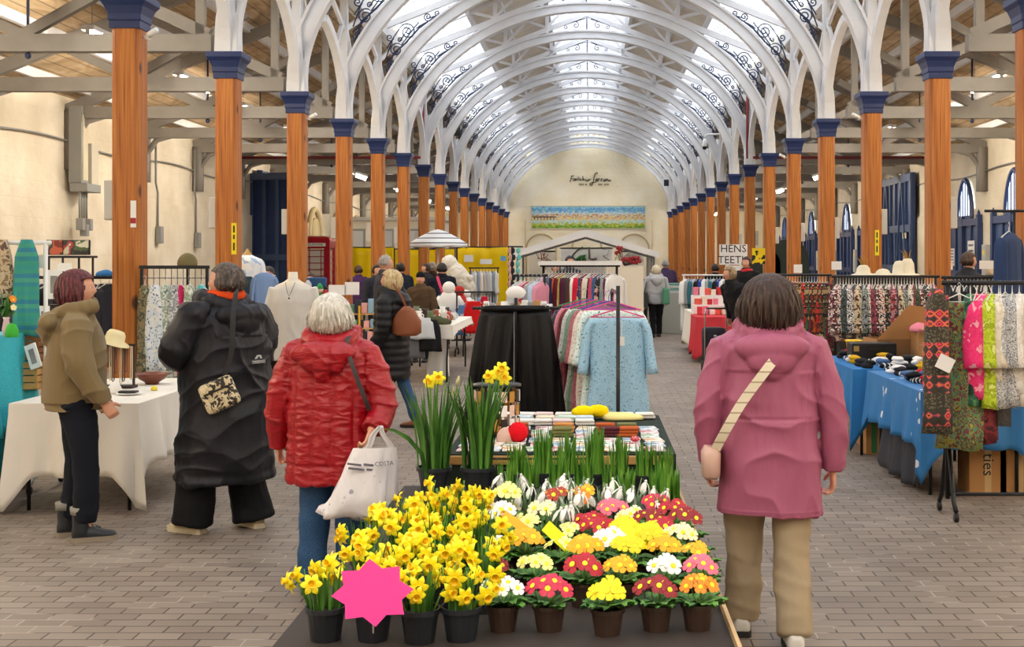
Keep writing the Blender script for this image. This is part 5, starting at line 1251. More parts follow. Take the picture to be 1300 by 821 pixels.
# mannequins and clothes behind the long black raincoat
t, x = mannequin('dress form in a white and blue patterned jacket behind the black raincoat', 314, 15.6, gz(325, 15.6), None, wood=True)
g = garment('jacket', 'white jacket with pale blue pattern worn by the wooden-capped dress form', 'jacket', (x, 15.6, gz(318, 15.6)), 0, print_cloth('white and pale blue print', ['eef2f6', 'dfe8f2', 'a8c4e0', 'f4f4f2'], 10), 'jacket', .19, .8, .14, seed=3, hang=False)
garment('blouse', 'pale denim blue blouse hanging right of the patterned jacket', 'blouse', at(336, 340, 14.8), .4, cloth('pale denim blue', '7f9cc8'), 'top', .14, .7, .04, seed=4)
garment('top', 'dark teal top under the patterned jacket', 'top', (gx(314, 15.45), 15.42, gz(345, 15.45)), 0, cloth('dark teal jersey', '2c4450'), 'top', .1, .55, .02, sleeve=0, hang=False)
t, x = mannequin('cream dress form wearing a white knitted top, between the black and red coats', 372, 12.9, gz(345, 12.9), None)
b = MB(); zt = gz(358, 12.9); b.loft([ell(0, 0, q, r1, r2, 28) for q, r1, r2 in ((zt, .07, .065), (zt-.02, .14, .09), (zt-.07, .205, .115), (zt-.2, .22, .14), (zt-.45, .205, .14), (zt-.8, .22, .15))])
for sd in (-1, 1): b.tube(seg([(sd*.19, 0, zt-.06), (sd*.235, 0, zt-.3), (sd*.245, -.01, zt-.72)]), [.055]*9, 12)
o = fuse('knitted_top', b, cloth('fine white knit', 'd8d4cc', .9, 20, .5, .008), None, .012, 3, disp=fold(.012, 9, 2)); o.location = (x, 12.9, 0); tag(o, 'thin white long-sleeved knitted top on the cream dress form', 'top')
b = MB(); b.tube([(-.05, -.07, 0), (-.02, -.115, -.1), (0, -.12, -.14), (.02, -.115, -.1), (.05, -.07, 0)], .003, 5); b.ball((0, -.125, -.16), .01, 8, 6); o = b.build('necklace', plain('dark cord', '2a2a2e', .5), None, loc=(x, 12.85, zt+.0)); tag(o, 'dark cord necklace on the cream dress form', 'necklace')
sign('blank white board left of the cream dress form', ['', ''], 364, 379, 13.1, .22, .16, .03)
garment('top', 'turquoise printed top hanging below the blank white board', 'top', at(360, 395, 13.2), 0, print_cloth('turquoise print', ['6ab8c8', 'a8dce0', 'e8f0f0'], 14), 'top', .13, .5, .03, sleeve=.2)
# back row on the left: books, boxes, toys
ftable('table of boxes and books behind the white-haired person', -3.35, -2.6, 14.6, 15.4, .74)
tcloth('tablecloth', 'white cloth on the table of boxes and books', -3.35, -2.6, 14.6, 15.4, .745, .45, WHITEC, .1, .02, 6)
t = thing('display_shelf', 'yellow-edged wooden shelf unit of small boxes behind the white-haired person', 'shelf unit', (gx(437, 15), 15.0, .755)); hw = .42
for z_ in (.0, .16, .33): bx('shelf', WOODL, (0, 0, z_+.01), (2*hw, .2, .015), t)
for x in (-.42, -.1, .2, .42): bx('divider', plain('yellow painted wood', 'e0b020', .5), (x, -.02, .22), (.02, .2, .44), t)
GC = ['e8743a', 'e8d0c0', '3a4a8a', 'd8b040', 'f0f0ea', 'c8485a', '5a8a6a', '24243a', 'e8a8a0', '8ab0c8']
k = 0
for row, z_ in enumerate((.775, .935, 1.105)):
    x = gx(437, 15)-.39
    while x < gx(437, 15)+.36:
        w_ = rnd(.04, .09); h_ = rnd(.07, .13) if row < 2 else rnd(.1, .2); c = GC[k % 10]
        bxt('gift_box', '%s small box or card on the %s shelf, number %d from the left' % ({'e8743a': 'orange', 'e8d0c0': 'blush', '3a4a8a': 'blue', 'd8b040': 'mustard', 'f0f0ea': 'white', 'c8485a': 'rose', '5a8a6a': 'green', '24243a': 'navy', 'e8a8a0': 'pink', '8ab0c8': 'pale blue'}[c], ['bottom', 'middle', 'top'][row], k+1), 'box', (x+w_/2, 14.95, z_), (w_, .07, h_), plain('card '+c, c, .6), 0, 'small boxes on the yellow-edged shelf'); x += w_+.012; k += 1
sign('white notice card standing on the left end of the box shelves', ['', ''], 428, 368, 14.9, .2, .12, .03); sign('second white notice card on the box shelves', ['', ''], 447, 366, 14.9, .17, .15, .03)
# table of toys to the left of it, with green figure and folded jeans
ftable('dark table of small toys left of the box shelves', -4.0, -3.45, 15.2, 16.2, .72); tcloth('tablecloth', 'dark cloth on the toy table', -4.0, -3.45, 15.2, 16.2, .73, .6, cloth('black cotton', '141414'), .0, .02, 2)
for i, (px, py, c, lab) in enumerate(((406, 376, '2f8f4a', 'green knitted toy figure with a pale face'), (391, 372, 'c8c8d0', 'white and black toy snowman'), (414, 384, 'a82a2a', 'small red toy beside the green figure'))):
    Y = 15.3; t = thing('toy_figure', lab, 'toy', (gx(px, Y), Y, gz(py+12, Y))); b = MB(); b.ball((0, 0, .08), (.06, .05, .08), 14, 10); b.build('body', plain('toy '+c, c, .9), t); b = MB(); b.ball((0, 0, .19), .045, 14, 10); b.build('head', plain('pale toy face', 'e8cdb8', .8), t)
    b = MB(); b.lathe((0, 0, .205), [(.047, 0), (.04, .03), (.01, .07)], 12); b.build('hat', plain('toy '+c, c, .9), t)
    for sx in (-1, 1): b = MB(); b.tube([(sx*.05, 0, .12), (sx*.085, -.02, .06)], [.02, .016], 7); b.build('arm', plain('toy '+c, c, .9), t)
    bxt('toy_stand', 'black riser block under the %s' % lab, 'stand', (gx(px, Y), Y+.0, .735), (.12, .1, max(.02, gz(py+12, Y)-.735)), BLACKM)
bxt('folded_jeans', 'stack of folded blue jeans behind the toy figures', 'folded clothes', (gx(402, 15.9), 15.9, gz(364, 15.9)), (.24, .2, .12), cloth('mid blue denim', '33527a', .85, 12, .4, .01, col2='4f6f98'), .1, None, .02)
bxt('shelf_riser', 'black shelf block under the folded jeans', 'stand', (gx(402, 15.9), 15.9, .735), (.3, .22, gz(364, 15.9)-.735), BLACKM)
# centre-left tables with china, draped clothes, red and white toys
ftable('folding table with white china and ornaments, left of the aisle', -2.85, -1.95, 17.8, 20.6, .8, 'folding tables of bric-a-brac')
tcloth('tablecloth', 'white cloth on the nearer bric-a-brac table', -2.85, -1.95, 17.8, 20.6, .805, (.2, .1, .1, .1), WHITEC, .05, .02, 4)
ftable('folding table with red and white soft toys, further down the aisle', -3.1, -2.2, 22.6, 25.4, .76, 'folding tables of bric-a-brac')
tcloth('tablecloth', 'pale cloth on the soft toy table', -3.1, -2.2, 22.6, 25.4, .765, (.25, .2, .1, .1), cloth('pale blue check cloth', 'cfd8e0'), .2, .03, 5)
for i, (px, py, w_, L_, c, lab) in enumerate(((522, 405, .16, .55, '6e6e72', 'grey jumper draped over the near corner of the bric-a-brac table'), (546, 400, .15, .5, '1c1c20', 'black top draped over the side of the bric-a-brac table'), (557, 412, .14, .75, 'eeeeea', 'white garment hanging lowest from the bric-a-brac table'), (536, 398, .16, .35, 'd8dce0', 'pale striped cloth over the front of the bric-a-brac table'))):
    Y = 17.7-.02*i if i != 2 else 18.1; garment('draped_garment', lab, 'clothes', at(px, py, Y), 0, cloth('draped '+c, c), 'skirt', w_, L_, .03, seed=i*2, hang=False)
COLS_B = ['f2efe8', '3a2a22', 'e8e4dc', 'c8483a', '6a7a5a', 'dcdcdc', '8a4a2c', 'f4f4f0']
for i in range(22):
    Y = 18.0+(i % 6)*.42; x = -2.75+(i//6)*.22+rnd(-.04, .04); c = COLS_B[i % 8]; t = thing('china_mug' if i % 3 else 'ornament', '%s on the bric-a-brac table, %s from the front in column %d' % ({'f2efe8': 'cream mug', '3a2a22': 'dark brown pot', 'e8e4dc': 'ivory jug', 'c8483a': 'red pot', '6a7a5a': 'olive jar', 'dcdcdc': 'grey cup', '8a4a2c': 'rust jar', 'f4f4f0': 'white cup'}[c], ['first', 'second', 'third', 'fourth', 'fifth', 'sixth'][i % 6], i//6+1), 'china', (x, Y, .818), 0, 'china on the bric-a-brac table')
    b = MB(); h_ = rnd(.09, .2); b.lathe((0, 0, 0), [(.035, 0), (.05, h_*.4), (.042, h_*.8), (.048, h_), (.04, h_), (.03, h_*.3)], 14, cap=False); b.face(list(range(14))[::-1]); b.build('vessel', plain('glaze '+c, c, .3), t); b = MB(); b.tube([(.045, 0, h_*.75), (.075, 0, h_*.6), (.07, 0, h_*.35), (.045, 0, h_*.3)], .007, 6); b.build('handle', plain('glaze '+c, c, .3), t)
heap('folded_cloth', 'crumpled olive green cloth at the front of the bric-a-brac table', 'cloth', (gx(556, 17.95), 18.0, .82), cloth('olive cloth', '4a4e34'), .2, .14, .09, 3)
# red and blue clothes at the end of the toy table
for i, (px, py, w_, L_, c, lab) in enumerate(((601, 378, .17, .62, 'd0181c', 'bright red skirt hanging at the end of the soft toy table'), (588, 383, .12, .6, '5a86b8', 'pale blue jeans hanging left of the red skirt'), (615, 372, .08, .5, 'c01830', 'dark red top right of the red skirt'), (611, 374, .09, .55, '8ab0d8', 'light blue shirt right of the red skirt'))):
    garment('hanging_clothes', lab, 'clothes', at(px, py, 22.4+.25*i), .2, cloth('cloth '+c, c), 'skirt', w_, L_, .05, seed=i*3)
rail('garment_rail', 'low dark rail carrying the red skirt and blue jeans', gx(580, 22.9), gx(625, 22.9), 22.9, gz(372, 22.9)+.02, low=0)
for i, (px, py, s_, c, lab) in enumerate(((570, 378, .2, 'f0ece4', 'large cream plush toy leaning on the soft toy table'), (583, 366, .17, 'b4281e', 'red plush figure with white trim on the soft toy table'), (592, 372, .14, 'f4f2ee', 'white plush figure right of the red one'), (577, 356, .13, 'e8e0d4', 'fluffy white toy at the back of the soft toys'))):
    Y = 23.2+.3*i; t = thing('soft_toy', lab, 'soft toy', (gx(px, Y), Y, .78)); b = MB(); b.ball((0, 0, s_*.95), (s_, s_*.8, s_*.95), 14, 10, fn=lambda p: p*(1+.1*noise.noise(p*14))); b.build('body', plain('plush '+c, c, .95), t); b = MB(); b.ball((0, -.02, s_*2.2), s_*.6, 14, 10); b.build('head', plain('plush '+c, c, .95), t)
    for sx in (-1, 1): b = MB(); b.tube([(sx*s_*.8, 0, s_*1.3), (sx*s_*1.3, -.08, s_*.7)], [s_*.28, s_*.22], 8); b.build('arm', plain('plush trim', 'f4f0ea', .95), t)
# big leaning white figure (bunting mannequin) and clothes rack before the yellow screen
t = thing('soft_toy', 'large cream plush toy tied slanting to a pole before the yellow screen', 'soft toy', (gx(585, 27), 27, 0)); z_ = gz(352, 27)
b = MB(); b.tube(seg([(-.2, 0, z_+.22), (-.05, -.05, z_+.05), (.22, 0, z_-.3)]), [.14, .17, .19, .2, .2, .19, .18, .16, .12], 14); b.ball((-.24, -.04, z_+.3), .17, 16, 10)
for q in ((-.1, -.2, z_-.05), (.25, -.2, z_-.02)): b.tube([(q[0]*.3, -.05, q[2]+.06), q], [.07, .06], 8)
fuse('body', b, plain('cream plush', 'e8e0d0', .95), t, .02, 3, disp=fold(.02, 14, 14)); bx('pole', BLACKM, (0, .15, .8), (.03, .03, 1.6), t); bx('base', BLACKM, (0, .15, .02), (.4, .4, .04), t)
rail('garment_rail', 'black clothes rack in front of the yellow screen', gx(597, 30), gx(632, 30), 30, gz(340, 30), low=0)
for i in range(9):
    px = 599+i*3.8; garment('shirt', 'pale shirt on the rack before the yellow screen, %s' % ['leftmost', 'second', 'third', 'fourth', 'fifth', 'sixth', 'seventh', 'eighth', 'rightmost'][i], 'shirt', at(px, 341, 30), PI/2+.2, cloth('shirt %d' % (i % 5), ['b8c0c8', 'd8d4cc', '8a98a8', 'e8e4dc', 'c8b8a8'][i % 5]), 'top', .22, .95, .03, 'shirts before the yellow screen', seed=i)
# umbrella
Yu = 29.2; t = thing('market_umbrella', 'white market parasol with thin grey stripes, beyond the bric-a-brac tables', 'umbrella', (gx(556, Yu), Yu, 0)); zb, zt = gz(312, Yu), gz(291, Yu); rr = .68; b = MB(); N_ = 40
rings = []
for i in range(9):
    u = i/8; r_ = rr*u; ring = []
    for j in range(48): a = 2*PI*j/48; s_ = 1-.035*abs(math.sin(a*4))*u; ring.append((r_*math.cos(a)*s_, r_*math.sin(a)*s_, lerp(zt, zb+.05, u**1.35)))
    rings.append(ring)
b.loft(rings, cap=False); rings2 = [[(x, y, z_) for x, y, z_ in rings[-1]], [(x*1.0, y*1.0, z_-.09-.02*math.sin(8*math.atan2(y, x))) for x, y, z_ in rings[-1]]]; b.loft(rings2, cap=False)
m, n = base('white canvas with grey stripes', 'eeeeec', .7); c = n.new('TexCoord'); s_ = n.new('SeparateXYZ'); n.link(c.outputs['Object'], s_.inputs[0]); a_ = n.new('Math', operation='MULTIPLY'); a_.inputs[1].default_value = 9; n.link(s_.outputs[2], a_.inputs[0]); f_ = n.new('Math', operation='FRACT'); n.link(a_.outputs[0], f_.inputs[0]); r_ = n.ramp([(0, '5c5c66'), (.22, 'f0f0ee')], 'CONSTANT'); n.link(f_.outputs[0], r_.inputs[0]); n.link(r_.outputs[0], n.b.inputs['Base Color'])
b.build('canopy', m, t, solid=.004); b = MB(); b.tube([(0, 0, 0.05), (0, 0, zt)], .022, 10); b.build('pole', WHITEP, t); b = MB(); b.lathe((0, 0, 0), [(.22, 0), (.22, .06), (.03, .1)], 20); b.build('base', BLACKM, t)
for j in range(8): a = 2*PI*j/8+PI/8; b = MB(); b.tube([(0, 0, zb), (math.cos(a)*rr*.95, math.sin(a)*rr*.95, zb+.03)], .007, 4); b.build('rib', CHROME, t)
# yellow tarpaulin screens
YELT = cloth('yellow tarpaulin', 'f5cf00', .45, 3, .6, .03)
for i, (p0, p1, Y, pt, lab) in enumerate(((441, 500, 36.9, 314, 'yellow tarpaulin screen left of the parasol'), (500, 577, 37.0, 316, 'yellow tarpaulin screen behind the parasol'), (580, 645, 36.2, 313.5, 'tall yellow tarpaulin screen right of the parasol'))):
    x0, x1, z1 = gx(p0, Y), gx(p1, Y), gz(pt, Y); t = thing('tarpaulin_screen', lab, 'screen', ((x0+x1)/2, Y, 0), 0, 'yellow tarpaulin screens'); hw = (x1-x0)/2
    b = MB(); b.grid(lambda u, v: (lerp(-hw, hw, u), .03*math.sin(u*9+v*2)+.02*math.sin(u*23), lerp(.3, z1, v)-.02*math.sin(u*PI)*v), 30, 8); b.build('sheet', YELT, t, solid=.006); b = MB(); b.tube([(-hw, .04, z1), (hw, .04, z1)], .02, 6); b.build('top_pole', BLACKM, t)
    for s_ in (-1, 1): b = MB(); b.tube([(s_*hw, .04, 0), (s_*hw, .04, z1)], .025, 8); b.build('post', BLACKM, t)
sign('small white notice pinned on the yellow screen', ['', ''], 617, 332, 36.0, .34, .14, .06); sign('white notice with a grey strip on the yellow screen', ['', ''], 595, 328, 36.0, .26, .2, .06); sign('small pale blue label on the right of the yellow screen', '', 639, 328, 36.0, .16, .14, .05, bg=plain('pale blue card', '6fb0d0', .6))
# red telephone box
RED = plain('telephone box red', 'a3101c', .35); Yp = 37.5; t = thing('telephone_box', 'red telephone box against the left wall', 'telephone box', (gx(404, Yp), Yp, 0)); w_ = .86; hh = 2.5
bx('plinth', RED, (0, 0, .06), (w_+.04, w_+.04, .12), t)
for sx in (-1, 1):
    for sy in (-1, 1): bx('corner_post', RED, (sx*(w_/2-.06), sy*(w_/2-.06), 1.1), (.12, .12, 2.0), t)
bx('fascia', RED, (0, 0, 2.17), (w_, w_, .2), t, .01); bx('telephone_sign', plain('opal sign glass', 'e8e0d0', .4), (0, -w_/2-.005, 2.18), (.62, .02, .1), t); text('lettering', 'TELEPHONE', INK, (0, -w_/2-.018, 2.18), .085, parent=t)
b = MB(); rings = []
for i in range(7): a = i/6*PI/2; r_ = math.cos(a); rings.append([(sx*(w_/2+.01)*max(r_, .25)**.5, sy*(w_/2+.01)*max(r_, .25)**.5, 2.27+.17*math.sin(a)) for sx, sy in ((-1, -1), (1, -1), (1, 1), (-1, 1))])
b.loft(rings); b.build('domed_roof', RED, t, smooth=False, bevel=.01)
for q, (ax, ps) in enumerate((('f', -1), ('l', -1), ('r', 1))):
    b = MB(); M = Matrix.Rotation({'f': 0, 'l': -PI/2, 'r': PI/2}[ax], 4, 'Z')
    for z_ in [.5+.19*i for i in range(9)]: b.box((0, -w_/2+.04, z_), (w_-.3, .025, .022))
    for x in (-.17, .17): b.box((x, -w_/2+.04, 1.26), (.022, .025, 1.55))
    for x in (-.29, .29): b.box((x, -w_/2+.04, 1.1), (.07, .04, 2.0))
    b.box((0, -w_/2+.04, .3), (w_-.25, .035, .4)); b.xform(M); d_ = b.build('door' if ax == 'f' else 'side_frame', RED, t, smooth=False)
    b = MB(); b.box((0, -w_/2+.05, 1.27), (w_-.28, .006, 1.56)); b.xform(M); b.build('glass', plain('pale box glass', 'cfc6b2', .2), d_, smooth=False)  # panes are one opaque pale buff colour
# ---------------------------------------------------------------- centre: card table, garment stands, rails, gazebo
POSN = ['leftmost', 'second from the left', 'third from the left', 'fourth from the left', 'fifth from the left', 'sixth from the left', 'seventh from the left', 'eighth from the left', 'ninth from the left', 'tenth from the left']
t = ftable('folding table covered with socks, gloves and greeting cards behind the flowers', -.72, .42, 6.42, 8.0, .74)
tcloth('tablecloth', 'dark green cloth under the socks and cards', -.72, .42, 6.42, 8.0, .745, .5, cloth('dark green baize', '26332e', .9), .05, .015, 3)
bxt('table_batten', 'pale wooden batten along the front edge of the card table', 'batten', (-.15, 6.4, .70), (1.14, .02, .045), WOODL)
zt = .757; k = 0
cards = [('white', 'f4f1ec'), ('cream', 'efe4cc'), ('pale pink', 'f2d8d8'), ('mint', 'd4e8dc'), ('tan', 'c98a4a'), ('maroon', '5a2430'), ('olive', '7a7a4a'), ('rust', 'b85a2a'), ('pale blue', 'cfe0ee'), ('yellow', 'f2e070')]
def sockpair(x, y, c, nm, lab, n=3, rz=0):
    t = thing('folded_socks', lab, 'socks', (x, y, zt), rz, 'socks and gloves on the card table')
    for q in range(n): b = MB(); b.box((rnd(-.008, .008), rnd(-.006, .006), .012+.018*q), (.11, .07, .016)); b.build('sock', cloth('sock '+nm, c), t, smooth=False, bevel=.006)
rowsY = [6.52, 6.68, 6.84, 7.0, 7.16, 7.32, 7.48, 7.64, 7.8]
for r, y in enumerate(rowsY):
    for q in range(9):
        x = -.64+.122*q+rnd(-.01, .01)
        if r >= 6 and q > 5 and r < 8: continue
        dark = (r in (3, 4)) and (q in (0, 1, 2, 4, 6, 7)); nm, c = cards[[4, 5, 7, 6][(q+r) % 4]] if dark else cards[[0, 1, 2, 3, 0, 8][(q*2+r) % 6]]
        lab = '%s %s on the card table, row %d from the front, place %d' % (nm, 'folded socks' if (dark or r > 5) else 'greeting card', r+1, q+1)
        if dark or r > 5: sockpair(x, y, c, nm, lab, 3 if dark else 2, rnd(-.2, .2))
        else:
            t = thing('greeting_card', lab, 'card', (x, y, zt), rnd(-.15, .15), 'greeting cards on the card table'); bx('card_front', print_cloth('card art %d' % ((q+r) % 4), [['f6f2ee', 'f2e2e4', 'c85a6a'], ['f6f4ee', 'dfe8ee', '6a9ac8'], ['f4eee0', 'f6f2ea', 'd8a040'], ['fafafa', 'e8f0e4', '7aa86a']][(q+r) % 4], 16, .4, 'noise'), (0, 0, .004), (.1, .14, .006), t)
t = thing('wool_ball', 'bright red ball of wool at the left end of the card table', 'wool', (gx(657, 6.75), 6.78, zt)); b = MB(); b.ball((0, 0, .055), .055, 26, 18, fn=lambda p: p*(1+.03*math.sin(p.x*300+p.z*200))); b.build('yarn', cloth('red wool', 'e01020', .95, 60, .6, .006), t)
heap('wool', 'pinkish white ball of wool beside the bright red one', 'wool', (gx(640, 6.75), 6.78, zt), cloth('pink white wool', 'dcb8a8', .95, 60, .6, .006), .05, .05, .06, 5)
t = thing('wool_skein', 'bright yellow skein of wool at the back of the card table', 'wool', (gx(750, 7.75), 7.75, zt+.02))
for s_ in (-1, 1): b = MB(); b.ball((s_*.045, s_*.02, .03), (.07, .04, .04), 20, 12, fn=lambda p: p*(1+.05*math.sin(p.x*160+p.y*100))); b.build('yarn', cloth('yellow wool', 'ffe000', .9, 50, .6, .006), t)
heap('folded_cloth', 'pale yellow folded cloth right of the yellow wool', 'cloth', (gx(790, 7.75), 7.75, zt), cloth('pale yellow cloth', 'f2e69a'), .13, .06, .035, 6)
t = thing('brooch', 'red and white spotted brooch on the right of the card table', 'brooch', (gx(806, 6.75), 6.72, zt+.012)); b = MB(); b.ball((0, 0, .016), (.026, .026, .016), 14, 9); b.build('disc', print_cloth('red with white dots', ['c8102a'], 60, .4, spots='ffffff', spot=.3), t)
# open display rack of cards below the table front
t = thing('display_rack', 'black wire rack of booklets and gloves in front of the card table', 'display rack', (gx(690, 6.33), 6.33, ZT+.0)); hw = .26; b = MB()
for x in (-hw, 0, hw): b.tube([(x, 0, 0), (x, 0, .12)], .005, 5)
for z_ in (.01, .07, .12): b.tube([(-hw, 0, z_), (hw, 0, z_)], .005, 5)
b.build('wire_frame', BLACKM, t)
# card spinner with ear-ring cards
t = thing('card_spinner', 'spinner stand hung with jewellery cards left of the red wool ball', 'display stand', (gx(631, 7.0), 7.0, .757)); zt2 = gz(489, 7.05)-.757
b = MB(); b.lathe((0, 0, 0), [(.1, 0), (.1, .012), (.012, .02), (.012, zt2), (.135, zt2+.002), (.135, zt2+.014), (.0, zt2+.014)], 24); b.build('frame', BLACKM, t)
for k in range(16):
    a = 2*PI*k/16
    for lv in range(3): b = MB(); M = Matrix.Rotation(a, 4, 'Z') @ Matrix.Translation((0, -.125, zt2-.05-.075*lv)); b.box((0, 0, 0), (.034, .004, .06)); b.xform(M); cc = b.build('jewellery_card', [PAPER, plain('blush card', 'e8c8b8', .6), plain('gold beads', 'b8863a', .4), plain('black card', '2a2426', .6)][(k+lv*3) % 4], t, smooth=False)
# stand with wide black trousers
def pole(t, z, r=.013, mat=BLACKM, h=0): b = MB(); b.tube([(0, 0, h), (0, 0, z)], r, 8); return b.build('pole', mat, t)
BLK = cloth('black crinkled satin', '050507', .5, 9, .7, .02)
Yt = 8.75; xt = gx(655, Yt); t = thing('garment_stand', 'black single-pole stand holding the wide black trousers', 'garment stand', (xt, Yt, 0)); pole(t, gz(378, Yt)); b = MB(); b.lathe((0, 0, 0), [(.22, 0), (.22, .015), (.02, .03)], 20); b.build('base', BLACKM, t); b = MB(); b.tube([(-.3, .0, gz(391, Yt)), (.3, .0, gz(391, Yt))], .012, 8); b.build('arm', BLACKM, t)
t = thing('trousers', 'very wide black satin trousers hanging from the pole stand in the middle', 'trousers', (xt, Yt-.1, 0)); z0, z1 = gz(394, Yt), gz(530, Yt)
for sd in (-1, 1):
    b = MB(); rings = []
    for i in range(22):
        v = i/21; z_ = lerp(z0, z1, v); xi = sd*(.008+.0*v); xo = sd*lerp(.235, .355, v**.75); cx, hw = (xi+xo)/2, abs(xo-xi)/2; ring = []
        for j in range(44):
            a = 2*PI*j/44; x = math.cos(a)*hw; f = v**.4*(.024*math.sin(x*44+sd)+.014*math.sin(x*91+v*4)); ring.append((cx+x, .06*math.sin(a)*(.5+.5*v)+f-.02*math.sin(v*PI), z_))
        rings.append(ring)
    b.loft(rings); b.build('trouser_leg', BLK, t)
b = MB(); rings = []
for z_, hw in ((z0+.0, .235), (z0+.035, .235)): rings.append([(hw*math.cos(2*PI*j/30), .045*math.sin(2*PI*j/30), z_+.004*math.sin(j*2.4)) for j in range(30)])
b.loft(rings); b.build('waistband', BLK, t)
for s_ in (-1, 1): bx('clip', CHROME, (s_*.2, -.01, z0+.04), (.03, .02, .03), t, .004)
# stand with blue print dresses
Yd = 8.35; xd = gx(784, Yd); t = thing('garment_stand', 'black pole stand in front of the pale blue printed dress', 'garment stand', (xd+.0, Yd-.16, 0)); pole(t, gz(362, Yd)); b = MB(); b.tube([(0, 0, gz(375, Yd)), (0, .25, gz(372, Yd)), (-.02, 1.05, gz(372, Yd))], .012, 8); b.build('arm', BLACKM, t); b = MB(); b.tube([(-.3, 0, .02), (.3, 0, .02)], .015, 8); b.tube([(0, -.3, .02), (0, 1.1, .02)], .015, 8); b.build('base', BLACKM, t); b = MB(); b.tube([(-.02, 1.05, .02), (-.02, 1.05, gz(372, Yd))], .013, 8); b.build('rear_pole', BLACKM, t)
DRS = [('pale blue dress with small navy sprigs, front of the stand', ['a4cce4', '9cc6e0'], '4a6f96', 'e0307a', 1.02), ('white dress with green sprigs, second behind the blue one', ['e8f0ec', 'dcebe6'], '4a9a86', 'e8508a', .95), ('cream floral dress, third on the dress stand', ['ece6da', 'e0d4c8'], 'b86a6a', '3a4ac0', .9), ('dusty rose patterned dress on the dress stand', ['b8707c', 'a8606e'], '7a3444', 'c02a8a', 1.0), ('sage green dress on the dress stand', ['8aa890', '7c9c84'], '50705a', '2a9a5a', 1.0), ('white spotted dress on the dress stand', ['e4e4e0', 'd8dcd8'], '3a4a5a', 'e03a8a', .97), ('burgundy dress on the dress stand', ['6a1c2c', '7a2434'], '3a0e18', '2a5ac0', 1.0), ('pink dress on the dress stand', ['d88a98', 'cc7c8c'], 'b85a6c', 'd02a6a', 1.0), ('navy printed dress at the back of the dress stand', ['20243c', '2a3050'], '8a90b0', '3a9a6a', .95)]
zh = gz(372, Yd)-.005
for i, (lab, cols, sp, hc, L_) in enumerate(DRS):
    garment('dress', lab, 'dress', (xd-.0-.028*i*(1 if i else 0), Yd+.02+.1*i, zh-.06+(.0 if i == 0 else .045)), rnd(-.08, .08) if i else 0, print_cloth('dress print %d' % i, cols, 34 if i == 0 else 26, .8, 'noise', spots=sp, spot=.24), 'dress', .2 if i == 0 else .21, L_-.0, .03, 'dresses on the pole stand', sleeve=.33, seed=i*1.3, hmat=plain('hanger '+hc, hc, .4), flare=1.12)
b = MB(); b.tube([(0, 0, 0), (0, -.008, -.1)], .002, 4); b.box((0, -.012, -.13), (.035, .003, .06)); o = b.build('price_tag', PAPER, None, smooth=False, loc=(gx(789, Yd), Yd-.07, gz(407, Yd))); tag(o, 'white paper price tag hanging at the neck of the pale blue dress', 'price tag')
# long rail of coloured jackets
Yr = 15.2; x0, x1 = gx(690, Yr), gx(783, Yr); zr = gz(337, Yr); rail('garment_rail', 'clothes rail with a white top bar holding bright jackets beneath the gazebo peak', x0, x1, Yr, zr, BLACKM, foot=.3); bx('top_board', WHITEP, (0, 0, zr+.03), (x1-x0+.12, .2, .05), bpy.data.objects[[o.name for o in bpy.data.objects if o.get('label', '').startswith('clothes rail with a white top')][0]])
JC = [('grey', '8c9098'), ('pink', 'd8a0b0'), ('slate', '54586a'), ('navy', '1c2440'), ('rust orange', 'b4521c'), ('dark maroon', '5a1424'), ('mustard print', 'a8923a'), ('plum', '4a1c34'), ('dark green', '24382c'), ('brown', '5a3424'), ('white', 'e8e6e2'), ('scarlet', 'c81c34'), ('navy blue', '24345c'), ('wine', '7a1c2c'), ('cream', 'e0d4c0'), ('charcoal', '26262c'), ('rose', 'b8485c'), ('denim', '3a5478'), ('black', '141418')]
for i in range(22):
    nm, c = JC[i % 19] if i < 19 else JC[(i*5) % 19]; px = 693+i*4.1
    garment('jacket', '%s garment on the white-topped rail, number %d from the left' % (nm, i+1), 'jacket', at(px, 342, Yr-.02), PI/2-.55+rnd(-.12, .12), print_cloth('rail print '+nm, [c, c, 'c8b898' if i % 3 == 0 else c], 18) if i % 2 == 0 else cloth('rail cloth '+nm, c), 'jacket', .19, rnd(.68, .95), .045, 'garments on the white-topped rail', seed=i*1.9)
Yr2 = 14.6; rail('garment_rail', 'clothes rail of grey and pink knitwear left of the white-topped rail', gx(656, Yr2), gx(690, Yr2), Yr2+.3, gz(350, Yr2), BLACKM)
for i, (nm, c) in enumerate((('pale grey', 'b4b8bc'), ('pink', 'dc9cac'), ('dark red', 'a02840'), ('grey', '94989e'), ('light blue', 'b4c8dc'), ('rose pink', 'd890a4'))):
    garment('cardigan', '%s long cardigan on the short rail, %s' % (nm, POSN[i]), 'cardigan', at(660+i*5.4, 352, Yr2+.28), PI/2-.5, cloth('cardigan '+nm, c), 'jacket', .2, .8, .04, 'cardigans on the short rail', seed=i)
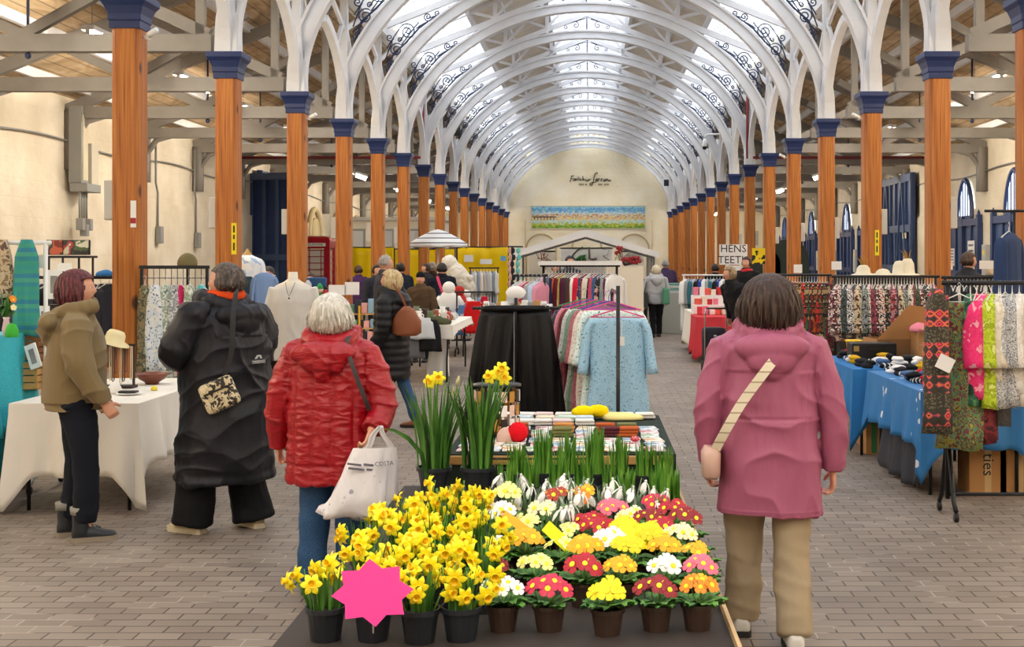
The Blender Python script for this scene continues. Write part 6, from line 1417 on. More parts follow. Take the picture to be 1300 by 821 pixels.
# accessories table behind the trousers
ftable('low white table of hats and small goods behind the black trousers', gx(612, 11.6), gx(700, 11.6), 11.3, 12.0, gz(388, 11.5)); b = MB()
t = thing('lamp_hat', 'white fluffy hat on a dark stand behind the black trousers', 'hat', (gx(655, 11.5), 11.5, gz(388, 11.5))); b.lathe((0, 0, 0), [(.04, 0), (.012, .02), (.012, .1)], 12); b.build('stand', BLACKM, t); b = MB(); b.ball((0, 0, .12), (.09, .09, .06), 16, 10, fn=lambda p: p*(1+.12*noise.noise(p*40))); b.build('hat_body', plain('white fluffy wool', 'eeeae4', .95), t)
for i in range(10): bxt('small_box', 'small white box on the table behind the black trousers, %s' % POSN[i], 'box', (gx(616+i*8.2, 11.5), 11.45+rnd(0, .2), gz(388, 11.5)), (.05, .05, rnd(.02, .05)), [PAPER, plain('grey card', '9a9a98'), CARD][i % 3], rnd(-.4, .4), 'small boxes behind the black trousers')
# hanging charms at the left of the centre (teal and dark strings)
Yh = 16; t = thing('garment_stand', 'tall black stand hung with teal and dark strings, right of the yellow screen', 'garment stand', (gx(650, Yh), Yh, 0)); pole(t, gz(312, Yh)); b = MB(); b.tube([(-.05, 0, gz(313, Yh)), (.14, 0, gz(313, Yh))], .01, 6); b.build('arm', BLACKM, t); b = MB(); b.lathe((0, 0, 0), [(.2, 0), (.2, .02), (.02, .03)], 16); b.build('base', BLACKM, t)
for i, (px, c, lab) in enumerate(((647, 'c89a8a', 'brown and pink string of felt shapes on the tall black stand'), (651, '1c1c2c', 'dark string of felt shapes on the tall black stand'), (658, '6ac0bc', 'teal string of felt shapes on the tall black stand'))):
    p = at(px, 315, Yh-.03); b = MB()
    for k in range(7): b.ball((.01*math.sin(k*2), 0, -.03-.085*k), (.028, .012, .04), 8, 6)
    b.tube([(0, 0, 0), (0, 0, -.6)], .004, 4); o = b.build('felt_string', plain('felt '+c, c, .9), None, loc=p); tag(o, lab, 'hanging decoration')
# gazebo
Yz = 29.5; za, zp = gz(321, Yz), gz(291, Yz); xl, xr = gx(657, Yz), gx(830, Yz); cx = (xl+xr)/2; hw = (xr-xl)/2; t = thing('gazebo', 'white canvas gazebo with a pitched roof in front of the end wall', 'gazebo', (cx, Yz, 0)); CAN = cloth('white gazebo canvas', 'eceae6', .6, 3, .4, .03)
D_ = 2.6
for sd in (-1, 1):
    b = MB(); b.prism([(0, zp), (sd*(hw+.12), za+.02), (sd*(hw+.12), za-.02), (0, zp-.04)], -.1, D_); b.build('roof_panel', CAN, t, smooth=False)
    b = MB(); b.prism([(0, zp), (sd*(hw+.12), za+.02), (sd*(hw+.12), za-.12), (0, zp-.17)], -.12, -.09); b.build('valance', CAN, t, smooth=False)
    b = MB(); b.bar((0, 0, zp-.2), (sd*hw, 0, za-.12), .04, .05); b.build('roof_strut', plain('grey frame tube', '6a6c70', .4, .4), t, smooth=False)
    for y in (0, D_-.1): b = MB(); b.bar((sd*hw, y, 0), (sd*hw, y, za), .05, .05); b.build('leg', plain('grey frame tube', '6a6c70'), t, smooth=False)
b = MB(); b.grid(lambda u, v: (hw-.02-.0*v, .1+2.4*u+.0, lerp(.1, za, v)+0), 20, 4)
for p in b.v: p.x += .05*math.sin(p.y*14)
b.build('side_curtain', stripes('white curtain with grey stripes', ['eceae8', 'eceae8', '8c9090'], 3.2, 1), t, solid=.01)
PLY = plain('pale painted board', 'e6dcc6', .7)
for i, (p0, p1, pt) in enumerate(((672, 705, 319), (712, 777, 315), (789, 817, 319))):
    Y = 33; x0, x1 = gx(p0, Y), gx(p1, Y); t = thing('display_board', 'pale board with drawn scribbles at the end of the hall, %s' % ['left one', 'wide middle one', 'right one'][i], 'board', ((x0+x1)/2, Y, 0)); bx('board_panel', plain('off-white board', 'f0ece2', .6) if i == 1 else PLY, (0, 0, gz(pt, Y)/2+.02), (x1-x0, .05, gz(pt, Y)), t); bx('frame', plain('board edge', 'b8a888', .6), (0, .01, gz(pt, Y)), (x1-x0+.06, .07, .04), t)
    b = MB(); rs = random.Random(i)
    if i != 1:
        for k in range(16 if i == 0 else 9):
            if i == 0: a = rs.uniform(0, 6.28); r0 = rs.uniform(.05, .3); c = (-.02+.1*rs.uniform(-1, 1), 1.75+.1*rs.uniform(-1, 1)); b.tube([(c[0]+.04*math.cos(a), -.03, c[1]+.04*math.sin(a)), (c[0]+r0*math.cos(a), -.03, c[1]+r0*math.sin(a))], .008, 4)
            else: r0 = .05+.028*k; b.tube([(r0*math.cos(q*.35), -.03, 1.66+r0*math.sin(q*.35)) for q in range(10)], .006, 4)
        b.build('drawing', plain('red brown line', '8a3a2a', .6) if i == 0 else plain('grey line', '8a8a88', .6), t)
    else:
        zb_ = gz(331, Y)
        for nm_, c_, pts_, r_ in (('green brush stroke', '2f7a3a', [(.08, 0), (.2, .1), (.3, .14), (.26, .02), (.34, .04)], .05), ('dark brush stroke', '2a3a34', [(-.08, 0), (0, .16), (.14, .3), (.26, .36)], .018), ('dark green stroke', '24402c', [(-.02, .1), (.06, .02), (.14, .06), (.2, -.02)], .025), ('brown painted shape', '6a5a50', [(.42, .36), (.43, .06), (.5, .04), (.62, .06)], .03), ('pale grey outline', 'b8b4b0', [(.78, .3), (.95, .32), (.9, .16), (.78, .14), (.95, .02)], .01), ('pale grey outline', 'b8b4b0', [(1.1, .02), (1.2, .3), (1.28, .04), (1.1, .08)], .01)):
            b = MB(); b.tube([(x_-.35, -.03, zb_+z_) for x_, z_ in pts_], r_, 5, flat=1); b.build('painted_stroke', plain(nm_, c_, .6), t)
# spray of dark red flowers on the shelf under the gazebo
Y = 25; t = thing('flower_spray', 'spray of dark red flowers standing at the right end of the white-topped rail', 'flowers', (gx(793, Y), Y, gz(337.5, Y))); b = MB()
for k in range(16):
    a = .1*k; x_ = lerp(-.16, .3, k/15); z_ = .06+.1*abs(math.sin(k*1.7))+(.2 if k < 4 else 0); b.tube([(0, 0, 0), (x_*.6, 0, z_*.5), (x_, -.02, z_)], .006, 4)
b.build('stem', M_POTB, t)
for k in range(16): x_ = lerp(-.16, .3, k/15); z_ = .06+.1*abs(math.sin(k*1.7))+(.2 if k < 4 else 0); b = MB(); b.ball((x_, -.02, z_), .042, 8, 6, fn=lambda p: p*(1+.4*noise.noise(p*40))); b.build('flower', plain('dark red blossom', '8c1420', .6), t)
bxt('sign_shelf', 'narrow shelf unit carrying the dark red flowers under the gazebo', 'shelf unit', (gx(793, Y), Y+.06, 0), (.75, .2, gz(337.5, Y)), PLY)
t = ftable('light wooden table of small goods under the right side of the gazebo', gx(785, 26), gx(816, 26), 25.2, 26.2, .78, top=WOODL)
for i in range(9): bxt('trinket', 'small pale trinket on the wooden table under the gazebo, %s' % POSN[i], 'trinket', (gx(787+i*3.2, 25.6), 25.4+rnd(0, .4), .782), (.07, .07, rnd(.06, .22)), [PAPER, plain('pink trinket', 'e0b8b0'), plain('tan trinket', 'c8a888'), plain('red trinket', 'b8483a')][i % 4], rnd(-.4, .4), 'trinkets under the gazebo')
bxt('bench', 'light wooden bench beside the table under the gazebo', 'bench', (gx(798, 24.6), 24.6, 0), (.5, .3, .45), WOODL)
bxt('counter', 'pale counter at the end of the hall right of the gazebo', 'counter', (gx(846, 30), 30, 0), (.75, .6, .95), plain('grey counter', 'a8aca4', .6))
for i in range(4): bxt('tray', 'pale tray stacked on the end counter, %s from the bottom' % ['first', 'second', 'third', 'top one'][i], 'tray', (gx(846, 30), 29.9, .955+i*.06), (.6, .4, .05), plain('pale tray %d' % (i % 2), ['dfe4e0', '7aa8a0'][i % 2]), 0, 'trays on the end counter')
# ------------------------------------------------ end wall lettering and painting
Yw = YE-.03
def stroke(pts, r=.03, px0=0, py0=0): b.tube([Vector(p) for p in seg([at(x, y, Yw) for x, y in pts])], r, 5)
t = thing('wall_lettering', 'dark handwritten lettering high on the cream end wall', 'sign', (0, 0, 0)); b = MB()
for pts in ([(723.5, 231), (725, 226), (725.5, 223.5)], [(725, 223.5), (728.5, 223)], [(724.5, 227), (727.5, 226.5)], [(730, 226.5), (728, 228.5), (730, 229), (731, 226.5), (731.5, 229)], [(733, 226), (733, 229)], [(733, 224), (733.2, 224.4)], [(735, 224.5), (735, 229)], [(738, 226.5), (736.5, 228), (738.5, 229)], [(740, 223.5), (740, 229), (741, 227), (742.5, 229)], [(744, 227), (744, 229.5), (746.5, 229.5), (746.5, 227)], [(747.5, 229.5), (748.5, 227.5), (750, 227.5)])  : stroke(pts, .022)
for pts in ([(759, 219.5), (756, 220), (754, 226), (753, 232), (750, 235), (749, 233), (752, 231.5), (756, 231), (757, 228), (755.5, 228.5)], [(758, 226), (758.5, 230), (761, 226)], [(763, 230), (763.5, 227), (765, 227)], [(767, 228), (766, 229.5), (768, 230), (768.5, 228), (767, 228)], [(770, 230), (770, 227), (772, 228), (772, 230)], [(773, 230), (775, 228), (774.5, 230)])  : stroke(pts, .024)
b.build('script', plain('dark olive brown paint', '4e4632', .6), t)
def txt_at(s_, px, py, Y, sz, mat, par): return text('lettering', s_, mat, at(px, py, Y), sz, parent=par)
[bx('small_lettering', plain('faint buff paint', '9a8c68', .6), at(px_, 234, Yw), (w_, .02, .07), t) for px_, w_ in ((738, .25), (744, .1), (762, .2), (770, .25))]
x0, x1, z0, z1 = gx(675, Yw), gx(818.5, Yw), gz(289.5, Yw), gz(262, Yw)
def painting():
    m, n = base('long riverside town painting', 'ffffff', .7); c = n.new('TexCoord'); s_ = n.new('SeparateXYZ'); n.link(c.outputs['Generated'], s_.inputs[0])
    t = n.new('TexNoise'); t.inputs['Scale'].default_value = 5; t.inputs['Detail'].default_value = 8; n.link(n.coord((1.2, 1, 2)), t.inputs['Vector'])
    a = n.new('Math', operation='MULTIPLY_ADD'); a.inputs[1].default_value = .7; n.link(t.outputs[0], a.inputs[0]); n.link(s_.outputs[2], a.inputs[2]); a2 = n.new('Math', operation='SUBTRACT'); a2.inputs[1].default_value = .35; n.link(a.outputs[0], a2.inputs[0])
    r = n.ramp([(0, '4f8a2c'), (.12, '9ab83a'), (.2, 'd8c24a'), (.26, '9fd0cc'), (.34, 'cfe4de'), (.4, 'd8b070'), (.48, 'efd9a8'), (.56, 'b07048'), (.62, 'e8dcc0'), (.68, 'c8d8da'), (.76, '8fc0dc'), (.86, '4f9ad0'), (.95, '9fd0e4')]); n.link(a2.outputs[0], r.inputs[0])
    t2 = n.new('TexVoronoi'); t2.inputs['Scale'].default_value = 9; n.link(n.coord((2.4, 1, 4)), t2.inputs['Vector'])
    m2 = n.new('Mix', data_type='RGBA', blend_type='OVERLAY'); m2.inputs[0].default_value = .35; n.link(r.outputs[0], m2.inputs[6]); n.link(t2.outputs['Color'], m2.inputs[7]); n.link(m2.outputs[2], n.b.inputs['Base Color']); return m
t = thing('painting', 'long landscape painting of a riverside town on the end wall', 'painting', ((x0+x1)/2, Yw+.0, (z0+z1)/2)); bx('canvas', painting(), (0, 0, 0), (x1-x0, .03, z1-z0), t)
b = MB()
for k in range(7): x = -(x1-x0)/2+.15+.16*k; b.box((x, -.02, -.06), (.04, .006, .14))
b.box((-(x1-x0)/2+.65, -.02, .02), (1.2, .006, .05)); b.build('painted_bridge', plain('dark brown paint', '40322a', .7), t, smooth=False)
for z_ in (z0-(z0+z1)/2-.02, z1-(z0+z1)/2+.02): bx('frame_edge', plain('pale board edge', 'cfc8b0', .6), (0, -.01, z_), (x1-x0+.1, .05, .04), t)
# shallow recess around the painting on the end wall
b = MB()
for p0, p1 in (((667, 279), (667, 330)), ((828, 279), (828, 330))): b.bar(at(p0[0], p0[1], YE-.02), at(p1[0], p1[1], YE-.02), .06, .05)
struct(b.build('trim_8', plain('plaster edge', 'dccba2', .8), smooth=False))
# ---------------------------------------------------------------- right-hand stalls
BLUEC = cloth('bright blue printed sheet', '2d78b8', .7, 6, .5, .02)
def bluemat():
    m, n = base('blue sheet with white flower print', '2d78b8', .7); c = n.new('TexCoord'); s_ = n.new('SeparateXYZ'); n.link(c.outputs['Object'], s_.inputs[0])
    v = n.new('TexVoronoi'); v.inputs['Scale'].default_value = 11; n.link(n.coord((1, 1, 1)), v.inputs['Vector']); r = n.ramp([(0, 'ffffff'), (.3, 'ffffff'), (.34, '000000')]); n.link(v.outputs['Distance'], r.inputs[0])
    # printed only in bands along the cloth
    a = n.new('Math', operation='MULTIPLY'); a.inputs[1].default_value = 1.0; n.link(s_.outputs[1], a.inputs[0]); f = n.new('Math', operation='FRACT'); n.link(a.outputs[0], f.inputs[0]); r2 = n.ramp([(0, '000000'), (.12, 'ffffff'), (.3, '000000')], 'CONSTANT'); n.link(f.outputs[0], r2.inputs[0])
    mu = n.new('Math', operation='MULTIPLY'); n.link(r.outputs[0], mu.inputs[0]); n.link(r2.outputs[0], mu.inputs[1]); mx = n.new('Mix', data_type='RGBA'); n.link(mu.outputs[0], mx.inputs[0]); mx.inputs[6].default_value = srgb('2d78b8'); mx.inputs[7].default_value = srgb('e8eef4'); n.link(mx.outputs[2], n.b.inputs['Base Color'])
    t = n.new('TexNoise'); t.inputs['Scale'].default_value = 5; n.link(n.coord((1, 1, .4)), t.inputs['Vector']); bump(n, t.outputs[0], .5, .02); return m
ftable('nearer folding table under the bright blue sheet on the right', 2.44, 3.24, 9.25, 11.0, .76, 'tables under the blue sheets'); ftable('further folding table under the bright blue sheet on the right', 2.34, 3.14, 11.15, 12.7, .76, 'tables under the blue sheets')
tcloth('tablecloth', 'bright blue sheet with white print, on the nearer sock table', 2.44, 3.24, 9.25, 11.0, .765, (.42, .2, .1, .4), bluemat(), .28, .03, 5)
tcloth('tablecloth', 'bright blue sheet on the further sock table', 2.34, 3.14, 11.15, 12.7, .765, (.45, .2, .1, .38), BLUEC, .3, .03, 8)
tcloth('table_skirt', 'dark grey pleated cloth hanging below the nearer blue sheet', 2.48, 3.2, 9.3, 10.6, .5, (.0, .1, .1, .48), cloth('dark grey cotton', '3f4048', .9), .0, .03, 2, 'cloth')
for i, (px, Y, w_, h_, lab) in enumerate(((1112, 11.4, .34, .3, 'brown carton with green stripes under the blue sock tables'), (1100, 12.0, .3, .4, 'brown carton behind the green striped one'), (1278, 9.5, .3, .42, 'tall brown carton under the nearest clothes rail'), (1238, 9.5, .28, .4, 'brown carton with lettering under the nearest clothes rail'))):
    t = thing('carton', lab, 'carton', (gx(px, Y)+.05, Y, 0)); bx('box_body', CARD, (0, 0, h_/2), (w_, .3, h_), t, .004); bx('tape', plain('buff tape', 'c8a878', .4), (0, -.151, h_/2), (.05, .002, h_), t)
    if i == 0:
        for x in (-.1, .05): bx('green_band', plain('green print', '2f7a4a', .6), (x, -.152, h_/2), (.05, .002, h_*.9), t)
    if i == 3: text('lettering', 'ties', INK, (0, -.153, h_*.55), .12, (PI/2, PI/2, 0), t)
# socks and gloves on the two tables
SC_ = [('black', '16161a'), ('white', 'eeeae6'), ('red', 'c01c28'), ('grey', '4c4c52'), ('dark', '1c1c22'), ('blue', '4a6894'), ('charcoal', '2a2a30'), ('mustard', 'd8a820'), ('pink', 'd88a9c'), ('ink black', '101014')]
k = 0
for ti, (x0, y0, ny) in enumerate(((2.5, 9.35, 10), (2.4, 11.25, 9))):
    for r in range(ny):
        for q in range(5):
            x = x0+.09+.14*q+rnd(-.015, .015); y = y0+.165*r+rnd(-.02, .02); nm, c = SC_[(k*7+q*3+R.randint(0, 2)) % 10]
            if ti == 1 and q > 2 and r in (2, 3, 4, 5): k += 1; continue
            t = thing('folded_socks', '%s folded socks on the %s blue table, row %d from the front, %s' % (nm, ['nearer', 'further'][ti], r+1, ['first across', 'second across', 'third across', 'fourth across', 'fifth across'][q]), 'socks', (x, y, .775), rnd(-1.3, 1.3), 'socks on the blue tables')
            for s_ in range(1+(k % 3 > 0)+(q > 1)):
                b = MB(); hgt = .045; b.ball((rnd(-.03, .03), rnd(-.02, .02), .02+.03*s_), (rnd(.055, .085), rnd(.03, .045), .024), 12, 8, rot=(0, 0, rnd(-.8, .8)), fn=lambda p: p*(1+.35*noise.noise(p*22+Vector((k, s_, 0))))); b.build('sock', cloth('sock '+nm, c) if k % 3 else stripes('striped sock '+nm, [c, 'eeeae6', c, '16161a'], 30, 0), t)
            k += 1
# open cardboard box, suitcase, tub and bird box on the far table
t = thing('cardboard_box', 'large open brown cardboard box with raised flaps on the further blue table', 'box', (gx(1142, 12.4), 12.35, .775), .12); w_, d_, h_ = .62, .4, .2
for a_ in ((0, -d_/2, 1), (0, d_/2, 1)): bx('side', CARDD, (0, a_[1], h_/2), (w_, .008, h_), t)
for s_ in (-1, 1): bx('side', CARD, (s_*w_/2, 0, h_/2), (.008, d_, h_), t)
b = MB(); b.add([(-w_/2, -d_/2, h_), (w_/2, -d_/2, h_), (w_*.38, -d_*.6, h_+.3), (-w_*.02, -d_*.62, h_+.33)], [(0, 1, 2, 3)]); b.build('flap', CARD, t, smooth=False, solid=.006)
b = MB(); b.add([(w_/2, -d_/2, h_), (w_/2, d_/2, h_), (w_/2+.26, d_/2, h_+.22), (w_/2+.22, -d_/2, h_+.2)], [(0, 1, 2, 3)]); b.build('flap', CARD, t, smooth=False, solid=.006); bx('base', CARDD, (0, 0, .006), (w_, d_, .008), t)
t = thing('cardboard_box', 'second brown carton with pink and white clothes spilling out, behind the clothes rail end', 'box', (gx(1185, 12.0), 12.0, .775)); bx('box_body', CARD, (0, 0, .14), (.36, .3, .28), t, .004); bx('flap', CARD, (.0, -.22, .31), (.36, .14, .006), t)
for i, (c, lab) in enumerate((('e88a9c', 'pink cloth spilling from the second carton'), ('f0eeea', 'white cloth spilling from the second carton'), ('4a4a5a', 'dark cloth spilling from the second carton'))): heap('folded_cloth', lab, 'clothes', (gx(1170+i*13, 11.9), 11.95, 1.055), cloth('spill '+c, c), .1, .1, .07, i)
t = thing('bucket', 'yellow plastic tub on the aisle side of the further blue table', 'tub', (gx(1084, 12.2), 12.2, .775)); b = MB(); b.lathe((0, 0, 0), [(.055, 0), (.075, .17), (.085, .175), (.085, .19), (.068, .185), (.05, .01)], 20, cap=False); b.face(list(range(20))[::-1]); b.build('tub_body', plain('yellow plastic', 'f0c818', .4), t)
t = thing('bird_box', 'small wooden nest box with a round hole on the blue table', 'bird box', (gx(1184, 11.2), 11.2, .775)); bx('box_body', WOODL, (0, 0, .1), (.15, .12, .2), t, .003); b = MB(); b.prism([(-.1, .2), (.1, .2), (0, .27)], -.08, .08); b.build('roof', WOODM, t, smooth=False); b = MB(); b.lathe((0, 0, 0), [(.022, 0), (.022, .004)], 14); b.xform(Matrix.Translation((0, -.06, .11)) @ Matrix.Rotation(PI/2, 4, 'X')); b.build('hole', INK, t)
t = thing('suitcase', 'black case open behind the socks on the further blue table', 'case', (gx(1108, 11.9), 11.95, .775)); bx('case_body', BLACKM, (0, 0, .09), (.42, .25, .18), t, .01); bx('handle', BLACKM, (0, -.14, .12), (.12, .02, .02), t); bx('badge', plain('gold corner', 'b89a5a', .4, .6), (-.17, -.127, .13), (.05, .004, .05), t)
# nearest clothes rail, running off to the right
Yn = 8.55; xn = gx(1203, Yn); zn = gz(359, Yn); xe = 3.75
t = rail('garment_rail', 'black clothes rail on castors nearest the camera at the right edge', xn, xe, Yn, zn, BLACKM, foot=.2, cast=2, low=.15)
# cream/blue-green batik, pink etc: garments face the camera more or less at the end of the rail
def patchmat():
    m, n = base('woven patchwork with pink and orange diamonds', '4a463a', .85); c = n.new('TexCoord'); s_ = n.new('SeparateXYZ'); n.link(c.outputs['Object'], s_.inputs[0])
    v = n.new('TexVoronoi', distance='MANHATTAN'); v.inputs['Scale'].default_value = 15; v.inputs['Randomness'].default_value = 0; n.link(n.coord(), v.inputs['Vector'])
    r = n.ramp([(0, '16161a'), (.14, 'e8406e'), (.34, '2a2824'), (.44, 'f07a3a'), (.58, 'b8486a'), (.7, '3c3a30')], 'CONSTANT'); n.link(v.outputs['Distance'], r.inputs[0])
    w = n.new('TexVoronoi'); w.inputs['Scale'].default_value = 60; n.link(n.coord(), w.inputs['Vector']); r3 = n.ramp([(0, '6e6852'), (.4, '3e3a30')], 'CONSTANT'); n.link(w.outputs['Distance'], r3.inputs[0])
    a = n.new('Math', operation='MULTIPLY'); a.inputs[1].default_value = 4.6; n.link(s_.outputs[2], a.inputs[0]); f = n.new('Math', operation='FRACT'); n.link(a.outputs[0], f.inputs[0]); r2 = n.ramp([(0, 'ffffff'), (.52, '000000')], 'CONSTANT'); n.link(f.outputs[0], r2.inputs[0])
    mx = n.new('Mix', data_type='RGBA'); n.link(r2.outputs[0], mx.inputs[0]); n.link(r3.outputs[0], mx.inputs[6]); n.link(r.outputs[0], mx.inputs[7]); n.link(mx.outputs[2], n.b.inputs['Base Color']); return m
PATCH = patchmat()
t = garment('patchwork_bag', 'long patchwork cloth with pink and orange diamonds hung on the end of the rail', 'hanging', at(1189, 372, 8.3), 0, PATCH, 'scarf', .085, .92, .05, seed=2, hang=False, flare=1.15)
b = MB(); b.ball((0, -.0, -.02), (.05, .04, .04), 12, 8, fn=lambda p: p*(1+.2*noise.noise(p*40))); b.build('pink_loop', plain('hot pink felt', 'f0307a', .9), t)
garment('patchwork_bag', 'second patchwork strip hanging lower right of the first', 'hanging', at(1196, 380, 8.45), .3, PATCH, 'scarf', .05, .85, .04, seed=5, hang=False, flare=1.1)
BATIK = print_cloth('green and wine tie-dyed cloth', ['5a7a4a', '7a2a3a', '4a8a6a', '8a8a3a', '6a1c34', '3f6a4a', 'a89a4a'], 20, .75, 'noise')
garment('dress', 'long green and wine tie-dyed dress on the nearest rail', 'dress', (gx(1219, 8.45), 8.47, zn-.03), -.15, BATIK, 'dress', .13, 1.08, .05, 'garments on the nearest rail', sleeve=0, seed=3, flare=1.2)
NR = [(1232, 'dark green patterned top beside the tie-dyed dress', ['1c3a2c', '2f6a4a', '6a9a6a'], 'top', .17, .8, 1.3), (1240, 'hot pink blouse with pale flowers', ['f02a72', 'f4387c', 'f02a72', 'f6a8b8'], 'jacket', .19, .74, 1.15), (1249, 'second hot pink blouse behind the first', ['e0246a', 'e8448a', 'f6a0b4'], 'jacket', .19, .76, .95), (1259, 'lime green floral blouse right of the pink ones', ['b4cc1c', 'c8dc3a', 'a0b414', 'e4ec8a'], 'jacket', .2, .82, 1.1),
      (1268, 'cream jacket behind the lime green blouse', ['e8dcc8', 'dccfb8', 'f0e8da'], 'jacket', .19, .7, 1.2), (1276, 'black and white flecked jacket', ['d8d8d6', '4a4a4e', 'c0c0c0', 'ececea', '6c6c70'], 'jacket', .2, .82, 1.0), (1285, 'second black and white flecked jacket', ['c8c8c8', '545458', 'e4e4e2', '8a8a8c'], 'jacket', .2, .8, 1.2), (1294, 'white ribbed cardigan at the right picture edge', ['f0ece4', 'e4dfd4', 'f4f2ee'], 'jacket', .21, .7, 1.1),
      (1303, 'cream textured coat just past the right picture edge', ['e8e0d4', 'dcd0c0'], 'jacket', .2, .8, 1.2), (1312, 'brown coat past the right picture edge', ['6a4a3a', '4a3428'], 'jacket', .2, .8, 1.2), (1254, 'dark red long garment hanging low behind the blouses', ['5a141c', '7a242c', '3a0c14'], 'dress', .16, 1.05, 1.2), (1272, 'grey trousers hanging low behind the flecked jackets', ['54504e', '6a6664'], 'trousers', .15, .95, 1.3)]
for i, (px, lab, cols, kd, w_, L_, rz) in enumerate(NR): garment('garment', lab, 'clothes', (gx(px, Yn), Yn+(.0 if i < 10 else .03), zn-.02), rz, print_cloth('near rail print %d' % i, cols, 60 if 'flecked' in lab else 18, .8, 'noise'), kd, w_, L_, .05, 'garments on the nearest rail', sleeve=.4, seed=i*2.1)
sign('white square swing ticket tied to the patchwork cloth', '', 1200, 461, 8.2, .105, .095, .02, cat='price tag', name='price_tag', rz=0).rotation_euler = (0, .45, 0)
# navy overcoat hung high
garment('coat', 'navy blue overcoat hung high beside the nearest right-hand column', 'coat', at(1281, 287, 10.6), .9, cloth('navy overcoat', '2a3c60'), 'jacket', .2, .95, .06, sleeve=.5, seed=4)
b = MB(); b.tube([(0, 0, 0), (0, 0, 2.15)], .012, 6); b.tube([(-.25, 0, 2.15), (.3, 0, 2.15)], .012, 6); b.tube([(-.25, 0, .015), (.25, 0, .015)], .015, 6); o = b.build('coat_stand', BLACKM, None, loc=(gx(1281, 10.6)+.05, 10.62, 0)); tag(o, 'slim black stand holding up the navy overcoat', 'coat stand')
# long racks behind the blue tables
Yb = 14.2; rail('garment_rail', 'long black clothes rail behind the blue sock tables', gx(1060, Yb), gx(1188, Yb), Yb, gz(351, Yb), foot=.3)
HC = ['7a2c34', 'e4dccc', '2c3c30', '24242a', 'e8e8e4', 'b4383c', '4c5a6a', 'c8b48c', '4a2434', '9aa0a8', '1a1a1e', 'd8c8b4', 'a83a5a', '50602c']
HN = ['wine', 'ivory', 'dark green', 'charcoal', 'white', 'red', 'slate', 'sand', 'plum', 'silver grey', 'black', 'beige', 'raspberry', 'moss']
for i in range(34):
    px = 1063+i*3.7; c = HC[i % 14]; nm = HN[i % 14]; garment('blouse', '%s printed blouse on the long rack behind the socks, number %d from the left' % (nm, i+1), 'blouse', at(px, 355, Yb), PI/2-.35+rnd(-.2, .2), print_cloth('rack print %d' % (i % 14), [c, HC[(i+4) % 14], c, '1a1a1e', HC[(i+7) % 14]], 24, .8, 'noise'), 'jacket', .19, rnd(.6, .74), .04, 'blouses on the long rack', seed=i*1.1)
Ys = 16.0; rail('garment_rail', 'clothes rail of long skirts and scarves right of the pink coat', gx(990, Ys), gx(1052, Ys), Ys, gz(349, Ys), foot=.3)
for i in range(18):
    px = 992+i*3.5; cs = [('orange', ['d86a24', 'b8481c']), ('olive', ['5a6234', '7a7a3a']), ('red', ['b41c24', 'd83a34']), ('brown', ['6a3c24', '8a5a34']), ('green', ['2c5a3c', '4a7a4a']), ('wine', ['6a1c30', '8a2c40'])][i % 6]
    garment('scarf', 'long %s scarf on the rail right of the pink coat, number %d from the left' % (cs[0], i+1), 'scarf', at(px, 353, Ys), PI/2-.4+rnd(-.3, .3), print_cloth('long scarf print %d' % (i % 6), cs[1]+['2a2420', 'c8a87a'], 16, .8, 'noise'), 'skirt', .14, rnd(.95, 1.15), .05, 'long scarves right of the pink coat', seed=i)
# a rail further behind the nearest one, plus hats on a shelf
Yk = 12.9; rail('garment_rail', 'second black clothes rail seen above the nearest one at the right', gx(1200, Yk), gx(1330, Yk), Yk, gz(352, Yk), foot=.3)
for i in range(26): garment('top', '%s top on the second rail above the nearest, number %d from the left' % (HN[(i*3) % 14], i+1), 'top', at(1203+i*4.8, 357, Yk), PI/2-.3+rnd(-.2, .2), cloth('rack cloth %d' % (i % 7), ['1a1a1e', '2c2c34', '3a3440', 'b8b4ac', '14141a', '4a5460', '24242a'][i % 7]), 'jacket', .18, .7, .035, 'tops on the second rail', seed=i)
Yq = 15.6; bxt('shelf_unit', 'dark shelf unit carrying sun hats beyond the long rack', 'shelf unit', (gx(1130, Yq), Yq, 0), (1.3, .35, gz(349, Yq)), plain('dark shelf', '2a2420', .7))
for i, (px, lab) in enumerate(((1096, 'cream sun hat with paper flowers, left end of the hat shelf'), (1121, 'flat cream sun hat, second on the hat shelf'), (1142, 'tall cream hat in the middle of the hat shelf'), (1152, 'white pointed hat with feathers on the hat shelf'))):
    h_ = [.12, .07, .17, .2][i]; t = thing('sun_hat', lab, 'hat', (gx(px, Yq), Yq, gz(349, Yq))); b = MB(); b.lathe((0, 0, 0), [(.15, 0), (.14, .01), (.09, .025), (.08, h_*.7), (.05, h_), (.0, h_+.01)], 18, cap=False); b.build('hat_body', plain('cream felt hat', 'e8dfc4', .8), t)
    if i in (0, 3): b = MB(); [b.leaf([(0, 0, h_*.6), (math.cos(a)*.06, -.03, h_+.07), (math.cos(a)*.12, -.03, h_+.12)], [.01, .02, .002]) for a in (.4, 1.2, 2, 2.8)]; b.build('trimming', plain('ochre and brown trimming', 'b8903a' if i == 0 else '5a3a2c', .8), t)
for i, (px, py, w_, lab) in enumerate(((1255, 336, .22, 'white card sign on the second rail, below the doors'), (1202, 337, .14, 'small white card sign left of the man by the doors'), (1062, 337, .12, 'small white card standing above the long rack'), (1013, 341, .1, 'tiny white notice above the long scarves'))): sign(lab, '', px, py, 15.0, w_, .1, .03, post=0)
for i, (px, py) in enumerate(((1259, 335), (1268, 340))): heap('hat', 'pale knitted hat beside the card sign by the doors, %s' % ['left one', 'right one'][i], 'hat', (gx(px, 15.2), 15.2, gz(349, 15.2)), plain('pale knit', 'd8c4a4', .9), .07, .07, .1, i); 
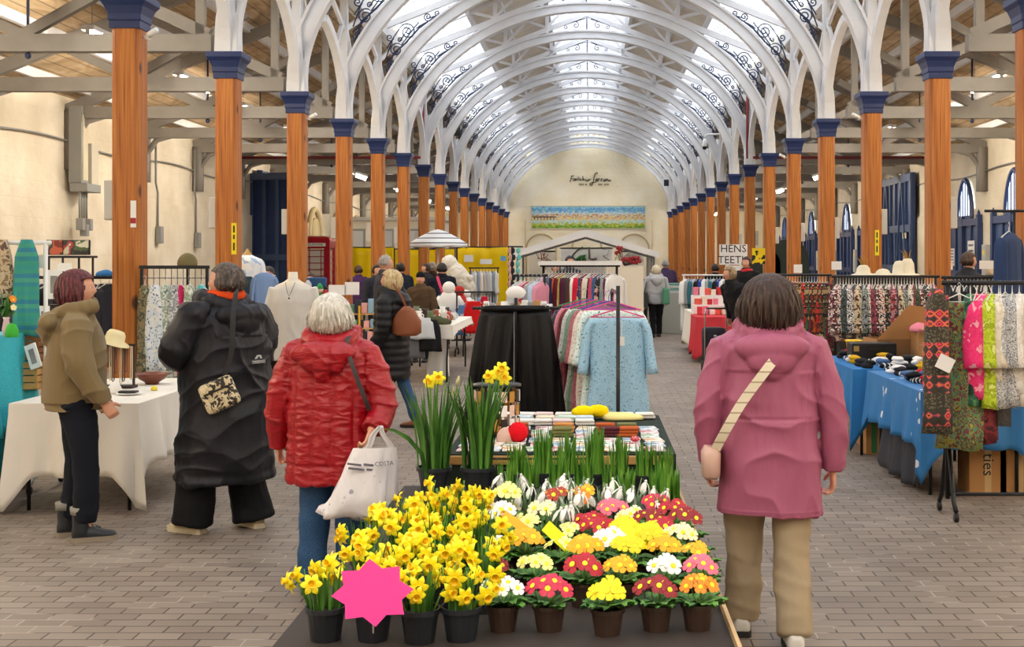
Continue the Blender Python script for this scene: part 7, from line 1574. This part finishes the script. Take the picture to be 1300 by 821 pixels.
bxt('shelf_unit', 'dark shelf unit below the pale knitted hats', 'shelf unit', (gx(1263, 15.2), 15.2, 0), (.3, .3, gz(349, 15.2)), plain('dark shelf', '2a2420', .7))
# HENS TEETH stall
Ye = 26.0; sign('hand-lettered white sign reading HENS TEETH above the right-hand stall', ['HENS', 'TEETH'], 931, 323, Ye, .58, .42, .22, cat='sign', post=0)
sign('small handwritten white notice below the HENS TEETH sign', ['~~', ''], 931, 343, Ye-.1, .33, .2, .1, fg=plain('blue pen', '4a5a8a'))
ftable('stall table with the white cloth and red gifts, right of the aisle', gx(874, 24), gx(935, 24), 21.8, 24.8, .76, 'right aisle gift tables')
tcloth('tablecloth', 'white cloth hanging at the aisle end of the gift table', gx(874, 24), gx(905, 24)+.1, 22.4, 24.8, .765, .6, WHITEC, .1, .03, 3); tcloth('tablecloth', 'red checked cloth on the near end of the gift table', gx(880, 22), gx(938, 22), 21.2, 22.3, .77, .62, cloth('red gingham', 'c83a44', .8), .1, .03, 6)
GF = [('red', 'd02a34'), ('pink', 'e87a94'), ('white', 'f4f0ec'), ('coral', 'e85a4a'), ('cream', 'f0e4cc')]
for i in range(24):
    nm, c = GF[i % 5]; r = i//8; bxt('gift_box', '%s gift box on the gift table, tier %d, %s' % (nm, r+1, 'place %d from the aisle' % (i % 8+1)), 'gift box', (gx(878, 23)+.06+(i % 8)*.105, 22.0+.35*r+.0, .785+.16*r*(1 if r else 0)), (.09, .12, rnd(.08, .16)), plain('gift '+nm, c, .5), rnd(-.3, .3), 'gift boxes on the gift table')
for r in (1, 2): bxt('riser', 'white stepped riser under the gift boxes, %s' % ['', 'lower step', 'upper step'][r], 'stand', (gx(878, 23)+.45, 22.0+.35*r, .78), (.95, .28, .16*r), PAPER)
Yf = 27.2; rail('garment_rail', 'white clothes rail behind the gift table', gx(868, Yf), gx(938, Yf), Yf, gz(349, Yf), WHITEP, foot=.3)
for i in range(17): nm, c = [('white', 'ecece8'), ('grey', '9aa0a4'), ('teal', '3a6a7a'), ('pale blue', 'b4c4d4'), ('black', '1c1c20'), ('cobalt', '24409a')][i % 6]; garment('shirt', '%s shirt on the white rail behind the gift table, number %d from the left' % (nm, i+1), 'shirt', at(870+i*4, 351, Yf), PI/2-.4+rnd(-.2, .2), cloth('shirt cloth '+nm, c), 'jacket', .2, 1.15 if i < 3 else .8, .05, 'shirts on the white rail', seed=i)
# shopping trolley
Yc = 19.8; xc = gx(906, Yc); t = thing('shopping_trolley', 'dark two-wheeled shopping trolley bag standing in the aisle right of centre', 'shopping trolley', (xc, Yc, 0), .1); b = MB(); b.loft([[(q[0], q[1], z_) for q in ell(0, 0, 0, w_, d_, 20, p=5)] for z_, w_, d_ in ((.12, .15, .12), (.14, .17, .13), (.6, .18, .14), (.66, .17, .13), (.68, .12, .1))]); b.build('bag_body', cloth('dark purple grey nylon', '26222e', .6), t)
for s_ in (-1, 1): b = MB(); b.tube([(s_*.17, -.16, .05), (s_*.17, -.15, .9), (s_*.15, -.15, .98)], .012, 6); b.build('frame_tube', CHROME, t)
for s_ in (-1, 1): b = MB(); b.lathe((0, 0, 0), [(.02, -.02), (.085, -.018), (.085, .018), (.02, .02)], 20); b.xform(Matrix.Translation((s_*.19, -.1, .085)) @ Matrix.Rotation(PI/2, 4, 'Y')); b.build('wheel', plain('black rubber', '1c1b1a'), t)
b = MB(); b.tube([(-.15, -.15, .98), (.15, -.15, .98)], .014, 6); b.build('handle', plain('black rubber', '1c1b1a'), t); b = MB(); b.lathe((0, 0, 0), [(.03, 0), (.03, .006)], 12, sx=1, sy=.6); b.xform(Matrix.Translation((0, -.145, .55)) @ Matrix.Rotation(PI/2, 4, 'X')); b.build('emblem', plain('silver badge', 'c8c8cc', .3, 1), t)
# stall with dark round backs and yellow sign, beyond the pink coat
for i, (px, py, r_, lab) in enumerate(((1000, 330, .5, 'dark green round-topped display back beyond the pink coat'), (972, 335, .35, 'smaller dark round-topped display back'))):
    Y = 30; z_ = gz(py, Y); b = MB(); b.prism(arch_pts(0, 2*r_, -z_, 0, 16), -.04, .04); o = b.build('display_back', plain('dark green board', '1c2a24', .7), None, loc=(gx(px, Y), Y, z_), smooth=False); tag(o, lab, 'display board')
sign('yellow patterned sign between the columns beyond the HENS TEETH sign', '', 963, 325, 27, .28, .34, .1, bg=print_cloth('yellow flower sign', ['1c1c14', 'f0d010', 'e8c820'], 12))
# ---------------------------------------------------------------- side wall fittings, doors and windows
DB = plain('dark blue gate paint', '1f3564', .5, var=.1); DB2 = plain('slate blue door paint', '3a4f74', .5, var=.1); PANEM = emit('daylit window pane', 'e6eef6', 2.2); GBOX = plain('pale grey enclosure', 'b4b4b0', .5); CONDUIT = plain('grey conduit', '8a8a88', .5)
XR = XW-.06
# right wall: in every bay a pointed window over a pair of ledged doors
for i in range(4, 15):
    Yc_ = lerp(26.3, 29.6, 1)+(i-4)*S-S; n_ = i-3
    if abs(n_-3) < 1: continue                                   # the tall gates take this bay
    fr = MB(); zs, zt, hw = 2.72, 3.62, .56
    pts = arch_pts(0, 2*hw, zs, zs, 14, pointed=zt-zs)
    pn = MB(); pn.prism([(y, z_) for y, z_ in pts], -.02, .01, 'x'); w_ = pn.build('window_%d' % (n_+3), PANEM, None, loc=(XR, Yc_, 0), smooth=False); struct(w_)
    fr.tube([(-.03, y, z_) for y, z_ in pts]+[(-.03, pts[0][0], pts[0][1])], .05, 6)
    for q in range(-2, 3): y = q*.19; u = 1-abs(y)/hw; fr.bar((-.03, y, zs), (-.03, y, zs+(zt-zs)*(1-(1-u)**1.9)**.62), .03, .03)
    fr.build('window_frame', DB, w_, smooth=False)
    d = MB(); d.box((0, 0, 1.3), (.06, 2.5, 2.55)); d = d.build('door_%d' % n_, DB2, None, loc=(XR-.02, Yc_, 0), smooth=False); struct(d)
    for s_ in (-1, 0, 1): bx('door_post', DB, (-.06, s_*1.2, 1.38), (.1, .14, 2.76), d)
    for z_ in (.35, 1.4, 2.6): bx('door_rail', DB, (-.06, 0, z_), (.08, 2.5, .16), d)
    for s_ in (-1, 1):
        bx('door_bar', DB, (-.05, s_*.6, 1.4), (.05, .1, 2.4), d); b = MB(); b.lathe((0, 0, 0), [(.025, 0), (.04, .03), (.03, .06), (.0, .12)], 8); o = b.build('finial', DB, d); o.location = (-.06, s_*1.2, 2.76)
    t = thing('socket_box', 'pale grey electrical box on the right wall, beside door pair %d from the camera' % n_, 'electrical box', (XR-.06, Yc_+1.75, 1.7), 0, 'electrical boxes on the right wall'); bx('enclosure', GBOX, (0, 0, 0), (.12, .3, .75), t, .01); bx('label', plain('yellow label', 'e8d020'), (-.062, 0, .2), (.003, .12, .1), t)
for nm, px, Y, w_, h_, bl in (('white printed notice on the door beside the man in a dark coat', 1226, 28.9, .5, .75, '20 LINES'), ('small framed notice at the left of the second doors', 1211, 30.4, .34, .42, '')):
    t = thing('notice', nm, 'notice', (XR-.1, Y, 1.8), PI/2*-1); bx('sheet', PAPER, (0, 0, 0), (w_, .01, h_), t)
    for k in range(5): bx('printed_line', plain('grey print', '6b6674'), (0, -.008, h_*.36-h_*.17*k), (w_*.7, .002, h_*.06), t)
# tall timber gates: left wall and right wall
def gates(nm, sd, Y0_, Y1_, zt, lab_):
    t = thing('timber_gate', lab_, 'gate', (sd*(XR-.1), (Y0_+Y1_)/2, 0)); L = Y1_-Y0_
    bx('gate_board', DB, (0, 0, zt/2), (.08, L, zt), t)
    for z_ in (.3, 1.5, 2.6, zt-.12): bx('gate_rail', DB2, (-sd*.07, 0, z_), (.08, L, .2), t)
    for y in [(-L/2+.08)+(L-.16)*q/6 for q in range(7)]: bx('gate_stile', DB2, (-sd*.06, y, zt/2), (.07, .12, zt), t)
    for y0 in (-L/4, L/4):
        for s_ in (-1, 1): b = MB(); b.bar((-sd*.1, y0+s_*.5, 1.6), (-sd*.1, y0+s_*.05, zt-.25), .05, .1, up=(1, 0, 0)); b.build('gate_brace', DB2, t, smooth=False)
gates('left', -1, 33.2, 37.0, 4.1, 'tall dark blue boarded gate on the left wall beside the telephone box')
gates('right', 1, 34.0, 37.6, 4.1, 'tall dark blue boarded gate on the right wall, beyond the pointed windows')
t = thing('timber_gate', 'dark blue gate leaf standing open into the left aisle', 'gate', (-8.1, 32.8, 0), -.35); bx('gate_board', DB, (0, 0, 2.0), (1.7, .07, 4.0), t)
for x in (-.8, -.4, 0, .4, .8): bx('gate_stile', DB2, (x, -.06, 2.0), (.1, .06, 4.0), t)
for z_ in (.3, 1.8, 3.9): bx('gate_rail', DB2, (0, -.07, z_), (1.7, .07, .16), t)
for i, (px, Y, c, lab) in enumerate(((1141, 33.6, 'e8dcb0', 'cream notice on the right-hand blue gate'), (1143, 33.5, 'd8b8dc', 'lilac notice low on the right-hand blue gate'))): t = thing('notice', lab, 'notice', (XR-.21, Y+1.0, [2.4, 1.75][i]), -PI/2); bx('sheet', plain('notice '+c, c), (0, 0, 0), (.4, .01, [.16, .3][i]), t)
# left wall: recess arches with cream reveals
for i, (Y, w_) in enumerate(((40.5, 1.7), (44.2, 1.7), (47.8, 1.7), (51.4, 1.7), (55, 1.7))):
    for sd in (-1, 1):
        if sd > 0 and i > 4: continue
        pts = arch_pts(0, w_, 0, 2.5, 14); b = MB(); b.tube([(0, y, z_) for y, z_ in pts], .09, 6)
        if sd < 0: b.prism([(y, z_) for y, z_ in arch_pts(0, w_*.62, .9, 2.55, 12)], -.02, .06, 'x')
        if sd < 0: o = b.build('trim_%d' % (20+i*2), M_ARCHLINE, None, loc=(sd*XR, Y, 0)); struct(o)
# white painted kiosk along the far left aisle
KW = plain('white painted kiosk', 'e4ded0', .7); Yk_ = 45; t = thing('kiosk', 'white painted kiosk with small windows beyond the yellow screens on the left', 'kiosk', (-6.9, Yk_, 0)); bx('kiosk_wall', KW, (0, 0, 1.55), (3.6, 3.0, 3.1), t); bx('kiosk_roof', plain('pale grey kiosk roof', 'c8c8c4'), (0, 0, 3.15), (3.9, 3.3, .12), t)
for x in (-1.2, -.2, .8): w_ = bx('kiosk_window', plain('grey window frame', '9a9a98'), (x, -1.52, 2.35), (.7, .05, .9), t); bx('pane', plain('dim glass', 'cfd4d6', .2), (x, -1.55, 2.35), (.56, .02, .76), w_)
# conduits, cabinets and pilasters along the left wall
for i in range(1, 15):
    for sd in (-1, 1):
        b = MB(); b.box((0, 0, ZC/2+.05), (.3, .42, ZC-.3 if i != 3 else ZC-.3)); 
        if i > 2 and (i < 8): continue
PIL = plain('pilaster limewash', 'cdbb98', .85)
Y3_ = YB(3); t = thing('wall_cabinet', 'grey electrical trunking and boxes on the near left wall', 'electrical box', (-XR+.02, Y3_, 0))
zz = gz(240, Y3_); bx('trunking', CONDUIT, (.12, 0, zz+.75), (.22, .3, 1.3), t, .01); bx('trunking_face', plain('cream trunking cover', 'cfc4a8'), (.235, 0, zz+.7), (.02, .2, 1.1), t); bx('tray', CONDUIT, (.2, .1, zz+.02), (.3, .6, .14), t, .01); bx('side_cabinet', plain('cream cabinet', 'c8c0ac'), (.15, .4, zz+.45), (.2, .3, .7), t, .01)
for k in range(4): b = MB(); b.tube([(.2, -.15+.1*k, zz), (.2, -.15+.1*k, zz-.5)], .018, 6); b.build('conduit', CONDUIT, t)
for k in range(3): bx('socket', CONDUIT, (.22, -.15+.16*k, zz-.6-.1*(k % 2)), (.12, .12, .2), t, .01)
for i, (px, pt, pb) in enumerate(((196, 178, 298), (245, 190, 305), (340, 230, 280))):
    Y = F*XR/(VX-px); z0, z1 = gz(pb, Y), gz(pt, Y); t = thing('conduit_run', 'grey conduit and switch box on the left wall, %s from the camera' % ORD(i), 'electrical box', (-XR+.03, Y, 0), 0, 'conduits on the left wall'); b = MB(); b.tube([(0, 0, z1), (0, 0, (z0+z1)/2+.1), (0, .12, (z0+z1)/2-.1), (0, .12, z0)], .022, 6); b.build('conduit', CONDUIT, t); bx('switch_box', CONDUIT, (.04, .12, z0), (.1, .2, .35), t, .01)
for i, (px, py, Y) in enumerate(((139, 252, 14.2), (273, 271, 17.4), (1082, 272, 19), (979, 275, 21.5), (1143, 275, 17.9))):
    sd = 1 if px > 700 else -1; t = thing('column_cabinet', 'narrow pale cabinet fixed to the back of a column, at its %s side, %s' % ('left' if sd < 0 else 'right', ORD(i)), 'electrical box', (0, 0, 0)); pass
    bpy.data.objects.remove(t)
# narrow pale cabinets and yellow labels on the columns
YLB = plain('yellow warning label', 'f2d80c', .5)
for (i, sd), o in COLUMNS.items():
    if i > 7: continue
    X = o.location.x; Y = o.location.y; wd = ORD(i)
    t = thing('wall_cabinet', 'narrow white electrical cabinet on the outer side of the %s %s-hand column' % (wd, 'left' if sd < 0 else 'right'), 'electrical box', (X+sd*.17, Y+.02, 2.1), 0, 'cabinets on the columns'); bx('enclosure', plain('white enclosure', 'c8c6be', .5), (0, 0, .18), (.09, .16, .36), t, .01)
    if i in (1, 2) or (i, sd) == (0, 1) or (i, sd) == (3, 1):
        if (i, sd) in ((1, -1), (0, 1), (2, 1)):
            t = thing('warning_label', 'yellow vertical label on the %s %s-hand column' % (wd, 'left' if sd < 0 else 'right'), 'label', (X-sd*0+(.05 if sd > 0 else .1), Y-.135, 1.98), 0); bx('label_sheet', YLB, (0, 0, 0), (.06, .004, .36), t); [bx('printed_line', INK, (0, -.003, z_), (.018, .002, l_), t) for z_, l_ in ((.11, .08), (.02, .05), (-.09, .09))]
for (i, sd) in ((0, -1), (0, 1)):
    o = COLUMNS[(i, sd)]; t = thing('notice', 'small white and red notice on the nearest %s-hand column' % ('left' if sd < 0 else 'right'), 'notice', (o.location.x+.08, o.location.y-.135, 2.15), 0); bx('sheet', PAPER, (0, 0, 0), (.05, .004, .24), t); bx('red_band', RED, (0, -.003, -.06), (.05, .002, .05), t)
# cctv cameras on the capitals, pigeons of wiring
CAMW = plain('white camera housing', 'e8e8e6', .4)
def cctv(i, sd):
    o = COLUMNS[(i, sd)]; t = thing('security_camera', 'small white security camera at the top of the %s %s-hand column' % (ORD(i), 'left' if sd < 0 else 'right'), 'security camera', (o.location.x+(.2 if sd < 0 else -.2), o.location.y-.1, ZC-.36)); b = MB(); b.tube([(0, 0, 0), (.1 if sd < 0 else -.1, -.06, .04)], .028, 8); b.build('camera_body', CAMW, t); b = MB(); b.tube([(0, .04, -.03), (-.06 if sd < 0 else .06, .06, 0)], .012, 6); b.build('bracket', CAMW, t)
for q in ((0, -1), (2, -1), (2, 1), (4, 1)): cctv(*q)
o = COLUMNS[(8, 1)]; p = at(912, 170, YB(8)-.2); t = thing('security_camera', 'dome security camera on a curved white arm among the right-hand arches', 'security camera', p); b = MB(); b.tube([(.25, 0, -.9), (.22, 0, -.1), (.1, 0, .0), (-.35, 0, -.02), (-.42, 0, -.12)], .03, 8); b.build('arm', CAMW, t); b = MB(); b.lathe((-.42, 0, -.36), [(.0, -.05), (.06, -.03), (.075, .02), (.07, .14), (.03, .22)], 16); b.build('dome_housing', CAMW, t); b = MB(); b.ball((-.42, 0, -.41), .07, 14, 9); b.build('dome', plain('dark dome', '141416', .15), t)
for i, (px, py, j) in enumerate(((580, 167, 8), (595, 170, 9), (913, 163, 8), (846, 232, 12))):
    p = at(px, py, YB(j)-.1); o = MB().box((0, 0, 0), (.2, .14, .26)).build('loudspeaker', plain('black speaker box', '17181c', .5), None, loc=p, smooth=False, bevel=.01); tag(o, 'small black loudspeaker box fixed among the %s arches, %s' % (['left-hand', 'left-hand', 'right-hand', 'right-hand'][i], ['nearer one', 'further one', 'nearer one', 'further one'][i]), 'loudspeaker')
# red pipes
RP = plain('dark red pipe', '7c2430', .5)
for sd, px, lab in ((-1, 537, 'left'), (1, 949, 'right')):
    Y = YB(6)-.12; x = gx(px, Y); z_ = gz(200, Y); t = thing('fire_pipe', 'dark red pipe running across the %s-hand aisle and up beside an arch' % lab, 'pipe', (0, Y, 0)); b = MB(); b.tube([(sd*(XW-.1), 0, z_), (x, 0, z_), (x, 0, z_+.02)], .035, 8); b.build('crossing_pipe', RP, t); b = MB(); b.tube([(x, 0, z_-.03), (x, 0, gz(114, Y))], .035, 8); b.build('riser_pipe', RP, t)
# thin lines (cables) along both side walls
for sd in (-1, 1):
    b = MB(); b.tube([(sd*(XR+.0), y, 3.72+.05*math.sin(y)) for y in [YF+.4*k for k in range(0, int((YE-YF)/.4))]], .018, 5); struct(b.build('trim_%d' % (30+(sd > 0)), CONDUIT))
# ---------------------------------------------------------------- people further off
C_ = lambda nm, c: cloth('far '+nm, c, .85, 8, .4, .012)
HB = hairmat('brown hair', '2a1a12', '4a3020'); HG = hairmat('grey hair', '8a8680', 'b8b4ac'); HW = hairmat('pale blonde hair', 'c8b890', 'e8dcc0'); HK = hairmat('black hair', '0e0c0c', '221c1a'); HR = hairmat('ginger hair', '7a3414', 'a85424')
def far(lab, px, feet_py, h, rz, topc, hem=.8, legc='1a1a20', hair=HB, Y=None, vol=1.06, ln=.09, **kw):
    Y = Y or F*H/(feet_py-VY); a = dict(top=dict(name='coat', mat=topc, hem=hem, hood=kw.pop('hood', None), collar=True), legs=dict(mat=C_('trousers '+legc, legc)), hair=dict(mat=hair, len=ln, vol=vol) if hair else None, shoe=dict(mat=plain('black leather', '1d1c1d', .45))); a.update(kw)
    return person(lab, (gx(px, Y), Y, 0), rz, h, **a)
far('person with pale hair seen from behind in a light grey jacket, far down the aisle', 833, 428, 1.6, .1, C_('light grey quilted', 'b4b4b6'), .78, '121216', HW, hood=1.0, vol=1.25, ln=.13, feet=((-.08, -.1), (.09, .16)))
sbg = thing('carrier_bag', 'green bag carried by the person in the light grey jacket', 'bag', (gx(845, 28.2), 28.05, .75)); b = MB(); b.box((0, 0, .18), (.16, .3, .36), taper=.8); b.build('bag_body', plain('green bag', '4a8a6a'), sbg, smooth=False, bevel=.03); b = MB(); b.tube([(0, -.08, .34), (0, 0, .46), (0, .08, .34)], .01, 5); b.build('handle', plain('green bag', '4a8a6a'), sbg)
sbg = thing('shoulder_bag', 'black bag at the left side of the person in the light grey jacket', 'bag', (gx(818, 28.2), 28.1, .62)); b = MB(); b.box((0, 0, .2), (.16, .3, .4), taper=.8); b.build('bag_body', plain('black leather', '1d1c1d'), sbg, smooth=False, bevel=.03); b = MB(); b.tube([(0, -.08, .38), (.04, 0, .62), (0, .08, .38)], .01, 5); b.build('handle', plain('black leather', '1d1c1d'), sbg)
far('person with dark hair standing behind the white-topped rail under the gazebo', 723, 0, 1.80, PI+.5, C_('grey jumper', '3c3c44'), hair=HK, Y=26.3)
far('shorter dark-haired person beside the one under the gazebo', 706, 0, 1.66, PI, C_('black jumper', '16161a'), hair=HK, Y=26.6)
far('bald person in black bending over the table at the right of the gazebo', 818, 0, 1.55, PI/2-.3, C_('black fleece', '101014'), hair=None, Y=29.4, lean=.25)
far('grey-haired person in purple by the far end counter', 845, 0, 1.72, .2, C_('purple coat', '4a3a5c'), hair=HG, Y=33.5)
far('person in a dark jacket leaning over the red gift table', 944, 0, 1.62, PI/2+.5, C_('black waxed jacket', '15161a'), .72, hair=hairmat('grey blonde hair', '7a6448', 'a89070'), Y=19.6, lean=.42, vol=1.2, ln=.14)
far('person in black with a red scarf standing beside the HENS TEETH sign', 948, 0, 1.78, PI-.6, C_('black coat', '131316'), hair=HB, Y=24.8)
b = MB(); b.tube([(0.09*math.cos(a), .09*math.sin(a), .01*math.sin(a*3)) for a in [2*PI*i/12 for i in range(13)]], .035, 8); o = b.build('scarf', cloth('red wool scarf', 'c03038'), None, loc=(gx(948, 24.8), 24.8, 1.53)); tag(o, 'red scarf round the neck of the person beside the HENS TEETH sign', 'scarf')
far('person in black standing between the far right columns', 908, 0, 1.62, .3, C_('black coat', '131316'), hair=HK, Y=30.5)
far('person with short dark hair and glasses in a dark coat by the right wall doors', 1229, 0, 1.83, PI/2*-1+.2, C_('dark grey coat', '25262c'), hair=HB, Y=18.0)
far('grey-haired person in a dark grey jacket standing behind the blonde person', 489, 0, 1.79, -PI/2+.4, C_('charcoal jacket', '3a3c44'), hair=HG, Y=18.9, vol=.98, ln=.05)
t_ = far('person in a black beanie and brown coat sitting behind the bric-a-brac table', 534, 0, 1.5, PI-.15, C_('brown tweed coat', '54402c'), .62, hair=None, Y=21.4, hat=cloth('black wool hat', '101012', .95), head=(.1, .05))
far('person in a black puffer jacket bending over goods behind the blonde person', 516, 0, 1.58, PI/2+.4, cloth('far black puffer', '14161c', .5, 14, .5, .02), .72, hair=HB, Y=20.8, lean=.35)
far('person in a dark jacket with a pink bag strap, beyond the bric-a-brac table', 561, 0, 1.66, .3, C_('dark navy jacket', '161a26'), hair=HK, Y=24.6, vol=1.15)
o = thing('shoulder_bag', 'small denim bag on a pink strap over the dark navy jacket', 'bag', (gx(563, 24.3), 24.3, 0)); strap('strap', [(-.12, 0, 1.42), (-.06, -.06, 1.25), (.02, -.06, 1.05)], .05, .01, plain('pink webbing', 'd83a6a'), o, up=(0, -1, 0)); b = MB(); b.box((.05, -.04, .95), (.28, .09, .24)); b.build('bag_body', cloth('mid blue denim', '33527a'), o, smooth=False, bevel=.02)
for i, (px, Y, c, hr, h_, lab) in enumerate(((508, 25.5, '1c2430', HK, 1.66, 'person in dark blue among the crowd left of the parasol pole'), (541, 27.5, '20242c', HB, 1.64, 'person in charcoal among the crowd behind the beanie wearer'), (478, 24.5, '2a2a34', HK, 1.62, 'person in black partly hidden behind the fourth left-hand column'), (549, 30.2, '3a2a1c', HG, 1.66, 'grey-haired person in brown under the parasol'), (455, 27.5, '4a2a5a', HB, 1.6, 'person in purple standing before the yellow screen on the left'))):
    far(lab, px, 0, h_, PI*(.2+.5*i), C_('crowd '+c, c), hair=hr, Y=Y)
far('person with long ginger hair bending over the stall behind the black raincoat', 352, 0, 1.56, PI/2-.6, C_('cream fleece top', 'e0d4bc'), hair=HR, Y=17.2, lean=.35, vol=1.3, ln=.25)
far('person with dark hair beside the ginger-haired one at the left stalls', 341, 0, 1.62, -.4, C_('black top', '141418'), hair=HK, Y=18.8, vol=1.2, ln=.2)
far('small dark-haired person in red and navy in front of the telephone box', 394, 0, 1.5, PI, C_('navy and red coat', '1c2230'), hair=HB, Y=21.0)
